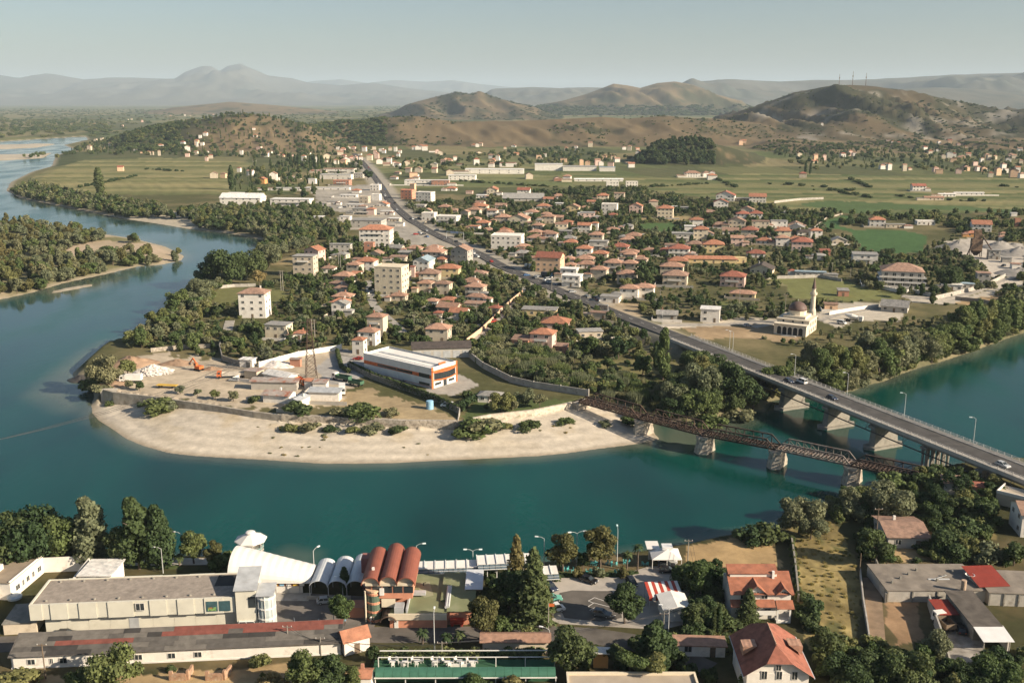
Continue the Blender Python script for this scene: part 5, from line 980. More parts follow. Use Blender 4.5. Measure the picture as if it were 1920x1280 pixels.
for i in range(10):
    y0, y1 = 1.2+i*(WF-2.2)/10, 1.2+(i+1)*(WF-2.2)/10; b0, b1 = 1.3*math.sin(math.pi*i/10), 1.3*math.sin(math.pi*(i+1)/10)
    for mb_, za, zb, o in ((cur2,HF*.36,HF*.42,.1),(cur2,HF*.74,HF*.80,.1)):
        mb_.add([(LF,y0,za),(LF,y1,za),(LF+b1+o+.1,y1,za),(LF+b0+o+.1,y0,za),(LF,y0,zb),(LF,y1,zb),(LF+b1+o+.1,y1,zb),(LF+b0+o+.1,y0,zb)], [(3,2,1,0),(4,5,6,7),(2,3,7,6),(0,1,5,4),(0,3,7,4),(1,2,6,5)])
    part(fr, 'pane', MB().add([(LF,y0+.04,HF*.42),(LF,y1-.04,HF*.42),(LF+b1+.1,y1-.04,HF*.42),(LF+b0+.1,y0+.04,HF*.42),(LF,y0+.04,HF*.74),(LF,y1-.04,HF*.74),(LF+b1+.1,y1-.04,HF*.74),(LF+b0+.1,y0+.04,HF*.74)], [(3,2,1,0),(4,5,6,7),(2,3,7,6),(0,1,5,4),(0,3,7,4),(1,2,6,5)]), GLASS)
part(fr, 'orange_eyebrow', cur2, ORANGE)
part(fr, 'door', MB().box(LF+.0,LF+.1,WF*.45,WF*.58,-.2,HF*.3), GLASS); part(fr, 'ribbon_window', MB().box(LF+.0,LF+.1,WF*.12,WF*.36,HF*.12,HF*.24), GLASS); part(fr, 'ribbon_window', MB().box(LF+.0,LF+.1,WF*.66,WF*.88,HF*.12,HF*.24), GLASS)
part(FA, 'roof_sign', MB().box(LF-1.2,LF-.9,WF*.35,WF*.62,HF+.3,HF+1.0), ORANGE)
for k in range(9): q = fA+dl*(LF*k/8)+Vector((-dl.y,dl.x,0))*WF/2; SOLID.append((q.x,q.y,WF*.62))
# long garage behind the factory
t, L, D, h = house(1195,1545,1125,'shed',1,'grey','dark',6,A4,.3,sh=4.2,wins=False,label='long low garage with black roof and pale roller doors behind the factory')
for i in range(6): part(t, 'roller_door', MB().box(-L/2+.6+i*L/6, -L/2+(i+1)*L/6-.5, -D/2-.06, -D/2+.02, .1, 3.2), GREYM)
# ---- walls of the far bank
wall_line([(1103,747),(1000,727),(958,717),(905,690),(878,668)], 2.6, .35, CONCM, 'tall concrete garden wall from the old bridge to the garage', piers=9)
wall_line([(862,776),(820,755),(760,732),(700,712),(655,690)], 2.2, .3, CONCD, 'grey concrete wall along the factory yard')
wall_line([(862,776),(858,804)], 2.0, .3, CONCM, 'short wall between dirt lot and lawn garden')
wall_line([(640,655),(560,668),(486,688)], 2.2, .3, WHITE, 'whitewashed wall behind the truck yard', piers=8)
wall_line([(470,690),(440,684),(417,676),(412,655),(418,640)], 2.4, .35, CONCD, 'stained wall bending round the lane by the truck yard')
wall_line([(395,652),(340,654),(283,660)], 1.8, .3, STONE, 'low stone garden wall behind the earth heaps')
wall_line([(480,537),(440,538),(400,542)], 1.8, .3, CONCM, 'pale wall along the riverside meadow')
wall_line([r4(1520,1035),r4(1600,975),r4(1690,890),r4(1780,800),r4(1860,735)], 2.2, .3, WALLS['peach'], 'peach-coloured wall along the slanting lane')
wall_line([r4(1580,1050),r4(1760,1020)], 2.0, .3, WHITE, 'white wall beside the reed bed')
wall_line([r6(710,690),r6(930,735),r6(990,730),r6(1130,760)], 2.0, .3, WALLS['white'], 'white balustrade wall in front of the large villa', piers=4)
wall_line([r6(1130,775),r6(1240,750),r6(1420,705),r6(1550,640)], 2.4, .3, CONCM, 'long pale wall along the quarry road')
wall_line([r6(495,865),r6(640,840),r6(790,820)], 1.8, .3, WHITE, 'white yard wall behind the concrete mixer truck')
wall_line([r6(100,650),r6(440,640),r6(570,665)], 1.8, .3, CONCM, 'concrete wall dividing the meadow by the mosque')
wall_line([r6(165,195),r6(320,178),r6(460,172)], 2.4, .4, CONCM, 'pale wall curving along the big green field')
wall_line([r6(1250,775),r6(1400,790),r6(1500,810)], 2.0, .3, CONCD, 'yard wall behind the riverside wood')
wall_line([r6(405,345),r6(480,285),r6(575,262)], 1.2, .5, STONE, 'low stone bank round the bright green field')
# stone embankment above the beach
EMB = [(197,750),(215,755),(290,764),(400,780),(478,793),(530,799)]
wall_line(EMB, 4.3, .9, mat('embankment_concrete', (.40,.355,.285), .95, .3, .4, dirt=((.22,.18,.13), .3, .52, .7)), 'dark flood wall between truck yard and gravel beach', name='flood_wall', z=1.3, cat='wall', down=3)
wall_line([(530,800),(600,803),(660,806),(760,811),(856,812)], 4.6, 1.6, STONE, 'rough stone flood wall below the dirt lot', name='flood_wall', z=1.0, down=3)
wall_line([(880,806),(920,798),(1000,789),(1060,777),(1092,768)], 4.2, 1.0, mat('pale_masonry', (.52,.46,.37), .95, .2, .8, bump=.5, dirt=((.3,.24,.17), .7, .52, .7)), 'pale curved masonry wall below the lawn garden', name='flood_wall', z=1.4, down=3)
wall_line([(856,812),(880,806)], 4.0, 1.0, STONE, 'overgrown piece of flood wall behind bushes', name='flood_wall', z=1.2, down=3)
b = MB().box(-3,3,-.4,.4,-3,4.6); solo('wall_end_block', b, CONCM, 'pale concrete end block of the flood wall', 'wall', G(206,750,1.2), R(10))
# ================================================================== vegetation
def leaf_mat(name, c0, c1, c2):
    m = bpy.data.materials.new(name); m.use_nodes = True; N = m.node_tree.nodes; Lk = m.node_tree.links; b = N['Principled BSDF']
    b.inputs['Roughness'].default_value = .75; b.inputs['Specular IOR Level'].default_value = .2
    oi = N.new('ShaderNodeObjectInfo'); cr = N.new('ShaderNodeValToRGB'); e = cr.color_ramp.elements
    e[0].position = 0; e[0].color = rgb(c0); e[1].position = 1; e[1].color = rgb(c2); k = e.new(.5); k.color = rgb(c1); Lk.new(oi.outputs['Random'], cr.inputs[0])
    ge = N.new('ShaderNodeNewGeometry'); tc = N.new('ShaderNodeTexCoord'); nz = N.new('ShaderNodeTexNoise'); nz.inputs['Scale'].default_value = .7; nz.inputs['Detail'].default_value = 3
    Lk.new(tc.outputs['Object'], nz.inputs['Vector'])
    ad = N.new('ShaderNodeMath'); ad.operation = 'MULTIPLY_ADD'; ad.inputs[1].default_value = .55; Lk.new(ge.outputs['Random Per Island'], ad.inputs[0]); Lk.new(nz.outputs['Fac'], ad.inputs[2])
    mr = N.new('ShaderNodeMapRange'); mr.inputs[1].default_value = .35; mr.inputs[2].default_value = 1.2; mr.inputs[3].default_value = .7; mr.inputs[4].default_value = 1.8; Lk.new(ad.outputs[0], mr.inputs[0])
    vm = N.new('ShaderNodeVectorMath'); vm.operation = 'SCALE'; Lk.new(cr.outputs[0], vm.inputs[0]); Lk.new(mr.outputs[0], vm.inputs['Scale']); Lk.new(vm.outputs[0], b.inputs['Base Color'])
    tr = N.new('ShaderNodeBsdfTranslucent'); ms = N.new('ShaderNodeMixShader'); ms.inputs[0].default_value = .34; Lk.new(vm.outputs[0], tr.inputs[0])
    Lk.new(b.outputs[0], ms.inputs[1]); Lk.new(tr.outputs[0], ms.inputs[2]); Lk.new(ms.outputs[0], N['Material Output'].inputs[0])
    return m
LEAF = leaf_mat('leaves', (.066,.098,.034), (.102,.130,.045), (.165,.162,.062))
LEAFD = leaf_mat('leaves_dark', (.040,.066,.027), (.060,.086,.033), (.092,.112,.044))
LEAFG = leaf_mat('leaves_grey', (.125,.142,.078), (.15,.16,.088), (.175,.168,.088))
LEAFB = leaf_mat('leaves_bronze', (.115,.108,.042), (.098,.098,.038), (.145,.125,.05))
LEAFY = leaf_mat('leaves_dry', (.24,.19,.08), (.30,.24,.11), (.2,.18,.07))
GRASSD = leaf_mat('grass_dry', (.30,.25,.10), (.26,.23,.09), (.34,.27,.12))
BARK = mat('bark', (.13,.10,.075), .95, .3, 2.0)
def leaves(b, rng, P, Nn, size, jit=.55):
    """many two-triangle leaf sprays"""
    n = len(P); v = rng.normal(size=(n,3))*jit + Nn; v /= np.linalg.norm(v, axis=1)[:,None]+1e-9
    a = np.cross(v, rng.normal(size=(n,3))); a /= np.linalg.norm(a, axis=1)[:,None]+1e-9; c = np.cross(v, a)
    s = (size*rng.uniform(.6,1.35,n))[:,None]
    q = np.stack([P-a*s*.5-c*s*.5+v*s*.08, P+a*s*.5-c*s*.35-v*s*.1, P+a*s*.45+c*s*.55+v*s*.1, P-a*s*.4+c*s*.5-v*s*.12], 1)
    b.append(q.reshape(-1,3))
def crown(kind, seed, n, ls):
    """leaf clouds for a tree about 10 m high"""
    rng = np.random.default_rng(seed); out = []
    def blob(c, r, k, bias=.15):
        u = rng.normal(size=(k,3)); u[:,2] += bias; u /= np.linalg.norm(u, axis=1)[:,None]
        rad = rng.uniform(.4,1.15,k)**.5
        leaves(out, rng, np.array(c)+u*np.array(r)*rad[:,None], u, ls)
    if kind == 'round':
        K = 15
        for i in range(K):
            a = rng.uniform(0,6.28); rr_ = rng.uniform(.2,1)**.6*3.0; z = rng.uniform(3.4,8.6); sh_ = max(.25, 1-((z-5.6)/4.2)**2); R_ = rng.uniform(1.2,2.0)
            blob((rr_*math.cos(a)*sh_, rr_*math.sin(a)*sh_, z), (R_,R_,R_*.8), n//K)
    elif kind == 'wide':
        K = 18
        for i in range(K):
            a = rng.uniform(0,6.28); rr_ = rng.uniform(.1,1)**.5*4.2; z = rng.uniform(1.6,7.0)*(1-.05*rr_)+.4; R_ = rng.uniform(1.3,2.2)
            blob((rr_*math.cos(a), rr_*math.sin(a), z), (R_,R_,R_*.75), n//K)
    elif kind == 'tall':
        K = 16
        for i in range(K):
            z = 1.5+8*i/(K-1)*.98; sh_ = math.sin(math.pi*min(1,(z-.2)/10.5)**.75)+.15; a = rng.uniform(0,6.28); R_ = rng.uniform(.9,1.5)*(.5+sh_*.6)
            blob((1.1*sh_*math.cos(a), 1.1*sh_*math.sin(a), z), (R_,R_,R_), n//K)
    elif kind == 'poplar':
        for i in range(12):
            z = .8+8.8*i/11; R_ = .95*math.sin(math.pi*min(1,(z+.6)/11.0))**.6+.12; a = rng.uniform(0,6.28); blob((.2*math.cos(a),.2*math.sin(a),z), (R_,R_,.9), n//12)
    elif kind == 'conifer':
        for i in range(15):
            z = .9+8.9*i/14; R_ = 2.9*(1-(z/10.6))**.8+.15; k = n//15
            a = rng.uniform(0,6.28,k); rr_ = R_*rng.uniform(.15,1.05,k)*(1+.25*np.sin(a*5+i*2)); P = np.stack([rr_*np.cos(a), rr_*np.sin(a), z-rr_*.22+rng.normal(0,.18,k)], 1)
            leaves(out, rng, P, np.stack([np.cos(a)*.5, np.sin(a)*.5, np.ones(k)], 1), ls*.9, .5)
    elif kind == 'cypress':
        for i in range(10):
            z = .5+9.2*i/9; R_ = .62*math.sin(math.pi*min(1,(z+1.2)/11.6))**.8+.06; blob((0,0,z), (R_,R_,.8), n//10)
    elif kind == 'pine':
        K = 9
        for i in range(K):
            a = rng.uniform(0,6.28); rr_ = rng.uniform(0,2.6); blob((rr_*math.cos(a), rr_*math.sin(a), rng.uniform(6.2,9)), (rng.uniform(1.0,1.8),)*2+(rng.uniform(.5,.9),), n//K, .5)
    elif kind == 'bush':
        K = 9
        for i in range(K):
            a = rng.uniform(0,6.28); rr_ = rng.uniform(0,1)**.6*4.6; R_ = rng.uniform(2.2,3.6); blob((rr_*math.cos(a), rr_*math.sin(a), rng.uniform(1.5,6)), (R_,R_,R_*.85), n//K)
    elif kind == 'reed':
        k = n; a = rng.uniform(0,6.28,k); rr_ = rng.uniform(0,1,k)**.5*6; base = np.stack([rr_*np.cos(a), rr_*np.sin(a), 0*a], 1); h_ = rng.uniform(5,10,k); lean = rng.normal(0,1.2,(k,2)); w = ls*.35
        tip = base+np.stack([lean[:,0], lean[:,1], h_], 1); b2 = rng.uniform(0,6.28,k); sd2 = np.stack([np.cos(b2), np.sin(b2), 0*b2], 1)*w
        out.append(np.stack([base-sd2, base+sd2, base*.3+tip*.7+sd2*.8, tip], 1).reshape(-1,3))
    V = np.concatenate(out); V[:,2] = np.maximum(V[:,2], .02); return V
def trunk(kind, seed):
    b = MB(); rnd = random.Random(seed)
    if kind in ('bush','reed'): return b
    top = {'round':6.0,'wide':4.0,'tall':7.5,'poplar':8,'conifer':9,'cypress':8,'pine':7.6}[kind]; r0 = {'wide':.34,'poplar':.22,'cypress':.16,'pine':.2}.get(kind, .3)
    p = Vector((0,0,-.5)); k = 4
    for i in range(k):
        q = Vector((rnd.uniform(-.15,.15)*(i+1), rnd.uniform(-.15,.15)*(i+1), -.5+(top+.5)*(i+1)/k)); b.tube(p, q, r0*(1-.2*i), r0*(1-.2*(i+1)), 6); p = q
    if kind in ('round','wide','tall','pine'):
        for i in range(5):
            a = rnd.uniform(0,6.28); z = top*rnd.uniform(.4,.9); l = rnd.uniform(1.6,2.8); b.tube((0,0,z),(l*math.cos(a),l*math.sin(a),z+l*.7),r0*.4,r0*.12,5)
    return b
def leaf_mesh(V, m):
    me = bpy.data.meshes.new('crown'); n = len(V)//4
    me.vertices.add(len(V)); me.vertices.foreach_set('co', V.ravel().astype(np.float32)); me.loops.add(n*4); me.loops.foreach_set('vertex_index', np.arange(n*4, dtype=np.int32))
    me.polygons.add(n); me.polygons.foreach_set('loop_start', np.arange(0, n*4, 4, dtype=np.int32)); me.update(); me.materials.append(m); return me
_tm = {}
def tree_meshes(kind, var, lod, m):
    k = (kind, var, lod, m.name)
    if k not in _tm:
        n, ls = {0:(5200,.37),1:(1500,.68),2:(380,1.25)}[lod]
        if kind == 'bush': n = int(n*.7); ls *= 1.5
        if kind == 'reed': n = int(n*.5); ls *= 1.1
        if kind in ('poplar','cypress'): ls *= .75
        sd = {'round':1,'wide':2,'tall':3,'poplar':4,'conifer':5,'cypress':6,'pine':7,'bush':8,'reed':9}[kind]*31+var
        if (kind, var) not in _tm: _tm[(kind, var)] = trunk(kind, sd).mesh('trunk', BARK) if kind not in ('bush','reed') else None
        _tm[k] = leaf_mesh(crown(kind, sd, n, ls), m)
    return _tm[k], _tm[(kind, var)]
NAMES = {'round':'broadleaf_tree','wide':'willow_tree','tall':'alder_tree','poplar':'poplar_tree','conifer':'conifer_tree','cypress':'cypress_tree','pine':'pine_tree','bush':'bush'}
TREES = []     # every tree before it is decided which are built one by one: x, y, z, height, width factor, kind, variant, material, label, group, forced
def add_tree(x, y, h, kind='round', var=0, m=None, label=None, group=None, wf=1.0, z=None, force=False):
    TREES.append([x, y, z, h, wf, kind, var, m or LEAF, label, group, force])
def tree_px(px, base, top, kind='round', m=None, label=None, group=None, wf=1.0, var=None, z=None):
    P = GT(px, base) if z is None else G(px, base, z); h = max(1.5, (base-top)*mpp(P)/math.cos(math.atan2(H-P.z, P.y))*.98)
    add_tree(P.x, P.y, h, kind, (int(px*7+base) % 4) if var is None else var, m, label, group, wf, P.z, True)
SOL = None
def clear(x, y, pad=0.0):
    return ((SOL[:,0][None]-x[:,None])**2 + (SOL[:,1][None]-y[:,None])**2 > (SOL[:,2][None]*.88+pad)**2).all(1)
def scatter(poly, spacing, hr, kinds, mats, label, group, seed, z=5.0, clump=0.0, keep=1.0, pad=.3, bank=1.5, wf=(.9,1.25), flat=False):
    """trees over an area given by its outline in the photo"""
    P = PX(poly, z); rng = np.random.default_rng(seed); xs = np.array([p.x for p in P]); ys = np.array([p.y for p in P])
    A = .5*abs(np.dot(xs, np.roll(ys,1))-np.dot(ys, np.roll(xs,1))); bb = (xs.max()-xs.min())*(ys.max()-ys.min()); n = int(bb/spacing**2*1.6)
    n = min(n, 60000)
    x, y = rng.uniform(xs.min(), xs.max(), n), rng.uniform(ys.min(), ys.max(), n); k = inpoly(x, y, P); x, y = x[k], y[k]
    k = fbm(x, y, 28, 3, seed) > clump; x, y = x[k], y[k]
    if not len(x): return
    k = clear(x, y, pad); x, y = x[k], y[k]
    k = water_sd(x, y) > bank; x, y = x[k], y[k]
    if flat: k = ridge_h(x, y)[0] < 6; x, y = x[k], y[k]
    acc = []; cell = {}
    for i in range(len(x)):
        c = (int(x[i]//spacing), int(y[i]//spacing)); ok = True
        for dx in (-1,0,1):
            for dy in (-1,0,1):
                for (qx, qy) in cell.get((c[0]+dx, c[1]+dy), ()):
                    if (qx-x[i])**2+(qy-y[i])**2 < (spacing*.72)**2: ok = False; break
                if not ok: break
            if not ok: break
        if ok and rng.random() < keep: cell.setdefault(c, []).append((x[i], y[i])); acc.append(i)
    for i in acc:
        add_tree(float(x[i]), float(y[i]), float(rng.uniform(*hr)), kinds[rng.integers(len(kinds))], int(rng.integers(4)), mats[rng.integers(len(mats))], label, group, float(rng.uniform(*wf)))
# ================================================================== the near bank
NZ = 4.5
n1_, n2_, n3_, n4_, n5_, n6_ = Z(0,900,3.368), Z(400,960,4.0), Z(640,980,4.2675), Z(960,980,4.2675), Z(1320,900,3.369), Z(1560,860,3.047)
def site(name, label, cat, a, b_, z=NZ):
    A, rz, L = frame(a, b_, z); return thing(name, label, cat, A, rz), A, rz, L
def solid_rect(A, rz, x0, x1, y0, y1):
    c, s = math.cos(rz), math.sin(rz); n = max(1, int((x1-x0)/4)); k = max(1, int((y1-y0)/4))
    for i in range(n+1):
        for j in range(k+1): x, y = x0+(x1-x0)*i/n, y0+(y1-y0)*j/k; SOLID.append((A.x+x*c-y*s, A.y+x*s+y*c, 3.0))
CREAM = mat('cream_render', (.60,.57,.47), .85, .07, .4, dirt=((.36,.32,.23), .3, .6, .4)); SALMON = mat('salmon_render', (.56,.25,.155), .85, .12, .5)
REDVAULT = mat('red_vault_sheet', (.225,.075,.048), .6, .12, .5, stripe=('Y', .9), bump=.4, dirt=((.2,.07,.05), .3, .55, .5)); OLIVEROOF = mat('olive_felt', (.185,.20,.105), .9, .15, .25, dirt=((.27,.26,.17), .25, .56, .5))
GRAVEL = mat('gravel_roof', (.30,.255,.21), .95, .2, 1.2, bump=.3, dirt=((.2,.17,.14), .2, .52, .5)); MEMB = mat('white_membrane_tent', (.74,.70,.64), .6, .06, .3)
def slab_ground(name, poly, m, label, lift=.03, z=NZ, thick=.25):
    P = [G(a, b_, z) for a, b_ in poly]; o = link(name, MB().prism([(p.x,p.y) for p in P], z+lift-thick, z+lift).mesh(name, m)); tag(o, label, kind='structure')
    return P
ribbon('riverside_road', [G(a, b_, NZ) for a, b_ in [(-120,1212),(60,1205),(200,1198),(450,1188),(650,1190),(850,1189),(1050,1187),(1170,1190),(1260,1212),(1330,1255)]], 6.2, ASPH2, '', lift=.05, thick=.4, follow=False)[0]['label'] = 'worn asphalt riverside road in front of the restaurants'
slab_ground('car_park', [(1035,1083),(1160,1079),(1215,1062),(1280,1058),(1295,1090),(1292,1168),(1240,1180),(1035,1168)], mat('pale_paving', (.40,.36,.31), .92, .2, .3, dirt=((.27,.23,.19), .15, .52, .6)), 'pale concrete car park beside the garden cafe', .06)
slab_ground('asphalt_patch', [n4_(365,640),n4_(380,560),n4_(480,540),n4_(640,545),n4_(800,545),n4_(860,600),n4_(880,760),n4_(700,790),n4_(420,760)], ASPH2, 'brown asphalt patch with white bay lines', .075)
slab_ground('forecourt', [(497,1176),(506,1120),(580,1112),(690,1118),(712,1150),(700,1178)], mat('forecourt_asphalt', (.17,.15,.13), .92, .25, .3, dirt=((.3,.26,.22), .2, .55, .5)), 'asphalt forecourt between tent and road', .06)
slab_ground('promenade', [(190,1046),(420,1046),(420,1058),(230,1060)], mat('promenade_paving', (.45,.41,.35), .9, .2, .4), 'pale promenade along the water', .06)
def line_mark(parent_name, segs, lift):
    b = MB()
    for (a, c) in segs:
        p, q = G(*a, NZ), G(*c, NZ); d = dirxy(p, q); n = Vector((-d.y, d.x, 0))*.07; z = NZ+lift
        b.add([(p+n).to_tuple()[:2]+(z,), (p-n).to_tuple()[:2]+(z,), (q-n).to_tuple()[:2]+(z,), (q+n).to_tuple()[:2]+(z,)], [(0,1,2,3)])
    o = link('bay_marking', b.mesh('bay_marking', WHITE)); tag(o, 'white painted parking bay lines', kind='structure')
line_mark('', [(n4_(610,625),n4_(660,598)),(n4_(660,598),n4_(770,635)),(n4_(610,670),n4_(655,640)),(n4_(655,640),n4_(780,672)),(n4_(610,625),n4_(650,640)),(n4_(620,700),n4_(660,680)),(n4_(660,680),n4_(700,692)),(n4_(760,760),n4_(830,740))], .082)
line_mark('', [(n2_(605,790),n2_(618,860)),(n2_(790,800),n2_(785,860)),(n2_(420,800),n2_(460,760)),(n2_(500,620),n2_(520,655))], .068)
# ---- long beige hall with staggered panels
T, A, rz, L = site('panelled_hall', 'long beige hall with staggered panels and gravel roof', 'building', (82,1188), (448,1173))
zr = ztop(A.y, 1128)-NZ; z1 = ztop(A.y-1, 1160)-NZ; D = (G(268,1081,zr+NZ)-G(252,1122,zr+NZ)).length
part(T, 'ground_floor', MB().box(.6,L,0,D-1,-.5,z1), CREAM); part(T, 'upper_floor', MB().box(-1.6,L,-.75,D,z1,zr-.35), CREAM)
fx = [0,.10,.237,.377,.58,.716,.848,1.0]; xs = [-1.8+f*(L+1.6) for f in fx]
for i in range(7):
    x0, x1 = xs[i]+.04, xs[i+1]-.04; m_ = x0+(x1-x0)*.62
    part(T, 'facade_panel', MB().box(x0,m_-.02,-1.25,-.7,z1-.15,zr), CREAM); part(T, 'facade_panel', MB().box(m_+.02,x1,-1.08,-.7,z1-.1,zr-.04), CREAM)
    part(T, 'rear_panel', MB().box(x0,x1,D,D+(.35 if i % 2 else .2),z1,zr+.02), CREAM)
for i in range(9): part(T, 'plinth_panel', MB().box(.65+i*(L-.7)/9, .6+(i+1)*(L-.7)/9, -.1, .02, .1, z1-.3), CREAM)
part(T, 'service_door', MB().box(L*.44,L*.49,-.16,-.08,.0,z1-.4), GREYM)
rf = part(T, 'roof', MB().box(-1.6,L,-.7,D,zr-.35,zr-.2), GRAVEL)
part(T, 'roof_edge', MB().box(-1.8,-1.4,-.7,D,zr-.2,zr+.02), CREAM); part(T, 'tar_patch', MB().box(L-5.5,L-.2,D*.45,D-.5,zr-.19,zr-.165), mat('tar', (.035,.032,.03), .8, .2))
for i in range(16): part(rf, 'roof_vent', MB().lathe([(.3,zr-.2),(.3,zr+.05),(.15,zr+.12)],8,(1+(i % 8)*L/8.2, .6+(i//8)*(D-1.4))), CONCD)
wq = window(T, -1.8+(L+1.6)*.535, -1.27, z1+.7*(zr-z1)*.5, 1.8, 1.7)
for k in range(2): part(T, 'shop_window', MB().box(xs[6]+.4+k*2.6, xs[6]+2.7+k*2.6, -1.32, -1.24, z1+.35, zr-.7), mat('shop_glass', (.05,.10,.11), .15, .2, .8))
part(T, 'shop_sign', MB().box(xs[6]+.7,xs[6]+2.4,-1.34,-1.325,z1+.5,z1+1.3), mat('sign_print', (.16,.28,.10), .5, .9, 2.2, dirt=((.5,.12,.05), 2.0, .55, .9)))
solid_rect(A, rz, -1, L+6, -1, D)
tw = part(T, 'stair_tower', MB().extr([(-1.5,-.5),(5.0,-.5),(5.0,zr+3.3),(-1.5,zr+1.7)], L+.02, L+4.2), CREAM)
part(tw, 'tower_roof', MB().extr([(-1.9,zr+1.65),(5.4,zr+3.45),(5.4,zr+3.65),(-1.9,zr+1.85)], L-.3, L+4.5), GREYM)
part(tw, 'tower_window', MB().box(L+2.6,L+4.0,-1.58,-1.48,z1+1,z1+3.4), GLASS)
gb = part(T, 'stair_glazing', MB().lathe([(1.9,0),(1.9,zr+.6)],16,(L+6.0,-.4)), mat('pale_stair_glass', (.42,.47,.46), .15, .15, .8, spec=.5))
for k in range(4): part(gb, 'landing_band', MB().lathe([(2.05,k*zr/3.2),(2.05,k*zr/3.2+.3)],16,(L+6.0,-.4)), WHITE)
for k in range(8): a = 2*math.pi*k/8; part(gb, 'mullion', MB().box(L+6.0+1.95*math.cos(a)-.05,L+6.0+1.95*math.cos(a)+.05,-.4+1.95*math.sin(a)-.05,-.4+1.95*math.sin(a)+.05,0,zr+.6), WHITE)
part(gb, 'stair_cap', MB().extr([(-2.6,zr+.6),(2.0,zr+1.3),(2.0,zr+1.45),(-2.6,zr+.75)], L+4.3, L+8.0), GREYM)
# ---- long low shed with patched roof
T, A, rz, L = site('patched_shed', 'long low white shed under a patched grey and red roof', 'shed', (22,1254), (640,1226))
h = 2.7; D = G(48,1191,NZ+h+1.3).y-A.y-.4
part(T, 'wall', MB().extr([(0,-1),(D,-1),(D,h+1.7),(0,h)], .1, L-.1), WALLS['white'])
rf = part(T, 'roof', MB().extr([(-.5,h),(D+.4,h+1.85),(D+.4,h+1.95),(-.5,h+.1)], -.3, L+.3), mat('felt_roof', (.13,.115,.10), .9, .25, .6))
FELT = [mat('felt_'+k, c, .9, .2, .7, dirt=((c[0]*.6,c[1]*.6,c[2]*.6), .6, .52, .5)) for k, c in dict(grey=(.105,.095,.083), pale=(.15,.135,.115), dark=(.05,.046,.042), red=(.20,.068,.05)).items()]
rnd = random.Random(5); sl = 1.85/(D+.9)
for r_ in range(5):
    x = 0; rw = (D+.8)/5; y0, y1 = -.45+r_*rw, -.45+(r_+1)*rw-.04
    while x < L:
        w = rnd.uniform(2.5,9); x1 = min(x+w, L+.2); f = x/L
        k = 3 if (r_ >= 3 and .42 < f < .93 and rnd.random() < .9) or (r_ == 2 and .08 < f < .25) else rnd.choice([0,0,1,1,2])
        t0 = .12+rnd.uniform(0,.03)
        part(rf, 'roofing_sheet', MB().extr([(y0,h+(y0+.5)*sl+.10),(y1,h+(y1+.5)*sl+.10),(y1,h+(y1+.5)*sl+t0),(y0,h+(y0+.5)*sl+t0)], x, x1-.05), FELT[k]); x = x1
for f in (.06,.12,.155,.24,.33,.38,.48,.56): window(T, f*L, -.02, .8, 1.5 if f != .12 else .7, 1.2)
part(T, 'plinth', MB().box(0,L,-.08,.02,-1,.35), WHITE); solid_rect(A, rz, 0, L, 0, D)
# ---- white tent restaurant
T, A, rz, L = site('tent_hall', 'large white membrane tent hall beside the river', 'tent', (432,1112), (584,1112))
b = MB(); nx, ny = 22, 14; D = 12.5
for i in range(nx+1):
    f = i/nx; hh = 5.3*(1-.78*f**1.1) + .07*abs(math.sin(f*math.pi*11)); w0, w1 = -.3, D*(1-.35*f)
    for j in range(ny+1):
        a = math.pi*j/ny; c = (w0+w1)/2; r_ = (w1-w0)/2; b.v.append((f*L*1.02-1.2*math.sin(a)*(1-f)**4*0-.4, c-r_*math.cos(a), 2.6+hh*math.sin(a)**.85))
for i in range(nx):
    for j in range(ny): b.f.append((i*(ny+1)+j, (i+1)*(ny+1)+j, (i+1)*(ny+1)+j+1, i*(ny+1)+j+1)); b.m.append(0)
b.f += [tuple(range(ny+1))[::-1], tuple(nx*(ny+1)+k for k in range(ny+1))]; b.m += [0,0]
part(T, 'membrane', b, MEMB, smooth=False)
part(T, 'front_wall', MB().box(9,L-2,.3,.5,-.4,2.6), WALLS['white']); part(T, 'timber_band', MB().box(9,L-1.5,.18,.32,1.7,2.45), mat('brown_timber', (.2,.09,.05), .8, .2))
for k in range(5): part(T, 'poster', MB().box(9.6+k*1.5,10.6+k*1.5,.1,.17,1.8,2.35), [YELLOW,BLUEP,WHITE,YELLOW,WHITE][k])
for k in range(8): part(T, 'prop', MB().tube((k*L/7,.1,-.4),(k*L/7,.1,2.6),.09), POLEM)
part(T, 'apron', MB().box(2,L,-3.5,.1,-.3,.12), CONCM); solid_rect(A, rz, 0, L, -2, D)
# ---- three grey vault canopies
T, A, rz, L = site('vault_canopy', 'three joined silver-grey barrel canopies beside the red vaults', 'canopy', (580,1124), (684,1124))
for k in range(3):
    x0, x1 = k*L/3, (k+1)*L/3; b = MB(); pr = []; pi_ = []; c = (x0+x1)/2; r_ = (x1-x0)/2
    for j in range(11):
        a = math.pi*j/10; pr.append((c-r_*math.cos(a), 2.9+1.55*math.sin(a))); pi_.append((c-(r_-.08)*math.cos(a), 2.85+1.47*math.sin(a)))
    part(T, 'vault', MB().extry(pr+pi_[::-1], .3, 11.5+k*1.2), mat('silver_sheet', (.60,.61,.60), .45, .08, .4), smooth=False)
    for y in (.5,6,11): part(T, 'post', MB().tube((x0+.1,y,-.3),(x0+.1,y,2.9),.09), POLEM)
part(T, 'low_wall', MB().box(-.5,L*.75,.1,.35,-.3,.9), CONCM)
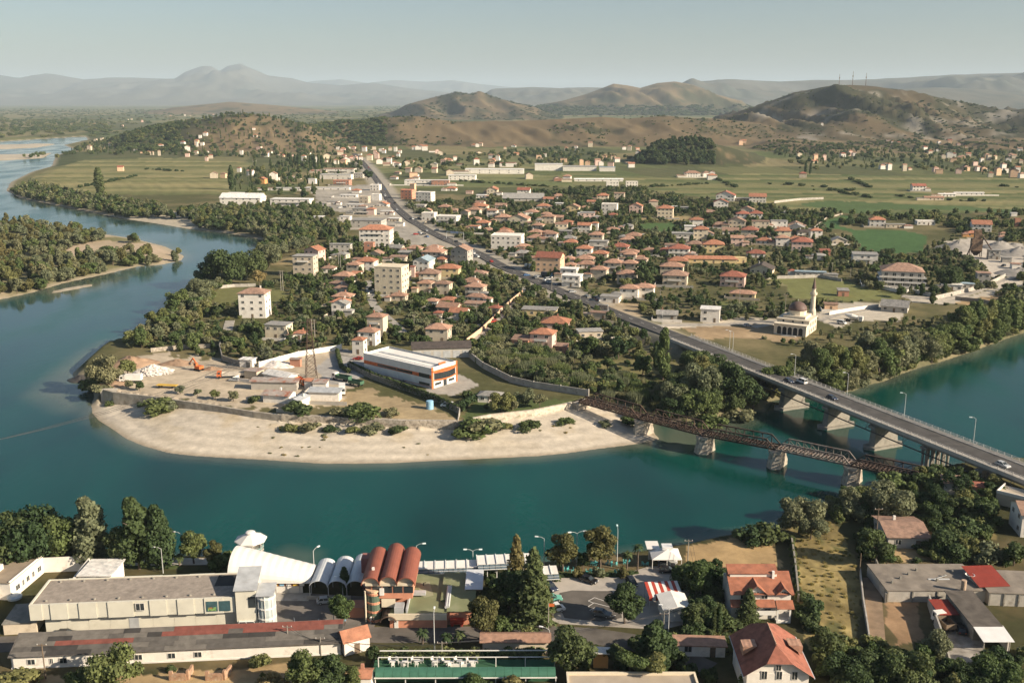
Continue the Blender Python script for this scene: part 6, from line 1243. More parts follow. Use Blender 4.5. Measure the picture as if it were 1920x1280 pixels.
# ---- restaurant under three red vaults
T, A, rz, L = site('vaulted_restaurant', 'salmon restaurant under three red barrel vaults', 'restaurant', (684,1165), (766,1165))
ze = ztop(A.y, 1095)-NZ; D = 13.0; zf = ze-3.2
part(T, 'ground_floor', MB().box(3.6,L,2.2,D,-.4,zf), SALMON); part(T, 'upper_floor', MB().box(1.6,L+1.0,0,D,zf,ze), SALMON)
part(T, 'cornice', MB().box(.4,L+1.1,-.25,-.02,ze-.25,ze+.35), WALLS['cream'])
for k in range(3):
    x0, x1 = -.3+k*(L+1.8)/3, -.3+(k+1)*(L+1.8)/3; c = (x0+x1)/2; r_ = (x1-x0)/2+.12; up = .9 if k == 1 else 0
    pr = [(c-r_*math.cos(math.pi*j/12), ze+.1+up*.0+(1.9+up*.25)*math.sin(math.pi*j/12)) for j in range(13)]; pi_ = [(c-(r_-.15)*math.cos(math.pi*j/12), ze+.05+(1.75+up*.25)*math.sin(math.pi*j/12)) for j in range(13)]
    part(T, 'barrel_vault', MB().extry(pr+pi_[::-1], -.8, D+1+up*1.6), REDVAULT, smooth=False)
    part(T, 'vault_gable', MB().extry([(c-r_*.93*math.cos(math.pi*j/12), ze+1.7*math.sin(math.pi*j/12)) for j in range(13)], .05, D-.1), WALLS['cream'])
for k in range(4): part(T, 'window', MB().box(1.9+k*2.2,3.8+k*2.2,-.08,.05,zf+1.3,ze-.45), GLASS)
ty = part(T, 'round_tower', MB().lathe([(1.45,-.4),(1.45,ze-1.6),(1.75,ze-1.55),(1.75,ze-1.2)],18,(2.0,.9)), WALLS['peach'])
for k in range(3): part(ty, 'glass_band', MB().lathe([(1.5,k*2.0+.7),(1.5,k*2.0+2.1)],18,(2.0,.9)), mat('green_glass', (.10,.14,.10), .2, .1))
for k in range(4): part(ty, 'floor_band', MB().lathe([(1.62,k*2.0+.25),(1.62,k*2.0+.62)],18,(2.0,.9)), SALMON)
part(T, 'corner_column', MB().tube((.3,-.2,-.4),(.3,-.2,ze-1.4),.2,n=8), WALLS['cream'])
part(T, 'beige_blind', MB().box(3.7,6.6,-.1,.0,zf-2.0,zf-.1), WALLS['cream'])
pr = [(5.4-1.7*math.cos(math.pi*j/10), 1.6+1.3*math.sin(math.pi*j/10)) for j in range(11)]; part(T, 'entrance_tunnel', MB().extry(pr+[(p[0]*.96+.2,p[1]-.12) for p in pr[::-1]], -3.2, 2.2), mat('brown_canvas', (.12,.08,.055), .9, .15)); part(T, 'entrance', MB().box(3.9,6.9,1.9,2.18,-.3,2.6), DARK)
part(T, 'air_unit', MB().box(3.4,4.3,-.5,-.03,zf+.9,zf+2.4), WHITE); part(T, 'roof_unit', MB().box(1.5,2.0,2.5,3.0,ze+1.7,ze+2.5), WHITE)
part(T, 'rear_wing', MB().box(-2.6,-.3,D+1,D+4,-.4,ze-1.0), mat('plum_render', (.3,.13,.11), .9, .15)); part(T, 'porch', MB().box(-3.8,-.4,1.5,5,-.4,2.4), SALMON)
solid_rect(A, rz, -3, L, -2, D)
# ---- green-roofed annex
T, A, rz, L = site('green_roof_annex', 'low salmon annex with olive green flat roof and ducts', 'building', (731,1177), (838,1177))
h = 3.1; D = (G(790,1075,h+NZ)-G(790,1151,h+NZ)).length
part(T, 'wall', MB().box(0,L,.1,D,-.4,h-.2), SALMON); part(T, 'fascia', MB().box(-.2,L+.02,-.25,.09,h-1.1,h+.25), WALLS['cream'])
rf = part(T, 'roof', MB().box(0,L,.1,D,h-.2,h), OLIVEROOF); part(rf, 'faded_patch', MB().add([(L*.35,D*.75,h+.012),(L*.6,D*.8,h+.012),(L*.72,D*.45,h+.012),(L*.55,D*.4,h+.012)],[(3,2,1,0)]), mat('faded_felt', (.27,.27,.17), .9, .1))
part(rf, 'roof_step', MB().box(L*.86,L,D*.3,D,h,h+.5), OLIVEROOF)
dc = part(T, 'air_duct', MB().box(L*.28,L*.31,.6,D*.45,h,h+1.0).box(L*.28,L*.58,D*.4,D*.47,h+.5,h+1.1), GREYM); part(T, 'air_duct', MB().tube((L*.98,D*.12,h+.5),(L*.98,D*.6,h+.7),.35,n=8).tube((L*1.02,D*.12,h+.6),(L*1.02,D*.6,h+.8),.25,n=8), POLEM)
part(T, 'air_handler', MB().box(L*.08,L*.24,.5,3.0,h,h+1.3), GREYM); part(T, 'door', MB().box(L*.08,L*.15,-.02,.12,-.2,1.9), WHITE)
part(T, 'flue', MB().tube((L*.5,D*.7,h),(L*.5,D*.7,h+.6),.12).tube((L*.5,D*.7,h+.6),(L*.55,D*.68,h+.9),.08), DARK)
T2 = part(T, 'side_wing', MB().box(L+.05,L+5.6,1.4,D*.52,-.4,h+.1), SALMON); part(T2, 'side_roof', MB().extr([(1.0,h+.1),(D*.52,h+.6),(D*.52,h+.75),(1.0,h+.25)], L-.1, L+5.8), OLIVEROOF)
sk = part(T, 'skylight_roof', MB().extr([(D*.5,h+.9),(D*.98,h+1.2),(D*.98,h+1.32),(D*.5,h+1.02)], L+3.4, L+7.2), mat('polycarbonate', (.62,.63,.63), .3, .1)); part(sk, 'rafter', MB().box(L+3.35,L+3.45,D*.5,D*.98,0,h+1.1).box(L+7.15,L+7.25,D*.5,D*.98,h+.9,h+1.1), WHITEM)
part(T, 'back_wing', MB().box(L,L+3.2,D*.53,D,-.4,h+.45), OLIVEROOF)
solid_rect(A, rz, 0, L+7, 0, D)
tag(part(None, 'market_cart', MB().box(-1.4,1.4,-.7,.7,.6,1.5).box(-1.5,1.5,-.8,.8,1.5,1.62).tube((-1,-.72,.35),(-1,.72,.35),.33,n=10).tube((1,-.72,.35),(1,.72,.35),.33,n=10), RED, loc=G(857,1171,NZ+.07), rz=0), 'red steel container cart parked beside the salmon annex', 'cart')
# ---- riverside glazed pergolas
def pergola(a, b_, n, hgt, dep, label, glass_n, tilt=.25):
    T, A, rz, L = site('glazed_pergola', label, 'pergola', a, b_)
    for i in range(n):
        x0, x1 = i*L/n, (i+1)*L/n
        part(T, 'roof_panel', MB().extr([(0,hgt),(dep,hgt+tilt),(dep,hgt+tilt+.1),(0,hgt+.1)], x0+.16, x1-.16), MEMB)
        part(T, 'roof_beam', MB().extr([(-.1,hgt-.05),(dep+.1,hgt+tilt-.05),(dep+.1,hgt+tilt+.28),(-.1,hgt+.28)], x0-.1, x0+.1), WHITEM)
        part(T, 'post', MB().box(x0-.07,x0+.07,-.05,.09,-.3,hgt), WHITEM); part(T, 'post', MB().box(x0-.07,x0+.07,dep-.09,dep+.05,-3.5,hgt+tilt), WHITEM)
    for i in range(glass_n):
        x0, x1 = i*L/glass_n, (i+1)*L/glass_n; part(T, 'pane', MB().add([(x0+.06,-.95,hgt-.75),(x1-.06,-.95,hgt-.75),(x1-.06,-.02,hgt-.05),(x0+.06,-.02,hgt-.05)], [(0,1,2,3)]), mat('pergola_glass', (.10,.13,.15), .15, .2))
    part(T, 'glazing_bar', MB().beam((0,-1.0,hgt-.78),(L,-1.0,hgt-.78),.12,.12).beam((0,-.5,hgt-.38),(L,-.5,hgt-.38),.06,.06), WHITEM)
    solid_rect(A, rz, 0, L, 0, dep); return T
pergola((776,1093),(896,1089),6,3.4,3.4,'white glazed pergola along the water right of the red vaults',13); pergola((896,1090),(1003,1085),6,4.2,4.2,'taller white glazed pergola behind the big conifers',10); pergola((1005,1100),(1048,1098),3,3.0,3.6,'small white grid-roofed pergola beside the car park',4)
# ---- pavilion on a column in the river
P = G(470,1009,7.2); P.z = 0; T = thing('river_pavilion', 'octagonal white pavilion standing on a column in the river', 'pavilion', P)
part(T, 'column', MB().lathe([(1.5,-3),(1.2,3.4),(2.2,4.2)],12), CONCM); part(T, 'floor', MB().lathe([(3.1,4.2),(3.1,4.55)],8), CONCM)
for k in range(8):
    a = 2*math.pi*(k+.5)/8; c, s = math.cos(a), math.sin(a); part(T, 'post', MB().tube((2.9*c,2.9*s,4.5),(2.9*c,2.9*s,7.2),.08), WHITE)
    a2 = a+math.pi/4; part(T, 'railing', MB().beam((3*c,3*s,5.4),(3*math.cos(a2),3*math.sin(a2),5.4),.08,.08).beam((3*c,3*s,5.0),(3*math.cos(a2),3*math.sin(a2),5.0),.05,.35), mat('teal_rail', (.25,.36,.34), .5, .1))
    part(T, 'roof_panel', MB().add([(3.95*c,3.95*s,7.1),(3.95*math.cos(a2),3.95*math.sin(a2),7.1),(.75*math.cos(a2),.75*math.sin(a2),8.6),(.75*c,.75*s,8.6)], [(0,1,2,3)]).add([(3.95*c,3.95*s,6.85),(3.95*math.cos(a2),3.95*math.sin(a2),6.85),(3.95*math.cos(a2),3.95*math.sin(a2),7.1),(3.95*c,3.95*s,7.1)], [(0,1,2,3)]), MEMB)
part(T, 'lantern', MB().lathe([(.75,8.55),(1.2,8.75),(1.25,8.9),(.9,9.1),(.1,9.2)],10), MEMB); part(T, 'gangway', MB().box(-.7,.7,-12,-2.8,4.2,4.5), CONCM)
# ---- white workshop and walled yard at left
T, A, rz, L = site('white_workshop', 'white workshop with brown flat roof at the left edge', 'building', (22,1125), (84,1072))
part(T, 'wall', MB().box(0,L,0,14,-.4,4.2), WALLS['white']); rf = part(T, 'roof', MB().box(-.3,L+.3,-.3,14.3,4.2,4.4), mat('brown_screed', (.30,.24,.175), .95, .15, .4)); part(rf, 'roof_kerb', MB().box(-.3,L+.3,-.3,0,4.4,4.7), WALLS['white'])
for f, w in ((.2,1.6),(.36,.8),(.5,1.2),(.66,.9),(.85,1.5)): window(T, f*L, -.02, 1.2, w, 1.3)
lw = part(T, 'low_wing', MB().box(-7,-.05,3,14,-.4,3.0), WALLS['white']); part(lw, 'low_roof', MB().extr([(2.6,3.0),(14.3,3.9),(14.3,4.0),(2.6,3.1)], -7.3, -.02), WOOD)
part(T, 'clerestory', MB().box(.02,L*.45,5,13,4.4,5.6), WALLS['white']); solid_rect(A, rz, -6, L, 0, 14)
wall_line([(84,1072),(173,1068),(140,1112)], 3.6, .4, WALLS['white'], 'tall white yard wall beside the left workshop', z=NZ)
T, A, rz, L = site('white_store', 'white flat-roofed store behind the panelled hall', 'building', (150,1108), (210,1108)); part(T, 'wall', MB().box(0,L,0,7.5,-.4,3.8), WALLS['white']); part(T, 'roof', MB().box(-.3,L+.4,-.4,8,3.8,4.05), ROOFS['white']); solid_rect(A, rz, 0, L, 0, 8)
solo('boat_cover', MB().lathe([(.3,0),(1.5,.4),(1.6,.9),(1.1,1.25),(.2,1.35)],12), mat('blue_tarp', (.42,.48,.52), .6, .15), 'pale blue covered tub beside the white workshop', 'tub', G(28,1124,NZ))
T, A, rz, L = site('transformer_house', 'squat beige block at the left end of the panelled hall', 'building', (8,1190), (70,1186)); part(T, 'wall', MB().box(0,L,0,8,-.4,2.4), WALLS['beige']); part(T, 'roof', MB().box(-.2,L+.2,-.2,8.3,2.4,2.6), CONCD); solid_rect(A, rz, 0, L, 0, 8)
# ---- gatehouse, cafe terrace, tiled wall, small buildings at the bottom
t, L, D, h = house(636,694,1228,'gable',1,'white','orange',28,None,.7,label='small white gatehouse with steep orange roof beside the road', pitch=.8)
T, A, rz, L = site('cafe_terrace', 'cafe terrace under a white frame with curved green awning', 'cafe', (704,1266), (1042,1265), NZ+2.35); A.z = NZ; T.location.z = NZ
part(T, 'floor', MB().box(-1,L,1.6,7.0,-.5,1.4), mat('green_matting', (.035,.10,.05), .9, .15))
n = 21
for i in range(n):
    x0, x1 = i*L/n, (i+1)*L/n; pr = [(-.6+1.9*math.sin(a), 2.5+.95*(1-math.cos(a))*-1+.95) for a in [math.pi/2*j/5 for j in range(6)]]
    pr = [(-.7,2.35),(-.55,2.75),(-.2,3.1),(.4,3.32),(1.2,3.4)]; part(T, 'awning_panel', MB().extr(pr+[(p[0],p[1]-.06) for p in pr[::-1]], x0+.03, x1-.03), mat('green_awning', (.055,.15,.10), .5, .12, .8))
part(T, 'gutter', MB().box(-.2,L+.2,-.85,-.68,2.22,2.4), WHITE)
for i in range(7):
    x = i*L/6.0; part(T, 'post', MB().box(x-.08,x+.08,4.4,4.54,1.4,3.4), WHITE); part(T, 'post', MB().box(x-.08,x+.08,-.5,-.34,-.3,2.4), WHITE)
part(T, 'top_rail', MB().box(0,L,4.38,4.56,3.4,3.52).box(0,L,6.7,6.9,3.4,3.55), WHITE); part(T, 'low_wall', MB().box(L*.4,L*.55,4.3,4.5,1.4,2.1), WHITE)
solid_rect(A, rz, -1, L, -1, 10)
chm = MB().box(-.22,.22,-.22,.22,.42,.47).box(-.22,.22,.2,.25,.47,.95); lgm = [MB().box(x-.025,x+.025,y-.025,y+.025,0,.42) for x in (-.2,.2) for y in (-.2,.2)]
seat = MB().box(-.24,.24,-.24,.24,.42,.47).mesh('seat', WHITE); back = MB().box(-.24,.24,.19,.24,.5,1.0).mesh('backrest', WHITE); legs = MB().box(-.03,.03,-.03,.03,0,.42).mesh('leg', WHITE)
tseat, tback, tleg = (MB().box(-.24,.24,-.24,.24,.42,.47).mesh('seat', TEAL), MB().box(-.24,.24,.19,.24,.5,1.0).mesh('backrest', TEAL), MB().box(-.03,.03,-.03,.03,0,.42).mesh('leg', TEAL))
def chair(p, rz, label, group, teal=False):
    t = thing('chair', label, 'chair', p, rz, group); link('seat', tseat if teal else seat, t); link('backrest', tback if teal else back, t)
    for x in (-.2,.2):
        for y in (-.2,.2): link('leg', tleg if teal else legs, t, (x,y,0))
    t.scale = (1.25,1.25,1.15)
def table(p, label, group, m):
    t = thing('table', label, 'table', p, 0, group); part(t, 'table_top', MB().box(-.55,.55,-.45,.45,.7,.76), m); part(t, 'leg', MB().tube((0,0,0),(0,0,.7),.06), m); part(t, 'base', MB().box(-.3,.3,-.3,.3,0,.04), m)
M_ = Matrix.Rotation(rz, 3, 'Z'); rnd = random.Random(8)
for i in range(7):
    c = A + M_ @ Vector((2.6+i*2.35+(1.2 if i > 2 else 0), 5.5+rnd.uniform(-.3,.3), 1.41)); table(c, 'white cafe table on the green terrace', 'white tables of the cafe terrace', WHITE)
    for k in range(3): a = k*2.1+rnd.random(); chair(c+Vector((math.cos(a)*.95, math.sin(a)*.95, 0)), a-math.pi/2, 'white plastic chair on the green cafe terrace', 'white chairs of the cafe terrace')
house(905,1028,1226,'gable',1,'beige','terra',0,None,.22,label='low tiled roof strip behind the cafe terrace', wins=False)
house(1112,1140,1252,'slab',1,'ochre','white',-4,None,.6,label='tiny kiosk with orange doors and white slab roof', wins=False)
t, L, D, h = house(1262,1358,1234,'slab',1,'white','terra',-3,None,.35,sh=2.4,label='low whitewashed ruin with tile-edged roof')
T = thing('flat_roof_block', 'flat gravel-roofed block at the bottom edge of the view', 'building', G(1066,1262,10.0)-Vector((0,0,5.5)), R(0)); w = (G(1300,1262,10.0)-G(1066,1262,10.0)).length
part(T, 'wall', MB().box(0,w,-10,0,-3,5.0), WALLS['cream']); rf = part(T, 'roof', MB().box(0,w,-10,0,5.0,5.2), mat('sand_screed', (.42,.35,.27), .95, .12, .3)); part(rf, 'parapet', MB().box(-.4,w+.4,-.1,.5,4.9,5.6).box(-.4,.0,-10,-.1,4.9,5.6).box(w,w+.4,-10,-.1,4.9,5.6), WALLS['cream'])
house(668,702,1300,'gable',1,'white','orange',0,None,1.2,label='small orange-tiled porch at the left end of the cafe', wins=False)
for i in range(4):
    b = MB().box(-.0,3.2,-.2,.25,-.5,1.7).box(0,.7,-.2,.25,1.7,2.2); solo('ruin_wall', b, mat('old_brick', (.36,.22,.14), .95, .3, 1.2, dirt=((.5,.42,.3), .8, .5, .8)), 'crumbling brick ruin wall at the bottom left, piece %s' % ['one from left','two from left','three from left','at the right end'][i], 'ruin', G(318+i*34,1277,NZ-.3), R([0,90,0,80][i]))
# ---- garden cafe, kiosks and cars round the car park
T, A, rz, L = site('awning_kiosk', 'white kiosk with red and white striped awning', 'kiosk', (1245,1166), (1292,1164)); hK = 3.0
part(T, 'wall', MB().box(0,L,0,6,-.3,hK), WALLS['white']); part(T, 'roof', MB().add([(-.4,-.4,hK),(L+.4,-.4,hK),(L+.4,6.2,hK+.3),(-.4,6.2,hK+.3),(L*.5,-.4,hK+.7),(L*.5,6.2,hK+1.0)], [(0,4,5,3),(4,1,2,5),(0,1,4),(3,5,2)]), WHITE)
for i in range(10):
    x0, x1 = -2+i*(L+2)/10, -2+(i+1)*(L+2)/10; part(T, 'awning_stripe', MB().extr([(5.8,hK-.1),(11,hK+.7),(11,hK+.78),(5.8,hK-.02)], x0, x1-.02), RED if i % 2 == 0 else WHITE); part(T, 'valance', MB().box(x0,x1-.02,5.68,5.78,hK-.95,hK-.05), RED if i % 2 == 0 else WHITE)
for x in (-1.9,L-.1): part(T, 'awning_post', MB().tube((x,5.8,-.3),(x,5.8,hK),.07), POLEM); part(T, 'awning_post', MB().tube((x,10.9,-.3),(x,10.9,hK+.7),.07), POLEM)
solid_rect(A, rz, 0, L, 0, 10)
T, A, rz, L = site('carport', 'white carport with pyramid roofs at the water edge', 'carport', (1222,1070), (1278,1070))
part(T, 'roof', MB().add([(0,0,2.9),(L,0,2.9),(L,6,2.9),(0,6,2.9),(L*.55,2.6,4.2),(L*.55,3.6,4.2)], [(0,1,4),(1,2,5,4),(2,3,5),(3,0,4,5)]).box(0,L,0,6,2.75,2.9), MEMB); part(T, 'upper_roof', MB().box(-.6,L*.35,4.5,8.8,3.4,3.55), MEMB); part(T, 'roof_lantern', MB().box(L*.4,L*.75,2.8,5.2,4.0,4.6), WHITEM)
for x in (.1,L*.5,L-.1):
    for y in (.1,5.9): part(T, 'post', MB().tube((x,y,-.3),(x,y,2.8),.08), WHITE)
part(T, 'rear_wall', MB().box(0,L*.4,6,6.2,-.3,2.8), WALLS['white']); solid_rect(A, rz, 0, L, 0, 7)
for px, py, cn, rzd, lb in [(1104,1091,'black',-35,'black hatchback parked in the middle of the car park'),(1184,1095,'black',-78,'black car parked near the striped kiosk'),(1032,1104,'navy',-60,'dark car half hidden by the big conifer'),(1036,1126,'green',12,'turquoise green car beside the conifer'),(1040,1146,'white',20,'white car at the car park entrance'),(1128,1154,'grey',-22,'grey hatchback parked at the shaded bay by the road'),(1252,1056,'white',-6,'white car in the carport, farthest of three'),(1250,1064,'black',-6,'black car in the carport, middle of three'),(1252,1073,'black',-6,'black car in the carport, nearest of three'),(612,1130,'silver',12,'silver car in front of the grey vault canopies'),(998,1150,'red',5,'red car hidden under the low conifer'),(125,1193,'black',4,'dark car parked against the panelled hall'),(470,1178,'white',3,'white car parked at the glazed stair')]:
    car(G(px, py, NZ)+Vector((0,0,.09)), R(rzd), cn, CARCOL[cn], lb)
rnd = random.Random(3)
for i, (x, y) in enumerate([n4_(410,380),n4_(450,385),n4_(600,400),n4_(640,340),n4_(760,335),n4_(800,345),n4_(900,325),n4_(430,320),n4_(560,330),n4_(690,400),n4_(830,410),n4_(1050,340)]):
    c = G(x, y, NZ)
    if i % 3 == 0: table(c+Vector((.8,.2,0)), 'turquoise garden cafe table on the riverside lawn', 'turquoise cafe tables', TEAL)
    for k in range(2): chair(c+Vector((k*.9,rnd.uniform(-.3,.3),0)), rnd.uniform(0,6), 'turquoise plastic chair on the riverside cafe lawn', 'turquoise cafe chairs', True)
# ---- houses at right
T, A, rz, L = site('dormer_house', 'white house with layered red tile roofs and two dormers', 'house', (1370,1160), (1480,1160)); D = 9.0; he = ztop(A.y, 1110)-NZ
part(T, 'wall', MB().box(0,L,0,D,-.5,he), WALLS['white'])
tile = mat('dormer_tile', (.34,.135,.08), .9, .2, .9, stripe=('Z', 5.5), bump=.35, dirt=((.2,.09,.06), .5, .5, .6)); b = MB().extr([(-.7,he-.25),(D*.5,he+2.6),(D*.5,he+2.75),(-.7,he-.08)], -.5, L+.5).extr([(D*.5+.05,he+3.3),(D+.6,he+.9),(D+.6,he+1.05),(D*.5+.05,he+3.45)], -.5, L-2.0); rf = part(T, 'roof', b, tile)
part(rf, 'upper_roof', MB().extr([(D*.32,he+2.75),(D*.62,he+3.7),(D*.62,he+3.85),(D*.32,he+2.9)], -.4, L-2.2), tile); part(T, 'upper_wall', MB().box(.1,L-2.4,D*.35,D*.6,he,he+2.8), WALLS['white'])
for c, w, hh in ((L*.4,4.2,2.2),(L*.86,2.6,1.6)):
    d_ = part(T, 'dormer', MB().extry([(c-w/2,he-.6),(c+w/2,he-.6),(c+w/2,he-.1),(c,he-.1+hh*.8),(c-w/2,he-.1)], -.35, D*.4), WALLS['white'])
    for s in (-1,1): part(d_, 'dormer_roof', MB().add([(c,-.9,he+hh*.8+.1),(c+s*(w/2+.5),-.9,he-.35),(c+s*(w/2+.5),D*.42,he-.35),(c,D*.42,he+hh*.8+.1),(c,-.9,he+hh*.8+.22),(c+s*(w/2+.5),-.9,he-.23),(c+s*(w/2+.5),D*.42,he-.23),(c,D*.42,he+hh*.8+.22)], [(3,2,1,0),(4,5,6,7),(0,1,5,4),(1,2,6,5),(2,3,7,6)]), tile)
    window(T, c, -.4, he-.5, 1.1, .9)
part(T, 'skirt_roof', MB().extr([(-1.5,he-2.75),(.0,he-1.75),(.0,he-1.6),(-1.5,he-2.6)], -.4, L*.72).extr([(-1.9,he-2.95),(.0,he-1.9),(.0,he-1.75),(-1.9,he-2.8)], L*.74, L+.4), tile)
for x, z in ((.2,he-1.5),(.55,he-1.5),(.2,.8),(.62,1.3),(.3,.8)): window(T, x*L, -.02, z, 1.4, 1.2)
part(T, 'porch', MB().box(L*.74,L*.98,-1.7,-.02,-.4,.5).box(L*.74,L*.77,-1.7,-1.5,.5,he-3.0).box(L*.95,L*.98,-1.7,-1.5,.5,he-3.0), WHITE); part(T, 'balcony', MB().box(L*.3,L*.72,-1.8,-.02,1.9,2.1).box(L*.3,L*.72,-1.8,-1.7,2.1,2.9), WHITE); part(rf, 'chimney', MB().box(L*.72,L*.76,D*.3,D*.36,he,he+3.4), WHITE); solid_rect(A, rz, 0, L, 0, D)
P = G(1459,1262,10.5); P.z = NZ; T = thing('red_roof_house', 'big white house with half-hipped red tile roof at bottom right', 'house', P, R(-2)); w, D, h = 5.6, 13.0, 6.0; hr = 4.3
part(T, 'wall', MB().box(-w,w,0,D,-1.5,h).extry([(-w,h),(w,h),(w*.42,h+hr*.5),(-w*.42,h+hr*.5)], .05, D-.05), WALLS['white'])
tile2 = ROOFS['red']; ze = h-.35
b = MB().add([(-w-.8,-.8,ze),(-w*.42,-.8,h+hr*.55),(0,2.6,h+hr),(0,D-2.6,h+hr),(-w*.42,D+.6,h+hr*.55),(-w-.8,D+.6,ze),(w+.8,-.8,ze),(w*.42,-.8,h+hr*.55),(w*.42,D+.6,h+hr*.55),(w+.8,D+.6,ze)],
             [(0,1,2,3,4,5)[::-1],(6,7,2,3,8,9),(1,7,2),(4,3,8)]); rf = part(T, 'roof', b, tile2)
part(rf, 'ridge_cap', MB().tube((0,2.6,h+hr+.03),(0,D-2.6,h+hr+.03),.16,n=6), ROOFS['terra'])
for s, y in ((-1,6.0),(1,6.6)):
    d_ = part(rf, 'dormer', MB().add([(s*3.0,y-1.3,h+hr*.62),(s*5.6,y-1.3,h+hr*.58),(s*5.6,y+1.3,h+hr*.58),(s*3.0,y+1.3,h+hr*.62),(s*5.6,y-1.3,h+hr*.16),(s*5.6,y+1.3,h+hr*.16)], [(0,1,2,3),(1,4,5,2),(0,4,1),(3,2,5)]), ROOFS['terra'])
for x in (-2.5,0.2,3.0): window(T, x, -.02, h-1.2, 1.1, 1.7)
window(T, 0, -.02, h+.6, 1.0, 1.2); part(T, 'gutter', MB().box(w+.75,w+.9,-.8,D+.6,ze-.15,ze+.02).box(-w-.9,-w-.75,-.8,D+.6,ze-.15,ze+.02), GREYM); solid_rect(P, 0, -w, w, 0, D)
t, L, D, h = house(1634,1735,1030,'gable',1,'grey','brown',-3,None,1.25,sh=3.2,label='grey barn with wide weathered brown roof', pitch=.22)
T, A, rz, L = site('concrete_depot', 'long flat-roofed concrete depot with stained roof', 'building', (1662,1128), (1848,1128)); D = 12.5; h = 2.7
part(T, 'wall', MB().box(0,L,0,D,-.5,h), CONCM); rf = part(T, 'roof', MB().box(-.2,L+.2,-.2,D+.2,h,h+.2), mat('stained_screed', (.24,.205,.165), .95, .25, .3, dirt=((.14,.12,.1), .2, .5, .7)))
for i in range(7): part(rf, 'roof_vent', MB().box(2+i*2.6,2.4+i*2.6,3+(i*37 % 7),3.5+(i*37 % 7),h+.2,h+.75), CONCD)
for i in range(4): part(T, 'pilaster', MB().box(i*L/4,i*L/4+.3,-.18,-.01,-.4,h-.1), CONCD)
part(rf, 'scrap_frame', MB().beam((L*.55,D*.4,h+.25),(L*.7,D*.45,h+.9),.1,.1).box(L*.5,L*.72,D*.38,D*.42,h+.2,h+.3), POLEM); solid_rect(A, rz, 0, L, 0, D)
T, A, rz, L = site('concrete_annex', 'concrete wing running off the right edge behind the red sheet roof', 'building', (1852,1134), (1990,1140)); part(T, 'wall', MB().box(0,L,0,11,-.5,3.0), CONCM); part(T, 'roof', MB().box(-.2,L,-.2,11,3.0,3.2), MATS['stained_screed']); solid_rect(A, rz, 0, L, 0, 11)
for i in range(5): part(T, 'pilaster', MB().box(i*L/5,i*L/5+.3,-.18,-.01,-.4,2.9), CONCD)
T, A, rz, L = site('red_shed', 'small shed with bright red sheet roof', 'shed', (1834,1124), (1886,1122)); part(T, 'wall', MB().box(0,L,0,7,-.3,3.3), CONCM); part(T, 'roof', MB().extr([(-.5,3.3),(7.4,4.4),(7.4,4.5),(-.5,3.4)], -.4, L+.3), mat('red_sheet', (.25,.042,.026), .6, .12, .6, stripe=('X', 1.2), bump=.4)); solid_rect(A, rz, 0, L, 0, 7)
T, A, rz, L = site('workshop', 'workshop with dark roof and white corrugated lean-to', 'workshop', (1842,1222), (1892,1222)); h = 3.2
part(T, 'wall', MB().box(0,L,4.5,18,-.5,h), CONCD); part(T, 'side_wall', MB().box(L-.3,L,.3,4.5,-.5,h-.5), WALLS['white']); part(T, 'roof', MB().extr([(4.2,h),(18.3,h+.6),(18.3,h+.75),(4.2,h+.15)], -.4, L+.4), mat('dark_felt', (.105,.09,.075), .9, .3, .5)); part(T, 'corrugated_roof', MB().extr([(-.5,h-.7),(4.6,h+.02),(4.6,h+.1),(-.5,h-.6)], -.3, L+.6), WHITEM)
for x in (.1,L-.1): part(T, 'post', MB().tube((x,0,-.5),(x,0,h-.6),.12), CONCM)
part(T, 'red_lean_to', MB().extr([(10,h-.6),(16,h-.2),(16,h-.12),(10,h-.52)], -4.6, -.45), MATS['red_sheet']); window(T, L+.02, 8, 1.2, 1.4, 1.1, R(90)); solid_rect(A, rz, 0, L, 0, 18)
wall_line([(1740,1134),(1752,1170),(1766,1210),(1780,1262)], 2.6, .35, CONCM, 'concrete wall dividing the two right-hand yards', z=NZ); wall_line([(1660,1130),(1648,1080),(1640,1060)], 2.2, .3, CONCD, 'shaded wall beside the passage by the depot', z=NZ)
wall_line([(1612,1075),(1618,1130),(1626,1180),(1632,1225)], 1.4, .3, CONCM, 'narrow wall between dry grass field and passage', z=NZ)
wall_line([(1484,1020),(1490,1060),(1497,1128)], 1.8, .4, CONCD, 'ivy-topped garden wall left of the dry grass field', z=NZ)
slab_ground('passage', [(1618,1082),(1650,1082),(1662,1220),(1632,1225)], mat('earth_path', (.24,.17,.11), .95, .25, .4), 'shaded earth passage beside the depot', .03); slab_ground('work_yard', [(1742,1136),(1836,1140),(1846,1225),(1800,1262),(1778,1255)], mat('yard_concrete', (.33,.30,.26), .95, .3, .4, dirt=((.15,.13,.11), .3, .5, .7)), 'stained concrete work yard', .04)
b = MB().tube((0,0,-.3),(0,0,5.5),.55,n=14); solo('steel_stack', b, mat('tan_pipe', (.42,.31,.22), .7, .15), 'upright tan steel pipe stack beside the workshop', 'stack', G(1803,1130,NZ))
truck(G(1768,1176,NZ)+Vector((0,0,.06)), R(100), WHITE, WOOD, 'small white pickup truck parked in the concrete yard', 5.6); car(G(1800,1183,NZ)+Vector((0,0,.06)), R(80), 'black', CARCOL['black'], 'black car in the shaded work yard'); car(G(1918,1230,NZ), R(70), 'silver', CARCOL['silver'], 'silver car cut by the right edge')
T, A, rz, L = site('terrace_roof', 'pale concrete terrace below the end of the bridge', 'terrace', (1866,944), (1990,975)); part(T, 'deck', MB().box(0,L,0,7,-.5,3.4), WALLS['beige']); part(T, 'parapet', MB().box(0,L,-.2,0,3.2,4.1).box(0,.2,0,7,3.4,4.1), WALLS['white']); solid_rect(A, rz, 0, L, 0, 7)
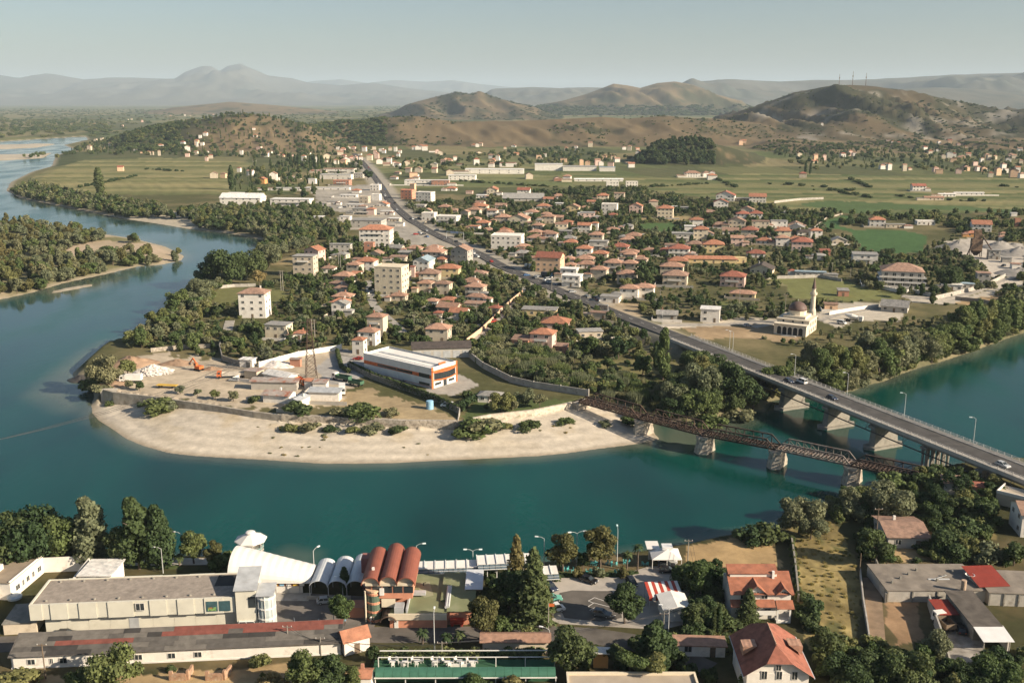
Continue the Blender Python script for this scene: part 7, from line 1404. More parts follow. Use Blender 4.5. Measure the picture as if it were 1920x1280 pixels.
house(1892,1990,1012,'gable',2,'white','brown',-8,None,.8,label='white house with balcony at the right edge'); house(1762,1806,930,'shed',1,'grey','brown',-10,None,.8,label='shack with earthy brown roof under the bridge trees',wins=False); house(1812,1846,932,'gable',1,'brick','red',-12,None,.8,label='shack with rusty red roof under the bridge trees',wins=False)
solo('satellite_dish', MB().lathe([(.1,0),(.7,.15),(1.05,.4),(1.0,.42),(.65,.2),(.1,.06)],14).tube((0,0,-1.2),(0,0,0),.06), WHITE, 'white satellite dish on the depot roof', 'dish', G(1818,1084,7.6)+Vector((0,0,.6)))
# ---- lamps, poles, cables
for px, by, tp, rzd, lb, dbl in [(626,1173,1130,100,'street lamp at the forecourt edge before the vaulted restaurant',0),(643,1118,1090,150,'street lamp behind the forecourt tree',0),(590,1086,1030,60,'curved street lamp beside the white tent',0),(815,1232,1148,90,'slim lamp post standing before the green roof annex',0),(1253,1184,1137,160,'street lamp at the road beside the striped kiosk',0),(1030,1214,1181,160,'street lamp at the bottom road bend',0),(1020,1066,1007,170,'riverside lamp behind the big conifer',0),(1081,1060,997,10,'double riverside lamp between the two lawn trees',1),(1157,1052,991,90,'riverside lamp right of the lawn trees',0),(306,1074,1026,180,'lamp post on the promenade lawn by tall trees',0),(343,1050,998,170,'curved lamp left of the small promenade tree',0),(887,1072,1030,0,'double lamp above the taller pergola',1),(782,1074,1020,10,'riverside lamp right of the red vaults',0)]:
    p = G(px, by, NZ); street_lamp(p, R(rzd), lb, max(4, ztop(p.y, tp)-NZ-.3), 1.4, 'street lamps of the near bank', None, bool(dbl))
POLES = {}
for k, px, by, tp, lb in [('a',86,1272,1206,'wooden utility pole in front of the patched shed'),('b',541,1218,1172,'pale utility pole at the right end of the patched shed'),('c',602,1228,1200,'short utility pole beside the gatehouse'),('d',1289,1062,1011,'utility pole behind the carport hedge'),('e',1313,1132,1104,'utility pole in the dark garden beyond the kiosk'),('f',1641,1026,952,'leaning wooden pole in front of the barn'),('g',1611,1078,1037,'thin pole at the edge of the dry grass'),('h',829,1236,1202,'pale pole behind the cafe terrace'),('i',1028,1180,1130,'pole with flag beside the car park entrance'),('j',1244,1180,1150,'short cable pole at the kiosk corner')]:
    p = G(px, by, NZ); hh = max(4, ztop(p.y, tp)-NZ); utility_pole(p, R(0), lb, hh, 'utility poles of the near bank', 1 if k not in 'ig' else 0, m=WOOD if k in 'afg' else None); POLES[k] = p+Vector((0,0,hh-.3))
for a, b_, lb in [('b','c','cable from shed pole to gatehouse pole'),('c','h','cable above the road before the annex'),('h','j','long sagging cable from cafe to kiosk corner'),('j','e','cable from kiosk corner into the dark garden'),('e','d','cable rising to the carport pole')]:
    cable(POLES[a], POLES[b_], .9, lb); cable(POLES[a]+Vector((.8,0,0)), POLES[b_]+Vector((.8,0,0)), 1.1, 'second '+lb)
fl = MB().box(0,1.1,-.02,.02,-.7,0); solo('flag', fl, ORANGE, 'small orange red flag on the car park pole', 'flag', POLES['i']+Vector((.1,0,.2)))
# ---- people
SKIN = mat('skin', (.42,.27,.19), .7, .05); HAIR = mat('hair', (.03,.022,.018), .8, .1)
def person(loc, rz, shirt, trousers, label, stride=.12, arm=.25):
    V = [(0,0,.95),(0,0,1.2),(0,0,1.42),(0,0,1.52),(0,.02,1.66)]; E = [(0,1),(1,2),(2,3),(3,4)]; Rd = [.15,.14,.15,.06,.105]
    for s in (-1,1):
        o = len(V); V += [(s*.1,0,.88),(s*.11,s*stride,.48),(s*.11,s*stride*1.3-.03,.08),(s*.12,s*stride*1.3-.16,.04)]; E += [(0,o),(o,o+1),(o+1,o+2),(o+2,o+3)]; Rd += [.1,.075,.05,.045]
        o = len(V); V += [(s*.2,0,1.4),(s*.26,-s*arm*.3,1.13),(s*.27,-s*arm*.8-.06,.9),(s*.27,-s*arm*.9-.08,.82)]; E += [(2,o),(o,o+1),(o+1,o+2),(o+2,o+3)]; Rd += [.07,.05,.04,.045]
    me = bpy.data.meshes.new('body'); me.from_pydata(V, E, []); o = bpy.data.objects.new('person', me); COL.objects.link(o); md = o.modifiers.new('skin', 'SKIN'); md.use_smooth_shade = True
    for i, r_ in enumerate(Rd): me.skin_vertices[0].data[i].radius = (r_, r_*.8)
    me.skin_vertices[0].data[0].use_root = True; sb = o.modifiers.new('sub', 'SUBSURF'); sb.levels = 1; sb.render_levels = 1
    ev = o.evaluated_get(bpy.context.evaluated_depsgraph_get()); m2 = bpy.data.meshes.new_from_object(ev); o.modifiers.clear(); o.data = m2
    for m_ in (SKIN, shirt, trousers, HAIR): m2.materials.append(m_)
    for p in m2.polygons:
        c = p.center; p.material_index = (3 if c.z > 1.68 or (c.z > 1.58 and c.y > .06) else 0) if c.z > 1.5 else (2 if c.z < .98 and abs(c.x) < .22 else (0 if c.z < 1.12 and abs(c.x) > .21 else 1))
    o.location = loc; o.rotation_euler = (0,0,rz); tag(o, label, 'person')
person(G(696,1168,NZ)+Vector((0,0,.07)), R(20), WHITE, WHITE, 'person in white clothes standing before the restaurant entrance'); person(G(701,1169,NZ)+Vector((0,0,.07)), R(-60), mat('shirt_beige', (.4,.32,.24), .9), mat('trousers_dark', (.05,.05,.06), .9), 'person in beige top beside the one in white')
person(G(1759,1026,NZ), R(70), mat('shirt_dark', (.06,.05,.05), .9), MATS['trousers_dark'], 'person in dark clothes walking on the dry yard', .28, .4); person(G(647,1172,NZ)+Vector((0,0,.07)), R(0), BLUEP, MATS['trousers_dark'], 'person in blue standing under the forecourt tree')
person(G(1727,1018,NZ), R(150), RED, MATS['trousers_dark'], 'person in red top at the corner of the barn')
# ---- trees of the near bank
for px, b_, tp, k, m, wf, lb in [(20,1062,932,'wide',LEAFD,.85,'big dark tree at the left edge by the water'),(68,1060,926,'wide',LEAFD,.85,'second big dark tree from the left by the water'),(125,1058,966,'round',LEAF,1.1,'green tree between the dark trees and the pale-topped one'),(176,1060,936,'tall',LEAFG,.95,'tree with pale dead top twigs above the white yard'),(262,1066,938,'tall',LEAFD,.95,'left of the two tall trees on the promenade lawn'),(302,1064,952,'tall',LEAFD,.9,'right of the two tall trees on the promenade lawn'),(232,1064,985,'round',LEAFD,1.0,'dark low tree left of the tall promenade pair'),(364,1056,994,'round',LEAF,1.0,'small round tree at the promenade edge'),(398,1060,1012,'round',LEAFB,.9,'sparse bronze tree beside the small promenade tree'),(414,1066,1028,'bush',LEAF,1.0,'leafy shrub at the left end of the tent'),(439,1080,1040,'tall',LEAFB,.8,'small bronze tree against the white tent'),
    (646,1172,1110,'round',LEAF,.95,'green tree on the forecourt beside the restaurant'),(647,1114,1066,'cypress',LEAFD,2.6,'dark conical shrub in front of the grey vaults'),(1000,1166,1036,'conifer',LEAFD,.95,'huge drooping conifer beside the car park'),(968,1130,1010,'conifer',LEAFB,.7,'bronze-topped conifer behind the huge one'),(955,1150,1070,'round',LEAFD,1.2,'dark round tree left of the huge conifer'),(1022,1150,1100,'conifer',LEAF,1.2,'lower conifer at the car park corner'),(907,1198,1118,'round',LEAFB,.9,'bronze-leaved tree at the roadside'),(940,1182,1150,'bush',LEAF,.9,'green shrub right of the bronze roadside tree'),
    (1055,1070,1000,'round',LEAFB,1.0,'left of two bronze-green trees on the cafe lawn'),(1124,1064,988,'round',LEAFB,1.05,'right of two bronze-green trees on the cafe lawn'),(1092,1066,1035,'round',LEAFD,1.0,'small dark tree between the two lawn trees'),(1084,1082,1058,'bush',LEAFB,.7,'low reddish bush on the cafe lawn'),(1122,1082,1056,'bush',LEAFG,.7,'round grey bush on the cafe lawn'),(1168,1082,1056,'bush',LEAFB,.6,'bronze bush left of the palm'),(1171,1168,1101,'round',LEAFD,1.2,'dark round tree standing in the car park'),(992,1196,1172,'bush',LEAF,.9,'dark bush on the road edge behind the cafe'),
    (1068,1268,1178,'round',LEAFD,1.1,'big dark tree right of the cafe terrace'),(1092,1262,1205,'tall',LEAF,1.0,'green tree close beside the tiny kiosk'),(1228,1262,1172,'tall',LEAFD,1.2,'big dark tree below the striped kiosk'),(1250,1245,1195,'round',LEAFD,1.1,'dark tree left of the whitewashed ruin'),(1182,1300,1226,'pine',LEAF,1.1,'umbrella pine at the bottom, left of two'),(1222,1306,1230,'pine',LEAF,1.1,'umbrella pine at the bottom, right of two'),(1338,1192,1142,'cypress',LEAFD,1.3,'left of two slim cypresses by the dormer house'),(1347,1192,1136,'cypress',LEAFD,1.3,'right of two slim cypresses by the dormer house'),(1322,1165,1118,'round',LEAFD,1.1,'dark tree in the garden beyond the kiosk'),(1300,1180,1130,'round',LEAFD,1.2,'dark tree filling the garden right of the kiosk'),(1402,1166,1106,'conifer',LEAFD,1.2,'dark conifer in front of the dormer house'),(1310,1125,1050,'round',LEAF,1.0,'green hedge tree behind the carport'),(1292,1095,1045,'bush',LEAF,1.0,'leafy hedge bush beside the carport'),
    (1498,1000,912,'wide',LEAFG,.9,'large pale willow at the water edge'),(1440,1014,976,'bush',LEAFD,1.4,'dark spreading bush left of the large willow'),(1405,1015,980,'bush',LEAFD,1.3,'dark spreading bush at the shore end of the dry bank'),(1520,1010,955,'wide',LEAFG,.9,'low silver willow right of the large one'),(1665,972,886,'wide',LEAFG,1.0,'broad willow above the barn by the old bridge'),(1590,965,912,'round',LEAFG,1.0,'small pale tree beside the last stone pier'),(1572,970,940,'bush',LEAF,1.0,'shrub at the head of the dry grass field'),(1640,1062,990,'round',LEAFD,1.1,'dark tree in front of the barn'),(1662,1060,1020,'round',LEAF,1.0,'green tree at the barn corner'),(1742,960,905,'round',LEAFD,1.1,'dark tree right of the broad willow'),(1790,925,872,'wide',LEAFD,1.0,'dark tree under the end of the bridge'),(1755,985,935,'wide',LEAFD,1.0,'dark tree behind the dry yard'),(1800,975,930,'round',LEAFD,1.2,'dark tree on the slope below the bridge'),(1845,985,940,'round',LEAFD,1.2,'dark tree left of the white right-edge house'),(1770,1040,990,'bush',LEAFD,1.2,'long dark bush along the dry yard'),(1815,1045,1000,'wide',LEAF,1.0,'green tree behind the red shed'),(1850,1052,1010,'bush',LEAFG,1.2,'grey green bush behind the red shed'),(1900,1060,1015,'round',LEAFD,1.2,'dark tree at the right edge behind the concrete wing'),
    (1545,1240,1178,'round',LEAFD,1.1,'dark tree beside the big red roof'),(1520,1160,1120,'round',LEAFD,1.2,'dark tree behind the big red roof'),(1580,1290,1215,'wide',LEAFD,1.0,'wide dark tree at the bottom of the dry grass field'),(1650,1285,1205,'wide',LEAFD,1.0,'wide dark tree at the bottom below the passage'),(1705,1290,1210,'wide',LEAFD,1.0,'wide dark tree at the bottom below the yards'),(1752,1245,1180,'round',LEAFG,.9,'grey tree against the dividing yard wall'),(1870,1300,1222,'wide',LEAF,1.0,'tree with sunlit top at the bottom right corner'),(1820,1300,1240,'wide',LEAFD,1.1,'dark tree at the bottom below the workshop'),(1480,1300,1255,'bush',LEAF,1.0,'bush before the white gable of the big house'),(1400,1305,1262,'wide',LEAF,.9,'leafy tree at the bottom left of the big house'),
    (212,1306,1204,'wide',LEAF,.95,'big sunlit tree at the bottom in front of the patched shed'),(160,1310,1240,'wide',LEAF,.9,'leafy crown left of the big bottom tree'),(575,1300,1228,'round',LEAF,1.1,'olive pine-like tree at the bottom centre-left'),(620,1300,1232,'round',LEAFD,1.1,'dark rounded tree at the bottom before the gatehouse'),(660,1296,1250,'round',LEAF,1.0,'green tree at the left end of the cafe awning'),(515,1300,1258,'bush',LEAFY,1.2,'straw yellow bush at the bottom edge'),(486,1250,1222,'bush',LEAF,1.2,'green shrub at the end wall of the patched shed'),(700,1240,1212,'round',LEAFD,1.0,'dark tree behind the left end of the cafe'),(320,1258,1243,'bush',LEAFD,1.0,'small dark shrub beside the brick ruin'),(30,1290,1250,'bush',LEAF,1.5,'weedy shrub at the bottom left corner'),(900,1300,1258,'bush',LEAF,1.2,'scrubby bush in front of the cafe awning'),(960,1302,1264,'bush',LEAFB,1.2,'brownish bush in front of the cafe awning')]:
    tree_px(px, b_, tp, k, m, lb, None, wf, z=NZ)
for i in range(11): tree_px(725+i*28, 1236, 1212, 'bush', LEAFD if i % 2 else LEAF, 'clipped vine bush on the cafe terrace rear frame', 'vine bushes behind the cafe terrace', 1.2, z=NZ)
for i in range(9): tree_px(1484+i*1.6, 1018+i*13, 1000+i*13, 'bush', LEAF, 'ivy clump on the garden wall beside the dry field', 'ivy clumps on the garden wall', .6, z=NZ)
for i in range(8): tree_px(1262+i*13, 1200, 1182, 'bush', LEAFD if i % 2 else LEAF, 'vine clump on the fence above the whitewashed ruin', 'vine clumps above the ruin', 1.0, z=NZ)
def palm(px, b_, tp, label):
    P = G(px, b_, NZ); h = (b_-tp)*mpp(P)/.87; t = thing('palm_tree', label, 'tree', P, px); part(t, 'trunk', MB().tube((0,0,-.3),(.1,0,h*.5),.22,.18,7).tube((.1,0,h*.5),(0,0,h-.6),.18,.15,7), BARK); b = MB(); rnd = random.Random(px)
    for i in range(22):
        a = i*2.4; e = rnd.uniform(-.2,1.0); l = 1.5; last = Vector((0,0,h-.6)); d0 = Vector((math.cos(a),math.sin(a),0)); sdv = Vector((-d0.y,d0.x,0))
        pts = [Vector((0,0,h-.6))+d0*l*f+Vector((0,0,l*(e*f-.9*f*f))) for f in (0,.35,.7,1.0)]
        for k in range(3):
            w0, w1 = (.06,.28,.22,.03)[k], (.06,.28,.22,.03)[k+1]; b.add([pts[k]-sdv*w0, pts[k]+sdv*w0, pts[k+1]+sdv*w1, pts[k+1]-sdv*w1], [(0,1,2,3)])
    part(t, 'fronds', b, LEAFD); return t
palm(1195,1074,1022,'palm tree at the corner of the cafe lawn'); palm(862,1207,1183,'right of three small palms along the road'); palm(838,1207,1186,'middle of three small palms along the road'); palm(792,1207,1180,'left of three small palms along the road'); palm(1175,1066,1035,'small palm left of the tall lawn palm'); palm(337,1060,1038,'small palm on the promenade lawn'); palm(1048,1066,1045,'small palm beside the left lawn tree')
for i, poly in enumerate([[(1500,1000),(1560,975),(1600,1045),(1612,1110),(1606,1205),(1525,1212),(1494,1100)]]):
    SOL = np.array(SOLID); scatter(poly, 2.0, (.35,.8), ['reed'], [GRASSD], None, None, 60+i, z=NZ, pad=-1, bank=1)
# ================================================================== truck yard, garden, roadside and quarry
Y_, Q3 = Z(160,620,3.84), Z(600,600,3.692)
HEAPW = mat('white_rubble', (.66,.60,.54), .95, .35, .8, bump=.8); HEAPE = mat('brown_earth', (.30,.20,.13), .95, .3, .4, bump=.5); HEAPG = mat('grey_gravel', (.30,.275,.24), .95, .15, .4, bump=.4)
h1 = mound(288,698,6.2,3.3,HEAPW,'white rubble heap in the truck yard','rubble_heap','heap',1,1.2,.3)
rb_ = MB(); rnd = random.Random(2)
for i in range(420):
    a, f = rnd.uniform(0,6.28), rnd.random()**.6; r_ = 6.7*f; s = rnd.uniform(.15,.5); x, y, z = r_*math.cos(a)*1.2, r_*math.sin(a), 3.4*(1-f)**1.1-.1; rb_.add([(x-s,y-s*.6,z),(x+s,y-s*.4,z),(x+s*.7,y+s*.8,z),(x-s*.8,y+s*.5,z),(x,y,z+s*1.1)], [(0,1,4),(1,2,4),(2,3,4),(3,0,4)])
o = part(h1, 'rubble', rb_, HEAPW); o['kind'] = 'stuff'
mound(246,683,8,3.6,HEAPE,'brown earth heap left of the white rubble','earth_heap','heap',2,1.4); mound(334,682,5,2.0,HEAPE,'low brown earth heap beside the excavator','earth_heap','heap',3,1.6); mound(398,692,3,1.2,HEAPE,'small earth heap right of the excavator','earth_heap','heap',4,1.4); mound(520,685,5,2.2,HEAPW,'low white heap behind the metal shed','rubble_heap','heap',5,1.8); mound(215,720,5,1.2,HEAPE,'crumbled earth mound at the bank corner','earth_heap','heap',6,1.5)
mound(152,708,5.5,2.2,mat('wet_rock', (.06,.055,.05), .6, .4, 1.2, bump=.7),'dark wet rock hump at the water edge','rock','rock',7,1.1,.2)
P = GT(*Y_(818,285)); T = thing('excavator', 'orange excavator beside the earth heap', 'excavator', P, R(150))
for y in (-1.0,1.0): part(T, 'track', MB().extr([(-.0,0),(0,.0)], 0, 0) if 0 else MB().box(-1.7,1.7,y-.3,y+.3,0,.8), TYRE)
part(T, 'body', MB().box(-1.6,1.2,-1.2,1.2,.9,2.0), ORANGE); cb = part(T, 'cab', MB().box(.2,1.5,.1,1.2,2.0,3.2), ORANGE); part(cb, 'cab_glass', MB().box(.25,1.55,.15,1.25,2.3,3.0), GLASS); part(T, 'boom', MB().beam((1.0,-.4,1.8),(3.4,-.4,4.6),.4,.5).beam((3.4,-.4,4.6),(5.2,-.4,2.6),.3,.4), ORANGE); part(T, 'bucket', MB().box(4.8,5.6,-.9,.1,1.6,2.6), GREYST)
truck(GT(*Y_(1050,338))+Vector((0,0,.1)), R(188), ORANGE, mat('tipper_grey', (.5,.45,.38), .7, .2), 'tipper truck with orange cab and long grey body', 11); truck(GT(*Y_(330,372))+Vector((0,0,.1)), R(182), WHITE, WHITE, 'old white lorry beside the rubble heap', 8.5, box=True); truck(GT(*Y_(1558,388))+Vector((0,0,.1)), R(-55), ORANGE, ORANGE, 'orange tipper truck beside the lattice mast', 8); truck(GT(*Y_(1850,452))+Vector((0,0,.1)), R(-80), WHITE, WHITE, 'white lorry at the right end of the rusty sheds', 7, box=True)
truck(GT(*Q3(150,418))+Vector((0,0,.1)), R(150), WHITE, GREENP, 'white-cabbed truck with green tipper body', 8.5)
def trailer(p, rz, m, label, L=6, side=1.1):
    t = thing('trailer', label, 'trailer', p, rz); b = MB().box(-L/2,L/2,-1.2,1.2,.95,1.1)
    if side: b.box(-L/2,L/2,-1.2,-1.1,1.1,1.1+side).box(-L/2,L/2,1.1,1.2,1.1,1.1+side).box(-L/2,-L/2+.1,-1.1,1.1,1.1,1.1+side).box(L/2-.1,L/2,-1.1,1.1,1.1,1.1+side)
    part(t, 'body', b, m)
    for x in (-L*.33,L*.33):
        for y in (-1.0,1.0): link('wheel', _car['tw'], t, (x,y,.5))
trailer(GT(*Q3(250,455))+Vector((0,0,.1)), R(150), GREENP, 'green tipping trailer behind the green truck'); trailer(GT(*Y_(590,410))+Vector((0,0,.1)), R(172), YELLOW, 'empty yellow flatbed trailer in the yard', 8, 0)
for px, py, cn, lb in [(*Y_(1075,362),'silver','silver car parked before the tipper truck'),(*Q3(878,600),'white','white scrap car by the blue tank'),(*Q3(550,440),'navy','dark car beside the striped factory'),(*Q3(262,275),'red','red car under the tower house')]: car(GT(px,py)+Vector((0,0,.05)), R(170), cn, CARCOL[cn], lb)
# sheds
for x0,x1,by,k,st,w,rf,rot,ra,lb in [(1290,1530,395,'gable',1,'white','white',-32,.5,'white gabled metal shed running down the yard'),(1285,1518,532,'gable',1,'white','rust',-12,.6,'low shed with rusty red sheet roof'),(1465,1622,568,'gabley',1,'white','sheet',-22,1.6,'grey-roofed workshop between the rusty sheds'),(1610,1848,512,'shed',1,'white','sheet',-6,.35,'long low white shed with grey lean-to roof'),(1200,1540,440,'shed',1,'grey','rust',-4,.2,'narrow rusty roof strip behind the low shed'),(1640,1755,440,'shed',1,'white','rust',-6,.7,'small shed with rusty brown roof'),(1115,1232,268,'slab',1,'white','white',-12,.7,'white cabin with flat roof at the yard gate'),(1150,1290,355,'slab',1,'beige','rust',-24,.8,'low rusty-roofed store beside the tipper truck'),(1580,1650,425,'shed',1,'white','orange',-14,1.0,'little shed with orange tiled patch roof'),(1475,1560,262,'slab',1,'brick','rust',-8,.5,'rusty container by the whitewashed wall')]: house(x0,x1,by,k,st,w,rf,rot,(160,620,3.84),ra,label=lb,name='yard_shed',pitch=.3,wins=False)
def mast(px, by, tp, w, m, label, name='lattice_mast'):
    P = GT(px, by); h = ztop(P.y, tp)-P.z; T = thing(name, label, 'mast', P, R(20)); n = 9
    lv = [(h*i/n, w*(1-.72*i/n)) for i in range(n+1)]; q = [(-1,-1),(1,-1),(1,1),(-1,1)]; t_ = max(.12, w*.06)
    for (a, b_) in q: part(T, 'leg', MB().beam((a*lv[0][1],b_*lv[0][1],-.3),(a*lv[n][1],b_*lv[n][1],h),t_*1.3,t_*1.3), m)
    for i in range(n):
        br = MB()
        for s in range(4):
            p0, p1 = q[s], q[(s+1) % 4]; z0, w0 = lv[i]; z1, w1 = lv[i+1]; br.beam((p0[0]*w0,p0[1]*w0,z0),(p1[0]*w1,p1[1]*w1,z1),t_*.7,t_*.7).beam((p1[0]*w0,p1[1]*w0,z0),(p0[0]*w1,p0[1]*w1,z1),t_*.7,t_*.7).beam((p0[0]*w1,p0[1]*w1,z1),(p1[0]*w1,p1[1]*w1,z1),t_*.6,t_*.6)
        part(T, 'bracing', br, m)
    return P, h, T
P, h, T = mast(584,708,598,2.1,RUST,'rusty lattice power mast in the truck yard'); 
for z in (.62,.8,.95): part(T, 'cross_arm', MB().beam((-3.2,0,h*z),(3.2,0,h*z),.2,.2), RUST)
for i in range(3): cable(P+Vector((-3+i*3,0,h*.8)), G(-420,905,30)+Vector((i*3,i*4,0)), 7, ['left','middle','right'][i]+' power cable slung across the river bend', .05)
for px, tp, lb in ((1573,139,'left of three radio masts on the big hill'),(1598,134,'middle and tallest of three radio masts on the big hill'),(1623,137,'right of three radio masts on the big hill')):
    y = 3290.0; x = (px-960)/F*(y*CP+(H-150)*SP); z = gz(x, y); hh = ztop(y, tp)-z; T = thing('radio_mast', lb, 'mast', (x,y,z))
    part(T, 'pole', MB().tube((0,0,-2),(0,0,hh),1.1,.5,6), GREYST); part(T, 'antenna', MB().box(-1.6,1.6,-.5,.5,hh*.6,hh*.7), GREYST)
# wooden portal poles
for px, by, tp, lb in [(588,632,598,'tall double power pole behind the lattice mast'),(529,545,507,'double power pole at the riverside meadow'),(637,505,475,'power pole among the garden houses'),(1028,600,578,'lamp pole beside the bridge ramp')]:
    p = GT(px, by); hh = ztop(p.y, tp)-p.z; T = thing('power_pole', lb, 'power pole', p)
    for s in (-.6,.6): part(T, 'post', MB().tube((s,0,-.5),(s,0,hh),.16,.12,6), CONCM)
    for z in (.97,.8): part(T, 'cross_arm', MB().box(-1.6,1.6,-.1,.1,hh*z-.1,hh*z+.1), GREYST)
rnd = random.Random(21)
for i, (a, b_) in enumerate([r4(1330,330),r4(1270,290),r4(1210,270),r4(1500,470),r4(1440,440),r5(600,800),r5(430,720),r5(260,560),r5(1245,610),r5(1555,800),r5(1640,830),r5(1080,800),r6(510,620),r6(620,660),r6(1385,700),r6(230,840),r6(40,830),r4(1580,880),r4(1205,950),r4(760,560),r4(700,480),r5(840,680),r5(1000,640),r5(740,640)]):
    p = GT(a, b_); utility_pole(p, R(rnd.uniform(0,90)), 'thin utility pole among the town gardens and lanes', rnd.uniform(7,9), 'utility poles of the town', 1, .16)
# blue tank, gazebo and hedges in the walled garden
solo('water_tank', MB().lathe([(1.3,-.2),(1.3,2.9),(1.2,3.0),(.3,3.15)],16), BLUEP, 'light blue cylindrical water tank on the dirt lot', 'tank', GT(806,766))
P = GT(*Q3(1180,570)); T = thing('garden_gazebo', 'grey-roofed open gazebo on the lawn', 'gazebo', P+Vector((0,2,0)), R(-12)); part(T, 'roof', MB().add([(-4.6,-3,2.7),(4.6,-3,2.7),(4.6,3,2.7),(-4.6,3,2.7),(-1.6,0,3.9),(1.6,0,3.9)], [(0,1,5,4),(1,2,5),(2,3,4,5),(3,0,4),(3,2,1,0)]), ROOFS['grey']); part(T, 'wall', MB().box(-4.2,-.4,-2.5,2.5,-.3,2.6), WALLS['white']); window(T, -2.5, -2.52, 1.0, 1.4, 1.1); part(T, 'floor', MB().box(-.4,4.4,-2.7,2.7,-.3,.12), CONCM); part(T, 'counter', MB().box(.5,3.5,1.0,1.6,.1,1.1), RED)
for x in (0,2.1,4.2): part(T, 'post', MB().box(x-.09,x+.09,-2.6,-2.42,0,2.7), WOOD)
SOLID.append((P.x, P.y+2, 6))
hd = MB()
def hedge(pxs, label, w=1.1, h=1.5):
    P = [GT(*p) for p in pxs]; out = []; rng = np.random.default_rng(int(pxs[0][0]))
    for i in range(len(P)-1):
        L = (P[i+1]-P[i]).length; k = int(L*70); f = rng.random(k); d = dirxy(P[i], P[i+1]); n = np.array([-d.y, d.x, 0]); base = np.array(P[i])[None]*(1-f[:,None])+np.array(P[i+1])[None]*f[:,None]
        off = rng.uniform(-1,1,k); zz = rng.uniform(0,1,k)**.6; pos = base+n[None]*(off*w)[:,None]+np.stack([0*zz,0*zz,zz*h*(1.05-.25*off**2)], 1); leaves(out, rng, pos, np.stack([n[0]*off, n[1]*off, zz+.2], 1), .5)
    return tag(link('hedge', leaf_mesh(np.concatenate(out), LEAFD)), label, 'hedge')
hedge([(655,688),(700,710),(760,731),(820,754),(860,773)], 'green hedge along the factory yard wall', .8, 2.6); hedge([(862,772),(875,758),(905,745)], 'dark clipped hedge at the lawn corner', 1.6, 2.4); hedge([(632,660),(640,690),(655,700)], 'hedge strip between the yard and the factory drive', .8, 1.8); hedge([(930,1180),(990,1178)], 'clipped hedge on the road edge under the conifers', .8, 1.2); hedge([(1022,1088),(1050,1087)], 'low hedge beside the grid-roofed pergola', .9, 1.3); hedge([(1040,1082),(1110,1080),(1160,1080),(1195,1074)], 'thin hedge between cafe lawn and car park', .3, .5)
# billboard, roadside cars and lorries
P = GT(*r5(738,862)); T = thing('billboard', 'roadside billboard with a dark picture beside the ramp', 'billboard', P, R(-20)); part(T, 'panel', MB().box(-2.6,2.6,-.1,.1,2.0,5.2), WHITE); part(T, 'poster', MB().box(-2.3,2.3,-.14,-.11,2.3,4.9), mat('poster_print', (.35,.28,.22), .6, .9, 1.1, dirt=((.06,.05,.05), .9, .48, .95)))
for x in (-1.6,1.6): part(T, 'post', MB().box(x-.1,x+.1,.11,.3,-.4,4.0), GREYST)
P = GT(*r4(1450,415)); T = thing('road_gantry', 'sign gantry spanning the main road', 'gantry', P, R(-30)); part(T, 'beam', MB().box(-8,8,-.2,.2,5.6,6.4), GREYM)
for x in (-8,8): part(T, 'post', MB().tube((x,0,-.5),(x,0,6.4),.2), GREYM)
part(T, 'sign', MB().box(-4,3,-.32,-.21,5.0,6.7), mat('sign_blue', (.35,.42,.55), .5, .3, 1.5, dirt=((.75,.75,.75), 1.0, .55, .9)))
cc = ['white','silver','black','red','grey','navy','white','blue','white','black','silver']; lo = []
for i, f in enumerate([.06,.12,.2,.27,.33,.4,.47,.52,.57,.62,.66,.71,.76,.8,.86,.9]):
    k = f*(len(mr_q)-2); j = int(k); p = mr_q[j].lerp(mr_q[j+1], k-j); d_ = dirxy(mr_q[j], mr_q[j+1]); s = 1 if i % 2 else -1; p = p+Vector((-d_.y,d_.x,0))*2.1*s; p.z += .42; lo.append((p, math.atan2(d_.y,d_.x)+(0 if s < 0 else math.pi), cc[i % 11]))
names = ['first','second','third','fourth','fifth','sixth','seventh','eighth','ninth','tenth','eleventh','twelfth','thirteenth','fourteenth','fifteenth','sixteenth','seventeenth','eighteenth','nineteenth','twentieth']
for i, (p, rz, cn) in enumerate(lo): car(p, rz, cn, CARCOL[cn], '%s car driving on the main road, %s from the far end' % (cn, names[i]), 'cars driving on the main road', detail=False)
PK = [r5(270,590),r5(280,632),r5(345,640),r5(400,660),r5(410,672),r5(470,688),r5(555,732),r5(635,760),r5(690,768),r5(715,780),r5(735,785),r5(60,490),r5(130,480),r5(1605,935),r4(1555,500),r4(1580,520),r4(1650,490),r4(1340,360),r4(1345,335),r4(1235,290),r4(1215,385),r4(1240,380),r4(1260,385),r4(1280,400),r4(1190,230),r4(1170,200),r4(760,225),r4(700,225),r4(660,225),r4(1745,855),r4(1610,905),r4(1680,910),r6(570,920),r6(1540,575),r6(1210,695),r6(1330,700)]
for i, (a, b_) in enumerate(PK):
    cn = cc[(i*5+2) % 11]; p = GT(a, b_); p.z += .12; car(p, R(rnd.choice([-50,-140,130,20])), cn, CARCOL[cn], '%s car parked by the road, %s from the left' % (cn, 'place'), 'cars parked about the town', detail=False)
PARK = sorted([o for o in bpy.data.objects if o.get('group') == 'cars parked about the town'], key=lambda o: topx(o.location)[0])
cnt = {}
for o in PARK:
    c = o['label'].split()[0]; cnt[c] = cnt.get(c, 0)+1; o['label'] = '%s car parked about the town, %s %s one from the left' % (c, names[cnt[c]-1], c)
truck(GT(*r5(300,590))+Vector((0,0,.1)), R(-30), WHITE, WHITE, 'white box lorry parked beside the peach house', 7, box=True); truck(GT(*r5(405,640))+Vector((0,0,.1)), R(-30), BLUEP, mat('lorry_dark', (.05,.06,.08), .7), 'dark blue lorry parked at the peach house', 8, box=True)
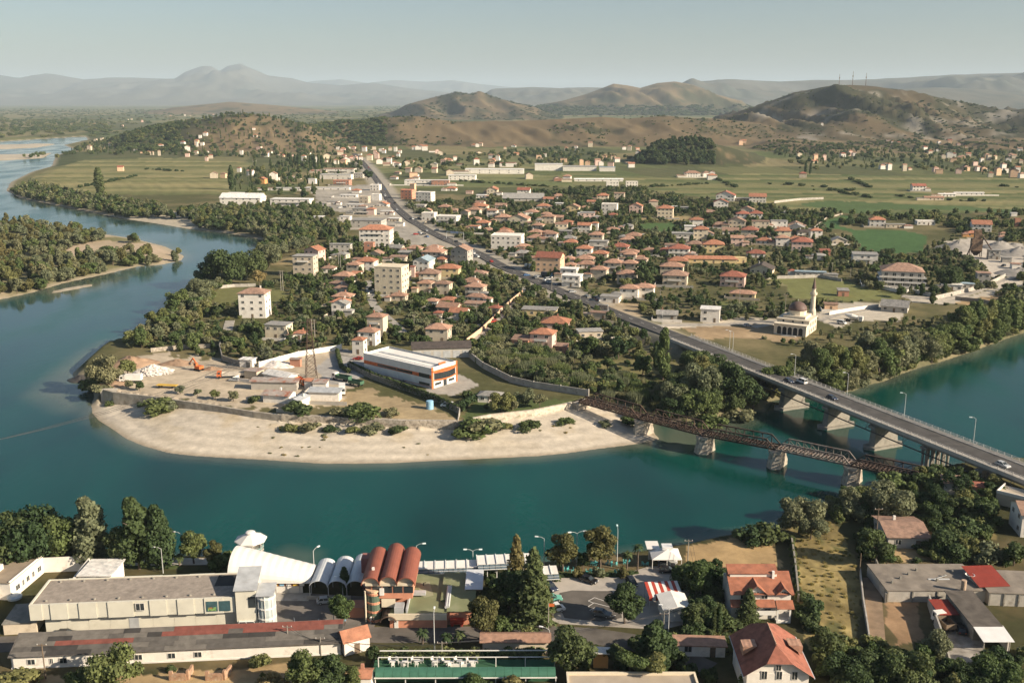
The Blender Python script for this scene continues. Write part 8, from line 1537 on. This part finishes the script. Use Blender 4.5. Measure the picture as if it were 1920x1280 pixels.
P = GT(*r6(640,905)); T = thing('concrete_mixer_truck', 'white concrete mixer truck in the pale yard by the mosque', 'truck', P+Vector((0,0,.1)), R(-28)); part(T, 'cab', MB().box(2.6,4.4,-1.2,1.2,.7,2.9), WHITE); part(T, 'chassis', MB().box(-4.4,2.6,-.5,.5,.6,1.0), TYRE); part(T, 'drum', MB().tube((2.2,0,2.0),(-1.0,0,2.5),.8,1.3,14).tube((-1.0,0,2.5),(-4.2,0,3.2),1.3,.5,14), WHITE)
for x in (-3,-1.8,3.4):
    for y in (-1,1): link('wheel', _car['tw'], T, (x,y,.5))
# quarry
for i, (a, b_, r_, h, lb) in enumerate([(*r6(1275,470),16,6,'large smooth grey gravel cone left of the hopper'),(*r6(1520,460),13,4.5,'long low gravel heap behind the hopper'),(*r6(1640,500),16,5,'dark gravel heap at the right edge of the quarry'),(*r6(1640,620),14,4,'gravel heap beside the quarry road'),(*r6(1600,460),10,3.5,'small gravel heap at the back of the quarry')]): mound(a, b_, r_, h, HEAPG, lb, 'gravel_heap', 'heap', 30+i, 1.2, .15)
P = GT(*r6(1370,520)); T = thing('gravel_hopper', 'rusty gravel hopper tower with conveyor in the quarry', 'hopper', P, R(-15))
part(T, 'tower', MB().box(-3.5,3.5,-3,3,5,13), mat('rusty_hopper', (.26,.17,.11), .9, .4, .7, dirt=((.12,.08,.06), .5, .5, .8))); part(T, 'head', MB().box(-2,2.4,-2,2,13,19), MATS['rusty_hopper']); part(T, 'funnel', MB().add([(-3.5,-3,5),(3.5,-3,5),(3.5,3,5),(-3.5,3,5),(-1,-1,1.5),(1,-1,1.5),(1,1,1.5),(-1,1,1.5)], [(4,5,1,0),(5,6,2,1),(6,7,3,2),(7,4,0,3),(7,6,5,4)]), RUST)
for x in (-3.3,3.3):
    for y in (-2.8,2.8): part(T, 'leg', MB().beam((x,y,-.5),(x,y,5.2),.4,.4), RUST)
part(T, 'conveyor', MB().beam((2,-1,17),(11,-8,3),.8,.5), RUST); part(T, 'conveyor', MB().beam((-2,-1,12),(-7,-9,2),.8,.5), RUST); SOLID.append((P.x,P.y,8))
# fallen sticks and debris on the beach: low tufts
SOL = np.array(SOLID)
P_ = PX([(190,775),(260,765),(480,800),(760,820),(1000,800),(1180,790),(1220,820),(1100,838),(820,855),(600,858),(420,848),(300,838)], 1.5); rng = np.random.default_rng(5)
for i in range(150):
    a = rng.uniform(0,1,2); x = 190+a[0]*1000; y = 770+a[1]*85; p = G(x, y, 1.2)
    if inpoly([p.x],[p.y],P_)[0] and fbm(np.array([p.x]),np.array([p.y]),14,2,9)[0] > .5: add_tree(p.x, p.y, float(rng.uniform(.3,.7)), 'bush', i % 2, LEAFG if i % 3 else LEAFY, None, None, 2.2)
# ================================================================== where things grow
SOL = np.array(SOLID)
NOG = [PX(p, 5.0) for p in ([r6(400,355),r6(470,300),r6(590,265),r6(640,290),r6(560,300),r6(545,332),r6(640,352),r6(760,355),r6(960,362),r6(1085,390),r6(1060,485),r6(870,500),r6(690,490),r6(650,430),r6(630,370),r6(500,345)],
  [(196,748),(215,700),(238,672),(300,662),(420,676),(470,690),(560,665),(645,655),(700,690),(650,735),(660,760),(480,768),(330,752)], [(640,802),(640,735),(690,728),(780,756),(862,780),(856,806)],
  [(868,792),(875,762),(905,742),(1000,744),(1100,752),(1085,770),(1000,780),(915,790)], [r4(0,720),r4(80,700),r4(400,705),r4(480,770),r4(340,800),r4(170,790),r4(0,800)],
  [r5(1180,930),r5(1330,935),r5(1560,930),r5(1800,895),r5(1920,900),r5(1920,1020),r5(1750,1010),r5(1560,1000),r5(1340,1010)], [r6(410,860),r6(560,790),r6(960,790),r6(940,860),r6(920,900),r6(640,900),r6(560,950),r6(440,900)],
  [r6(120,640),r6(560,650),r6(700,700),r6(930,740),r6(900,780),r6(560,780),r6(260,760),r6(240,690)], [r6(1185,425),r6(1330,405),r6(1664,440),r6(1664,640),r6(1480,640),r6(1300,520)], [r6(930,745),r6(1130,760),r6(1380,745),r6(1560,650),r6(1664,640),r6(1664,690),r6(1480,750),r6(1250,800),r6(1000,790)],
  [r5(620,790),r5(850,790),r5(960,800),r5(980,880),r5(870,890),r5(760,830)], [r4(560,290),r4(1100,270),r4(1180,330),r4(1330,420),r4(1380,480),r4(1200,470),r4(1060,360),r4(830,350),r4(610,320)],[r4(600,110),r4(950,80),r4(1040,180),r4(1130,280),r4(1000,280),r4(620,230)],
  [r5(940,318),r5(1150,310),r5(1240,350),r5(1120,370),r5(980,350)], [r5(920,272),r5(1270,275),r5(1280,296),r5(960,305)])]
NOG.append(PX([(110,474),(170,456),(290,458),(342,482),(300,489),(235,474),(180,488),(125,490)], 1.5))
_clear0 = clear
def clear(x, y, pad=0.0):
    r_ = np.ones(len(x), bool)
    for i in range(0, len(x), 4000):
        sl = slice(i, i+4000); r_[sl] = _clear0(x[sl], y[sl], pad)
    for P in NOG: r_ &= ~inpoly(x, y, P)
    return r_
TK = ['round','round','tall','wide']
scatter([(1432,745),(1600,731),(1690,698),(1810,661),(1915,624),(2250,548),(2250,518),(1915,592),(1800,626),(1680,660),(1600,690),(1450,714)], 4.8, (9.5,15), ['round','tall','wide','wide'], [LEAF,LEAF,LEAFG], 'tree of the right bank wood', 'trees of the right bank wood', 1, bank=.2)
scatter([(-260,590),(0,560),(120,529),(258,499),(330,490),(345,482),(310,466),(240,450),(100,428),(0,419),(-300,402)], 6.8, (6.0,11), ['round','wide','tall'], [LEAF,LEAFG,LEAFB,LEAFG], 'tree on the river island', 'trees on the river island', 2, z=1.5, clump=.40, bank=1.0)
scatter([(14,355),(60,374),(200,402),(290,402),(330,408),(300,388),(150,368),(60,345)], 6, (6,9.5), TK, [LEAF,LEAFG,LEAFD], 'tree on the low river spit', 'trees on the river spit', 3, bank=2)
scatter([(330,400),(420,390),(470,382),(600,392),(650,420),(655,440),(600,452),(545,475),(500,500),(480,470),(452,445),(390,424)], 6, (6,9.5), TK, [LEAFD,LEAF,LEAFG], 'tree below the white riverside halls', 'trees of the upper riverside belt', 4, bank=1.5)
scatter([(395,513),(430,535),(405,560),(365,600),(335,622),(262,655),(232,650),(300,598),(330,574),(355,541)], 4.5, (3.5,8), ['round','wide','bush'], [LEAF,LEAFG], 'tree on the inner bank by the meadow', 'trees along the inner bank', 5, bank=1.0)
TOWN_W = [(250,660),(335,622),(405,560),(545,520),(560,480),(650,445),(760,442),(880,492),(960,522),(1050,562),(1150,602),(1200,640),(1300,690),(1420,765),(1300,775),(1150,765),(1105,735),(960,705),(880,660),(800,650),(700,645),(640,652),(560,665),(480,685),(420,672),(290,660)]
TOWN_E = [(755,385),(900,372),(1000,358),(1200,352),(1300,375),(1450,388),(1560,402),(1560,440),(1680,480),(1740,470),(1800,430),(1930,420),(2100,430),(2100,545),(1930,575),(1800,575),(1640,560),(1560,580),(1450,605),(1300,600),(1200,590),(1120,560),(1000,510),(900,465),(820,425)]
scatter(TOWN_W, 5.8, (3,6.5), ['round','round','wide','bush','tall'], [LEAF,LEAF,LEAFD,LEAFG], 'garden tree west of the main road', 'garden trees west of the main road', 6, clump=.36)
scatter(TOWN_E, 7.2, (3,7), ['round','round','wide','bush','tall'], [LEAF,LEAFD,LEAFD,LEAFG], 'garden tree east of the main road', 'garden trees east of the main road', 7, clump=.42)
scatter([(880,645),(960,640),(1095,700),(1110,735),(1060,733),(960,703),(890,678)], 3.6, (3,5.5), ['bush','bush','reed'], [LEAFG,LEAF], None, None, 8)
scatter([(1245,760),(1300,690),(1360,720),(1420,762),(1390,772),(1330,785),(1270,780)], 5, (7,12), ['round','wide'], [LEAFD,LEAF], 'tree between the two bridges', 'trees between the bridges', 9, bank=.5)
scatter([(1105,738),(1160,700),(1260,745),(1340,782),(1300,792),(1200,770)], 4.5, (3,5), ['bush','reed'], [LEAFG,LEAF], None, None, 10, bank=.3)
scatter([r6(60,1000),r6(300,1020),r6(560,960),r6(900,905),r6(1500,840),r6(1660,800),r6(1660,830),r6(1400,900),r6(900,1000),r6(300,1060)], 5, (2,4), TK, [LEAF,LEAFG], 'tree of the right bank wood', 'trees of the right bank wood', 12)
scatter([(1440,752),(1600,734),(1690,701),(1810,664),(1915,627),(2250,552),(2250,545),(1915,617),(1800,655),(1680,694),(1600,722),(1450,738)], 2.6, (2,4.5), ['bush'], [LEAF,LEAFG], None, None, 41, z=.5, bank=.1)
for i, tp_ in enumerate((TOWN_W, TOWN_E)): scatter(tp_, 4.2+i*1.4, (.9,2.3), ['bush'], [LEAF,LEAFG,LEAFD], None, None, 50+i, clump=.3)
# undergrowth of the near bank
for i, (pl, sp, hr_, kk, mm_) in enumerate([([(1700,905),(1760,890),(1860,915),(1880,950),(1860,1010),(1800,1040),(1720,980)], 3.2, (2.5,6), ['bush','round'], [LEAFD,LEAF]), ([(1285,1062),(1372,1075),(1368,1165),(1380,1270),(1300,1280),(1255,1240),(1262,1190),(1300,1170),(1296,1090)], 2.6, (2,5), ['bush','round','bush'], [LEAFD]), ([(1530,1205),(1640,1215),(1780,1262),(1930,1225),(1930,1330),(1540,1330)], 3.0, (2.5,5.5), ['bush','round'], [LEAFD,LEAFD,LEAF]), ([(1615,985),(1650,975),(1640,1060),(1605,1060)], 2.5, (2,4), ['bush'], [LEAFD]), ([(1740,1015),(1810,1020),(1900,1030),(1930,1065),(1820,1052),(1700,1055),(1650,1060),(1680,1048)], 2.6, (1.5,3.5), ['bush'], [LEAFD,LEAF]), ([(1545,960),(1600,930),(1680,915),(1700,950),(1630,965),(1570,990)], 3, (2.5,6), ['bush','wide'], [LEAFG,LEAF]), ([(900,1080),(1015,1075),(1030,1160),(960,1175),(905,1165)], 3, (1.5,4.5), ['bush','round'], [LEAFD]), ([(0,1050),(190,1055),(180,1030),(0,1030)], 4, (4,8), ['round','bush'], [LEAFD]), ([(1130,1215),(1250,1210),(1260,1262),(1140,1262)], 2.8, (2,4.5), ['bush','round'], [LEAFD]), ([(0,1262),(300,1262),(480,1245),(640,1250),(690,1300),(0,1320)], 5.5, (.8,2.2), ['bush'], [LEAF,LEAFY,LEAFD]), ([(1500,1125),(1530,1130),(1545,1205),(1500,1180)], 2.6, (2,4), ['bush'], [LEAFD])]):
    scatter(pl, sp, hr_, kk, mm_, None, None, 300+i, z=4.5, clump=.3, pad=-.6, bank=.6)
for i, L_ in enumerate([[r6(405,118),r6(660,122)], [r6(560,132),r6(750,165)], [r6(900,150),r6(1000,168)], [r6(1240,180),r6(1450,185)], [r6(1500,92),r6(1664,105)], [r6(620,50),r6(750,105)], [r5(1000,300),r5(1230,300)], [(150,352),(260,330)], [(280,318),(345,322)], [(520,345),(600,348)], [(860,340),(1050,352)], [(1200,352),(1330,345)], [(1440,345),(1560,352)], [(1330,330),(1380,352)], [(760,318),(860,322)]]):
    a, c = GT(*L_[0]), GT(*L_[1]); n_ = int((c-a).length/5); rng = np.random.default_rng(i)
    for k in range(n_):
        q = a.lerp(c, k/n_)
        if rng.random() < .75: add_tree(q.x+rng.normal(0,1.5), q.y+rng.normal(0,2.5), float(rng.uniform(2,5)), 'bush', k % 2, LEAFD, None, None, 1.3)
# hedges, field trees and far belts
scatter([(0,300),(100,300),(110,290),(300,292),(560,300),(700,282),(640,270),(350,268),(200,262),(90,285)], 17, (6,10), ['round','round','poplar','bush'], [LEAFD,LEAF], 'far tree', 'x', 13, clump=.42, bank=4)
scatter([(430,370),(450,325),(560,300),(680,300),(700,330),(610,335),(590,375)], 15, (5,10), ['round','round','poplar'], [LEAFD,LEAF], 'far tree', 'x', 14, clump=.42)
scatter([(720,300),(1050,278),(1200,300),(1050,312),(860,318),(740,320)], 18, (5,9), ['round','bush'], [LEAFD,LEAF], 'far tree', 'x', 15, clump=.47)
scatter([(1450,285),(1920,275),(2300,275),(2300,335),(1920,333),(1700,318),(1500,318)], 18, (5,9), ['round','bush','poplar'], [LEAFD,LEAF], 'far tree', 'x', 16, clump=.44)
scatter([(1380,410),(1560,400),(1700,405),(1920,398),(2100,400),(2100,425),(1800,428),(1690,415),(1560,425),(1400,430)], 9, (4,8), ['round','bush'], [LEAFD,LEAF], 'far tree', 'x', 17, clump=.46)
for k, (pl, sp) in enumerate([([(0,250),(420,255),(700,225),(700,208),(0,205)], 95), ([(700,225),(1500,215),(2300,215),(2300,196),(700,200)], 110), ([(-200,262),(200,255),(200,225),(-200,225)], 40)]):
    scatter(pl, sp, (6,11), ['round','bush','wide'], [LEAF], 'far tree', 'x', 20+k, clump=.45, bank=10, wf=(1.5,3.0), flat=True)
# scrub and woods on the hills, by ridge
def hill_trees(k, n, hr, mats, thr, seed, xr=None, kinds=('round','bush','bush'), wf=(1.0,1.8), cond=None):
    rng = np.random.default_rng(seed); sk, D, wf_, wb, _, _ = RIDGES[k]
    y = rng.uniform(D-wf_*1.1, D+wb*.1, n*6); px = rng.uniform(sk[0][0], min(sk[-1][0], 2050), n*6) if xr is None else rng.uniform(xr[0], xr[1], n*6); x = (px-960)/F*y*CP
    h, cov = ridge_h(x, y); a = fbm(x, y, wf_*.35, 5, 60+k, .6); ok = (cov == k) & (a > thr); 
    if cond is not None: ok &= cond(x, y, h)
    x, y = x[ok][:n], y[ok][:n]
    for i in range(len(x)): add_tree(float(x[i]), float(y[i]), float(rng.uniform(*hr)), kinds[rng.integers(len(kinds))], int(rng.integers(4)), mats[rng.integers(len(mats))], 'far tree', 'x', float(rng.uniform(*wf)))
hill_trees(10, 260, (7,11), [LEAFD], .2, 31, xr=(1195,1345), kinds=('round','tall'), cond=lambda x, y, h: (y < 1800) & (h < 42))
hill_trees(9, 420, (5,9), [LEAFD,LEAF], .3, 32, xr=(195,335)); hill_trees(9, 110, (2,4), [LEAF], .54, 33)
hill_trees(8, 600, (2,5), [LEAF,LEAFD], .53, 34); hill_trees(8, 450, (5,9), [LEAFD,LEAF], .3, 35, xr=(560,720)); hill_trees(11, 600, (3,6), [LEAF,LEAFD], .5, 36)
hill_trees(7, 600, (1.5,3.5), [LEAF,LEAFD], .52, 37, wf=(1.5,2.5)); hill_trees(7, 500, (2.5,5), [LEAFD], .42, 38, xr=(1720,1920), wf=(1.2,2.5))
hill_trees(5, 400, (3,6), [LEAFD], .48, 39, wf=(2,4)); hill_trees(6, 900, (8,13), [LEAFD], .1, 40, wf=(1.8,3), cond=lambda x, y, h: h < 60)
# ---- named single trees across the river
for px, b_, tp, k, m, wf, lb in [(432,530,446,'wide',LEAFD,.95,'huge dark spreading tree on the inner river bank'),(478,522,452,'wide',LEAFD,.9,'big dark tree right of the huge spreading riverside tree'),(400,525,475,'round',LEAFD,1.3,'dark round tree at the water edge left of the huge tree'),(505,500,440,'wide',LEAFG,.9,'grey green crown behind the dark riverside trees'),(486,535,505,'round',LEAFY,1.1,'pale leafless-looking tree by the riverside meadow'),
    (372,560,508,'wide',LEAFG,1.0,'rounded grey willow at the bend of the inner bank'),(335,572,530,'wide',LEAF,1.0,'green tree hanging over the inner river bank'),(197,722,648,'wide',LEAFG,.85,'large willow on the tip of the truck yard bank'),(240,705,672,'round',LEAF,1.3,'small green tree behind the white rubble heap'),
    (188,366,316,'poplar',LEAFD,1.5,'lone dark poplar in the river fields'),(434,356,312,'poplar',LEAFD,1.1,'tall poplar at the end of the river fields'),(1243,712,616,'tall',LEAF,.6,'tall slim tree beside the bridge ramp'),(1230,690,640,'tall',LEAFD,.7,'slim dark tree left of the tall slim one by the ramp'),
    (1312,752,656,'wide',LEAFG,.75,'big grey green tree in front of the bridge ramp'),(1375,764,680,'round',LEAFD,1.15,'dark round tree close under the road bridge'),(1262,758,700,'wide',LEAFG,.9,'silvery bushy tree above the muddy inlet'),(1412,768,712,'round',LEAFD,1.1,'dark tree at the water beside the first bridge pier'),(1205,703,664,'round',LEAF,1.2,'orchard tree with twisted trunk on the dry meadow'),(1160,672,630,'round',LEAFD,1.1,'dark garden tree above the orchard'),(1105,668,628,'round',LEAF,1.1,'green garden tree left of the orchard'),
    (940,772,722,'wide',LEAF,1.0,'spreading tree shading the garden gazebo'),(985,758,716,'wide',LEAFG,.9,'grey olive tree in the walled lawn garden'),(1012,765,738,'round',LEAFG,1.2,'small grey olive tree nearest the pale wall'),(963,774,750,'round',LEAFG,1.0,'young tree in the middle of the lawn'),(875,746,726,'bush',LEAFD,.9,'clipped dark bush at the hedge corner'),(912,770,756,'round',LEAFD,1.0,'tiny dark tree on the lawn'),
    (242,728,712,'round',LEAFG,1.4,'small round tree in yard row, leftmost of six'),(262,732,714,'round',LEAFD,1.2,'dark small tree in yard row, second of six'),(338,738,722,'round',LEAFG,1.5,'small round tree in yard row, third of six'),(370,742,728,'round',LEAFG,1.5,'small round tree in yard row, fourth of six'),(404,748,730,'round',LEAF,1.4,'small round tree in yard row, fifth of six'),(438,752,732,'round',LEAFG,1.4,'small round tree in yard row, rightmost of six'),(476,755,737,'bush',LEAFD,1.1,'dark bush beside the rusty sheds'),
    (1465,606,566,'cypress',LEAFD,1.4,'dark narrow tree right of the minaret'),(1780,540,485,'wide',LEAFD,1.0,'dark trees in front of the quarry hopper'),(690,338,318,'round',LEAFD,1.2,'dark tree by the far road'),(748,468,446,'round',LEAFD,1.3,'round dark tree beside the roadside yard'),(990,496,478,'round',LEAFD,1.2,'dark round tree near the modern white villa'),(1025,505,480,'round',LEAFD,1.2,'dark tree behind the peach house'),(1210,520,478,'wide',LEAFD,1.0,'big dark tree in the middle of the eastern houses'),(1205,535,495,'wide',LEAFD,1.0,'big dark tree in front of the central eastern houses')]:
    tree_px(px, b_, tp, k, m, lb, None, wf)
for i, (px, b_, tp) in enumerate([(545,312,288),(553,312,290),(560,313,289),(582,316,292),(590,316,291),(598,317,290),(604,316,292),(478,312,290),(508,318,298),(1510,326,302),(1519,326,306)]): tree_px(px, b_, tp, 'poplar', LEAFD, 'dark poplar in the row before the far houses' if i < 9 else ['left','right'][i-9]+' of twin poplars at the road below the hill', 'poplars in the far row' if i < 9 else None, 1.0)
# bushes at the foot of the flood walls
for i, (px, b_, tp) in enumerate([(300,772,742),(318,768,746),(268,757,747),(545,806,790),(580,808,788),(620,809,795),(660,811,796),(700,811,790),(745,812,794),(885,815,778),(905,812,776),(925,808,785),(945,804,788),(870,808,792),(990,803,782),(1060,793,778),(640,780,757),(665,782,752),(685,780,750),(735,778,762),(560,775,748),(1180,796,778),(1135,798,786),(205,745,735),(178,730,700),(190,738,715),(1287,800,785),(1330,800,770),(1385,792,762)]):
    tree_px(px, b_, tp, 'bush', [LEAF,LEAFG,LEAFD][i % 3], 'wild green bush at the foot of the flood wall' if i < 16 else 'wild bush on the rough river bank', 'bushes along the far bank', 1.7)
def make_woods():
    n = len(TREES); X = np.array([t[0] for t in TREES]); Y = np.array([t[1] for t in TREES]); hz = height_at(X, Y)
    for t, z in zip(TREES, hz):
        if t[2] is None: t[2] = float(z)
    dist = np.sqrt(X**2+Y**2+(H-5)**2); px = np.array([t[3] for t in TREES])/dist*F
    forced = [i for i in range(n) if TREES[i][10]]; nt = sum(1 for i in forced if TREES[i][5] != 'bush')
    azm = np.degrees(np.arctan2(X, Y)); inv = np.abs(azm) < 27.6
    rest = [i for i in np.argsort(-px) if not TREES[i][10] and TREES[i][5] not in ('bush','reed') and TREES[i][8] and TREES[i][8] != 'far tree' and inv[i]]
    single = set(forced) | set(rest[:max(0, 300-nt)])
    rnd = random.Random(4); counts = {}
    for i in sorted(single):
        x, y, z, h, wf, kind, var, m, label, group, _ = TREES[i]; lod = 0 if px[i] > 46 else 1
        cm, tm = tree_meshes(kind, var % 3, lod, m); s = h/10
        rz = rnd.uniform(0, 6.28)
        if label and not TREES[i][10]:
            w_ = float(water_sd(np.array([x]), np.array([y]))[0])
            label = '%s %s %s, %s' % ({'round':'rounded','wide':'spreading','tall':'tall slim'}.get(kind, 'leafy'), {'leaves':'olive','leaves_grey':'grey green','leaves_dark':'dark','leaves_bronze':'bronze'}.get(m.name, 'green'), label, 'at the water edge' if w_ < 8 else 'a little inland' if w_ < 22 else 'farther inland')
        cat = 'bush' if kind == 'bush' else 'tree'
        if tm is None:
            o = tag(link('bush', cm, None, (x, y, z-.1), rz), label, cat, group); o.scale = (s*wf, s*wf, s)
        else:
            o = thing(NAMES[kind], label, cat, (x, y, z), rz, group); o.scale = (s*wf, s*wf, s); link('trunk', tm, o); link('crown', cm, o)
    src = bpy.data.collections.new('tree_kinds'); keys = {}; fams = {'garden_trees':[], 'scrub':[], 'reed_bed':[]}
    for i in range(n):
        if i in single: continue
        k = TREES[i][5]; fams['scrub' if k == 'bush' else 'reed_bed' if k == 'reed' else 'garden_trees'].append(i)
    for fam, ids in fams.items():
        if not ids: continue
        coll = bpy.data.collections.new('kinds_'+fam); kk = {}
        for i in ids:
            t = TREES[i]; lod = 1 if px[i] > 15 else 2; k = (t[5], t[6] % 2, lod, t[7].name)
            kk.setdefault(k, t[7])
        order = {}
        for j, k in enumerate(sorted(kk)):
            cm, tm = tree_meshes(k[0], k[1], k[2], kk[k]); so = bpy.data.objects.new('kind_%03d' % j, cm); coll.objects.link(so); order[k] = j
        me = bpy.data.meshes.new(fam); me.vertices.add(len(ids)); co, sc, ro, ix = [], [], [], []
        for i in ids:
            t = TREES[i]; s = t[3]/10; co += [t[0], t[1], t[2]-.15]; sc += [s*t[4], s*t[4], s]; ro += [0, 0, rnd.uniform(0, 6.28)]; ix.append(order[(t[5], t[6] % 2, 1 if px[i] > 15 else 2, t[7].name)])
        me.vertices.foreach_set('co', co)
        for nm, ty, da, ky in (('sc','FLOAT_VECTOR',sc,'vector'),('ro','FLOAT_VECTOR',ro,'vector'),('ix','INT',ix,'value')): me.attributes.new(nm, ty, 'POINT').data.foreach_set(ky, da)
        o = link(fam, me); tag(o, {'garden_trees':'countless small trees of gardens, hedges and hillsides','scrub':'low scrub and bushes over gardens and slopes','reed_bed':'pale reeds along gardens and banks'}[fam], kind='stuff')
        ng = bpy.data.node_groups.new('grow_'+fam, 'GeometryNodeTree'); ng.interface.new_socket('Geometry', in_out='INPUT', socket_type='NodeSocketGeometry'); ng.interface.new_socket('Geometry', in_out='OUTPUT', socket_type='NodeSocketGeometry')
        N = ng.nodes; gi, go = N.new('NodeGroupInput'), N.new('NodeGroupOutput'); ip = N.new('GeometryNodeInstanceOnPoints'); ci = N.new('GeometryNodeCollectionInfo')
        ci.inputs['Collection'].default_value = coll; ci.inputs['Separate Children'].default_value = True; ci.inputs['Reset Children'].default_value = True; ip.inputs['Pick Instance'].default_value = True
        def at(nm, ty):
            a = N.new('GeometryNodeInputNamedAttribute'); a.data_type = ty; a.inputs['Name'].default_value = nm; return a.outputs['Attribute']
        mp_ = N.new('GeometryNodeMeshToPoints'); ng.links.new(gi.outputs[0], mp_.inputs['Mesh']); ng.links.new(mp_.outputs[0], ip.inputs['Points'])
        er = N.new('FunctionNodeEulerToRotation'); ng.links.new(at('ro','FLOAT_VECTOR'), er.inputs[0])
        ng.links.new(ci.outputs[0], ip.inputs['Instance']); ng.links.new(at('ix','INT'), ip.inputs['Instance Index']); ng.links.new(er.outputs[0], ip.inputs['Rotation']); ng.links.new(at('sc','FLOAT_VECTOR'), ip.inputs['Scale'])
        ng.links.new(ip.outputs[0], go.inputs[0]); md = o.modifiers.new('grow', 'NODES'); md.node_group = ng
    print('TREES', n, 'single', len(single), {k: len(v) for k, v in fams.items()})
make_woods()
# ================================================================== which house is which
def merge_far():
    """only the 300 largest houses stay single; the specks beyond become one mass"""
    order = sorted([h for h in HOUSES if not h['label']], key=lambda h: -h['w']); keep = 296-sum(1 for h in HOUSES if h['label'])
    small = order[keep:]; big = MB(); ms = []
    for h in small:
        o = h['o']; M = Matrix.Translation(o.location) @ Matrix.Rotation(o.rotation_euler.z, 4, 'Z')
        st = list(o.children)
        for c in st:
            if c.data is None or len(c.data.materials) > 1: continue
            m = c.data.materials[0]
            if m not in ms: ms.append(m)
            big.add([M @ v.co for v in c.data.vertices], [tuple(p.vertices) for p in c.data.polygons], ms.index(m))
        def kill(q):
            for c in list(q.children): kill(c)
            bpy.data.objects.remove(q)
        kill(o); HOUSES.remove(h)
    if small: tag(link('far_village_houses', big.mesh('far_village_houses', *ms)), 'specks of far village houses along the hill foot', kind='stuff')
merge_far()
LAND = [(735,540,'near the cream tower'),(705,450,'near the four-storey white block'),(865,490,'near the unfinished gable house'),(1030,505,'near the peach roadside house'),(950,455,'near the modern white villa'),(1310,470,'near the long yellow school'),(1475,530,'near the pink red-roofed house'),(1405,405,'near the white twin houses'),(1245,400,'near the lone cream house'),(1700,520,'near the large villa'),(1830,470,'near the quarry'),(1850,415,'near the steep orange roof'),(1665,415,'near the bright green field'),(680,580,'near the terracotta garden cluster'),(860,580,'near the vivid orange barn'),(960,580,'beside the slanting lane'),(1010,620,'left of the ramp'),(640,340,'in the upper roadside strip'),(700,395,'among the roadside workshops'),(760,370,'near the salmon roadside block'),(930,400,'in the upper eastern rows'),(1080,400,'in the middle of the eastern houses'),(1100,450,'in the central eastern quarter'),(1160,480,'behind the box garage'),(850,300,'at the far end of the road'),(720,300,'where the road meets the hills'),(300,265,'in the left hamlet'),(380,270,'under the brown left hill'),(560,300,'beside the far poplars'),(230,320,'in the river fields'),(1000,310,'by the long white barracks'),(1180,300,'by the wooded knoll'),(1500,300,'under the big hill'),(1780,290,'in the village beside the big hill'),(1880,320,'in the far right village'),(1700,310,'by the right-hand field road'),(1560,600,'behind the mosque'),(1100,340,'at the edge of the vegetable fields')]
def label_houses():
    fam = {}
    for h in HOUSES:
        if h['label']: tag(h['o'], h['label']); continue
        z = min(LAND, key=lambda l: (l[0]-h['px'])**2+((l[1]-h['py'])*1.4)**2)[2]
        rn = {'terra':'terracotta','brown':'brown','orange':'orange','red':'red','dark':'black','grey':'grey','white':'pale','blue':'blue grey','rust':'rusty','sheet':'grey sheet'}[h['roof']]
        kn = {'hip':'hip roof','gable':'gable roof','gabley':'front gable','flat':'parapet roof','slab':'flat roof','shed':'lean-to roof'}[h['kind']]
        if h['kind'] == 'flat': rn = h['wall']
        base = '%s %s house with %s %s %s' % ({1:'low',2:'two-storey',3:'three-storey',4:'four-storey'}.get(h['st'], 'tall'), {'brick':'brick red','ochre':'orange','salmon':'salmon'}.get(h['wall'], h['wall']), rn, kn, z)
        fam.setdefault(base, []).append(h)
    od = ['first','second','third','fourth','fifth','sixth','seventh','eighth','ninth','tenth','eleventh','twelfth']
    for base, L in fam.items():
        L.sort(key=lambda h: h['px'])
        z0 = 0
        for i, h in enumerate(L):
            if len(base.split()) > 12 and not z0: base = base.replace(' house with', ' house,')
            lb = base if len(L) == 1 else base+', '+(od[i] if i < 12 else 'last')+' from left'
            h['o']['label'] = lb if len(lb.split()) < 17 else lb.replace(' house with ', ', ', 1)
label_houses()
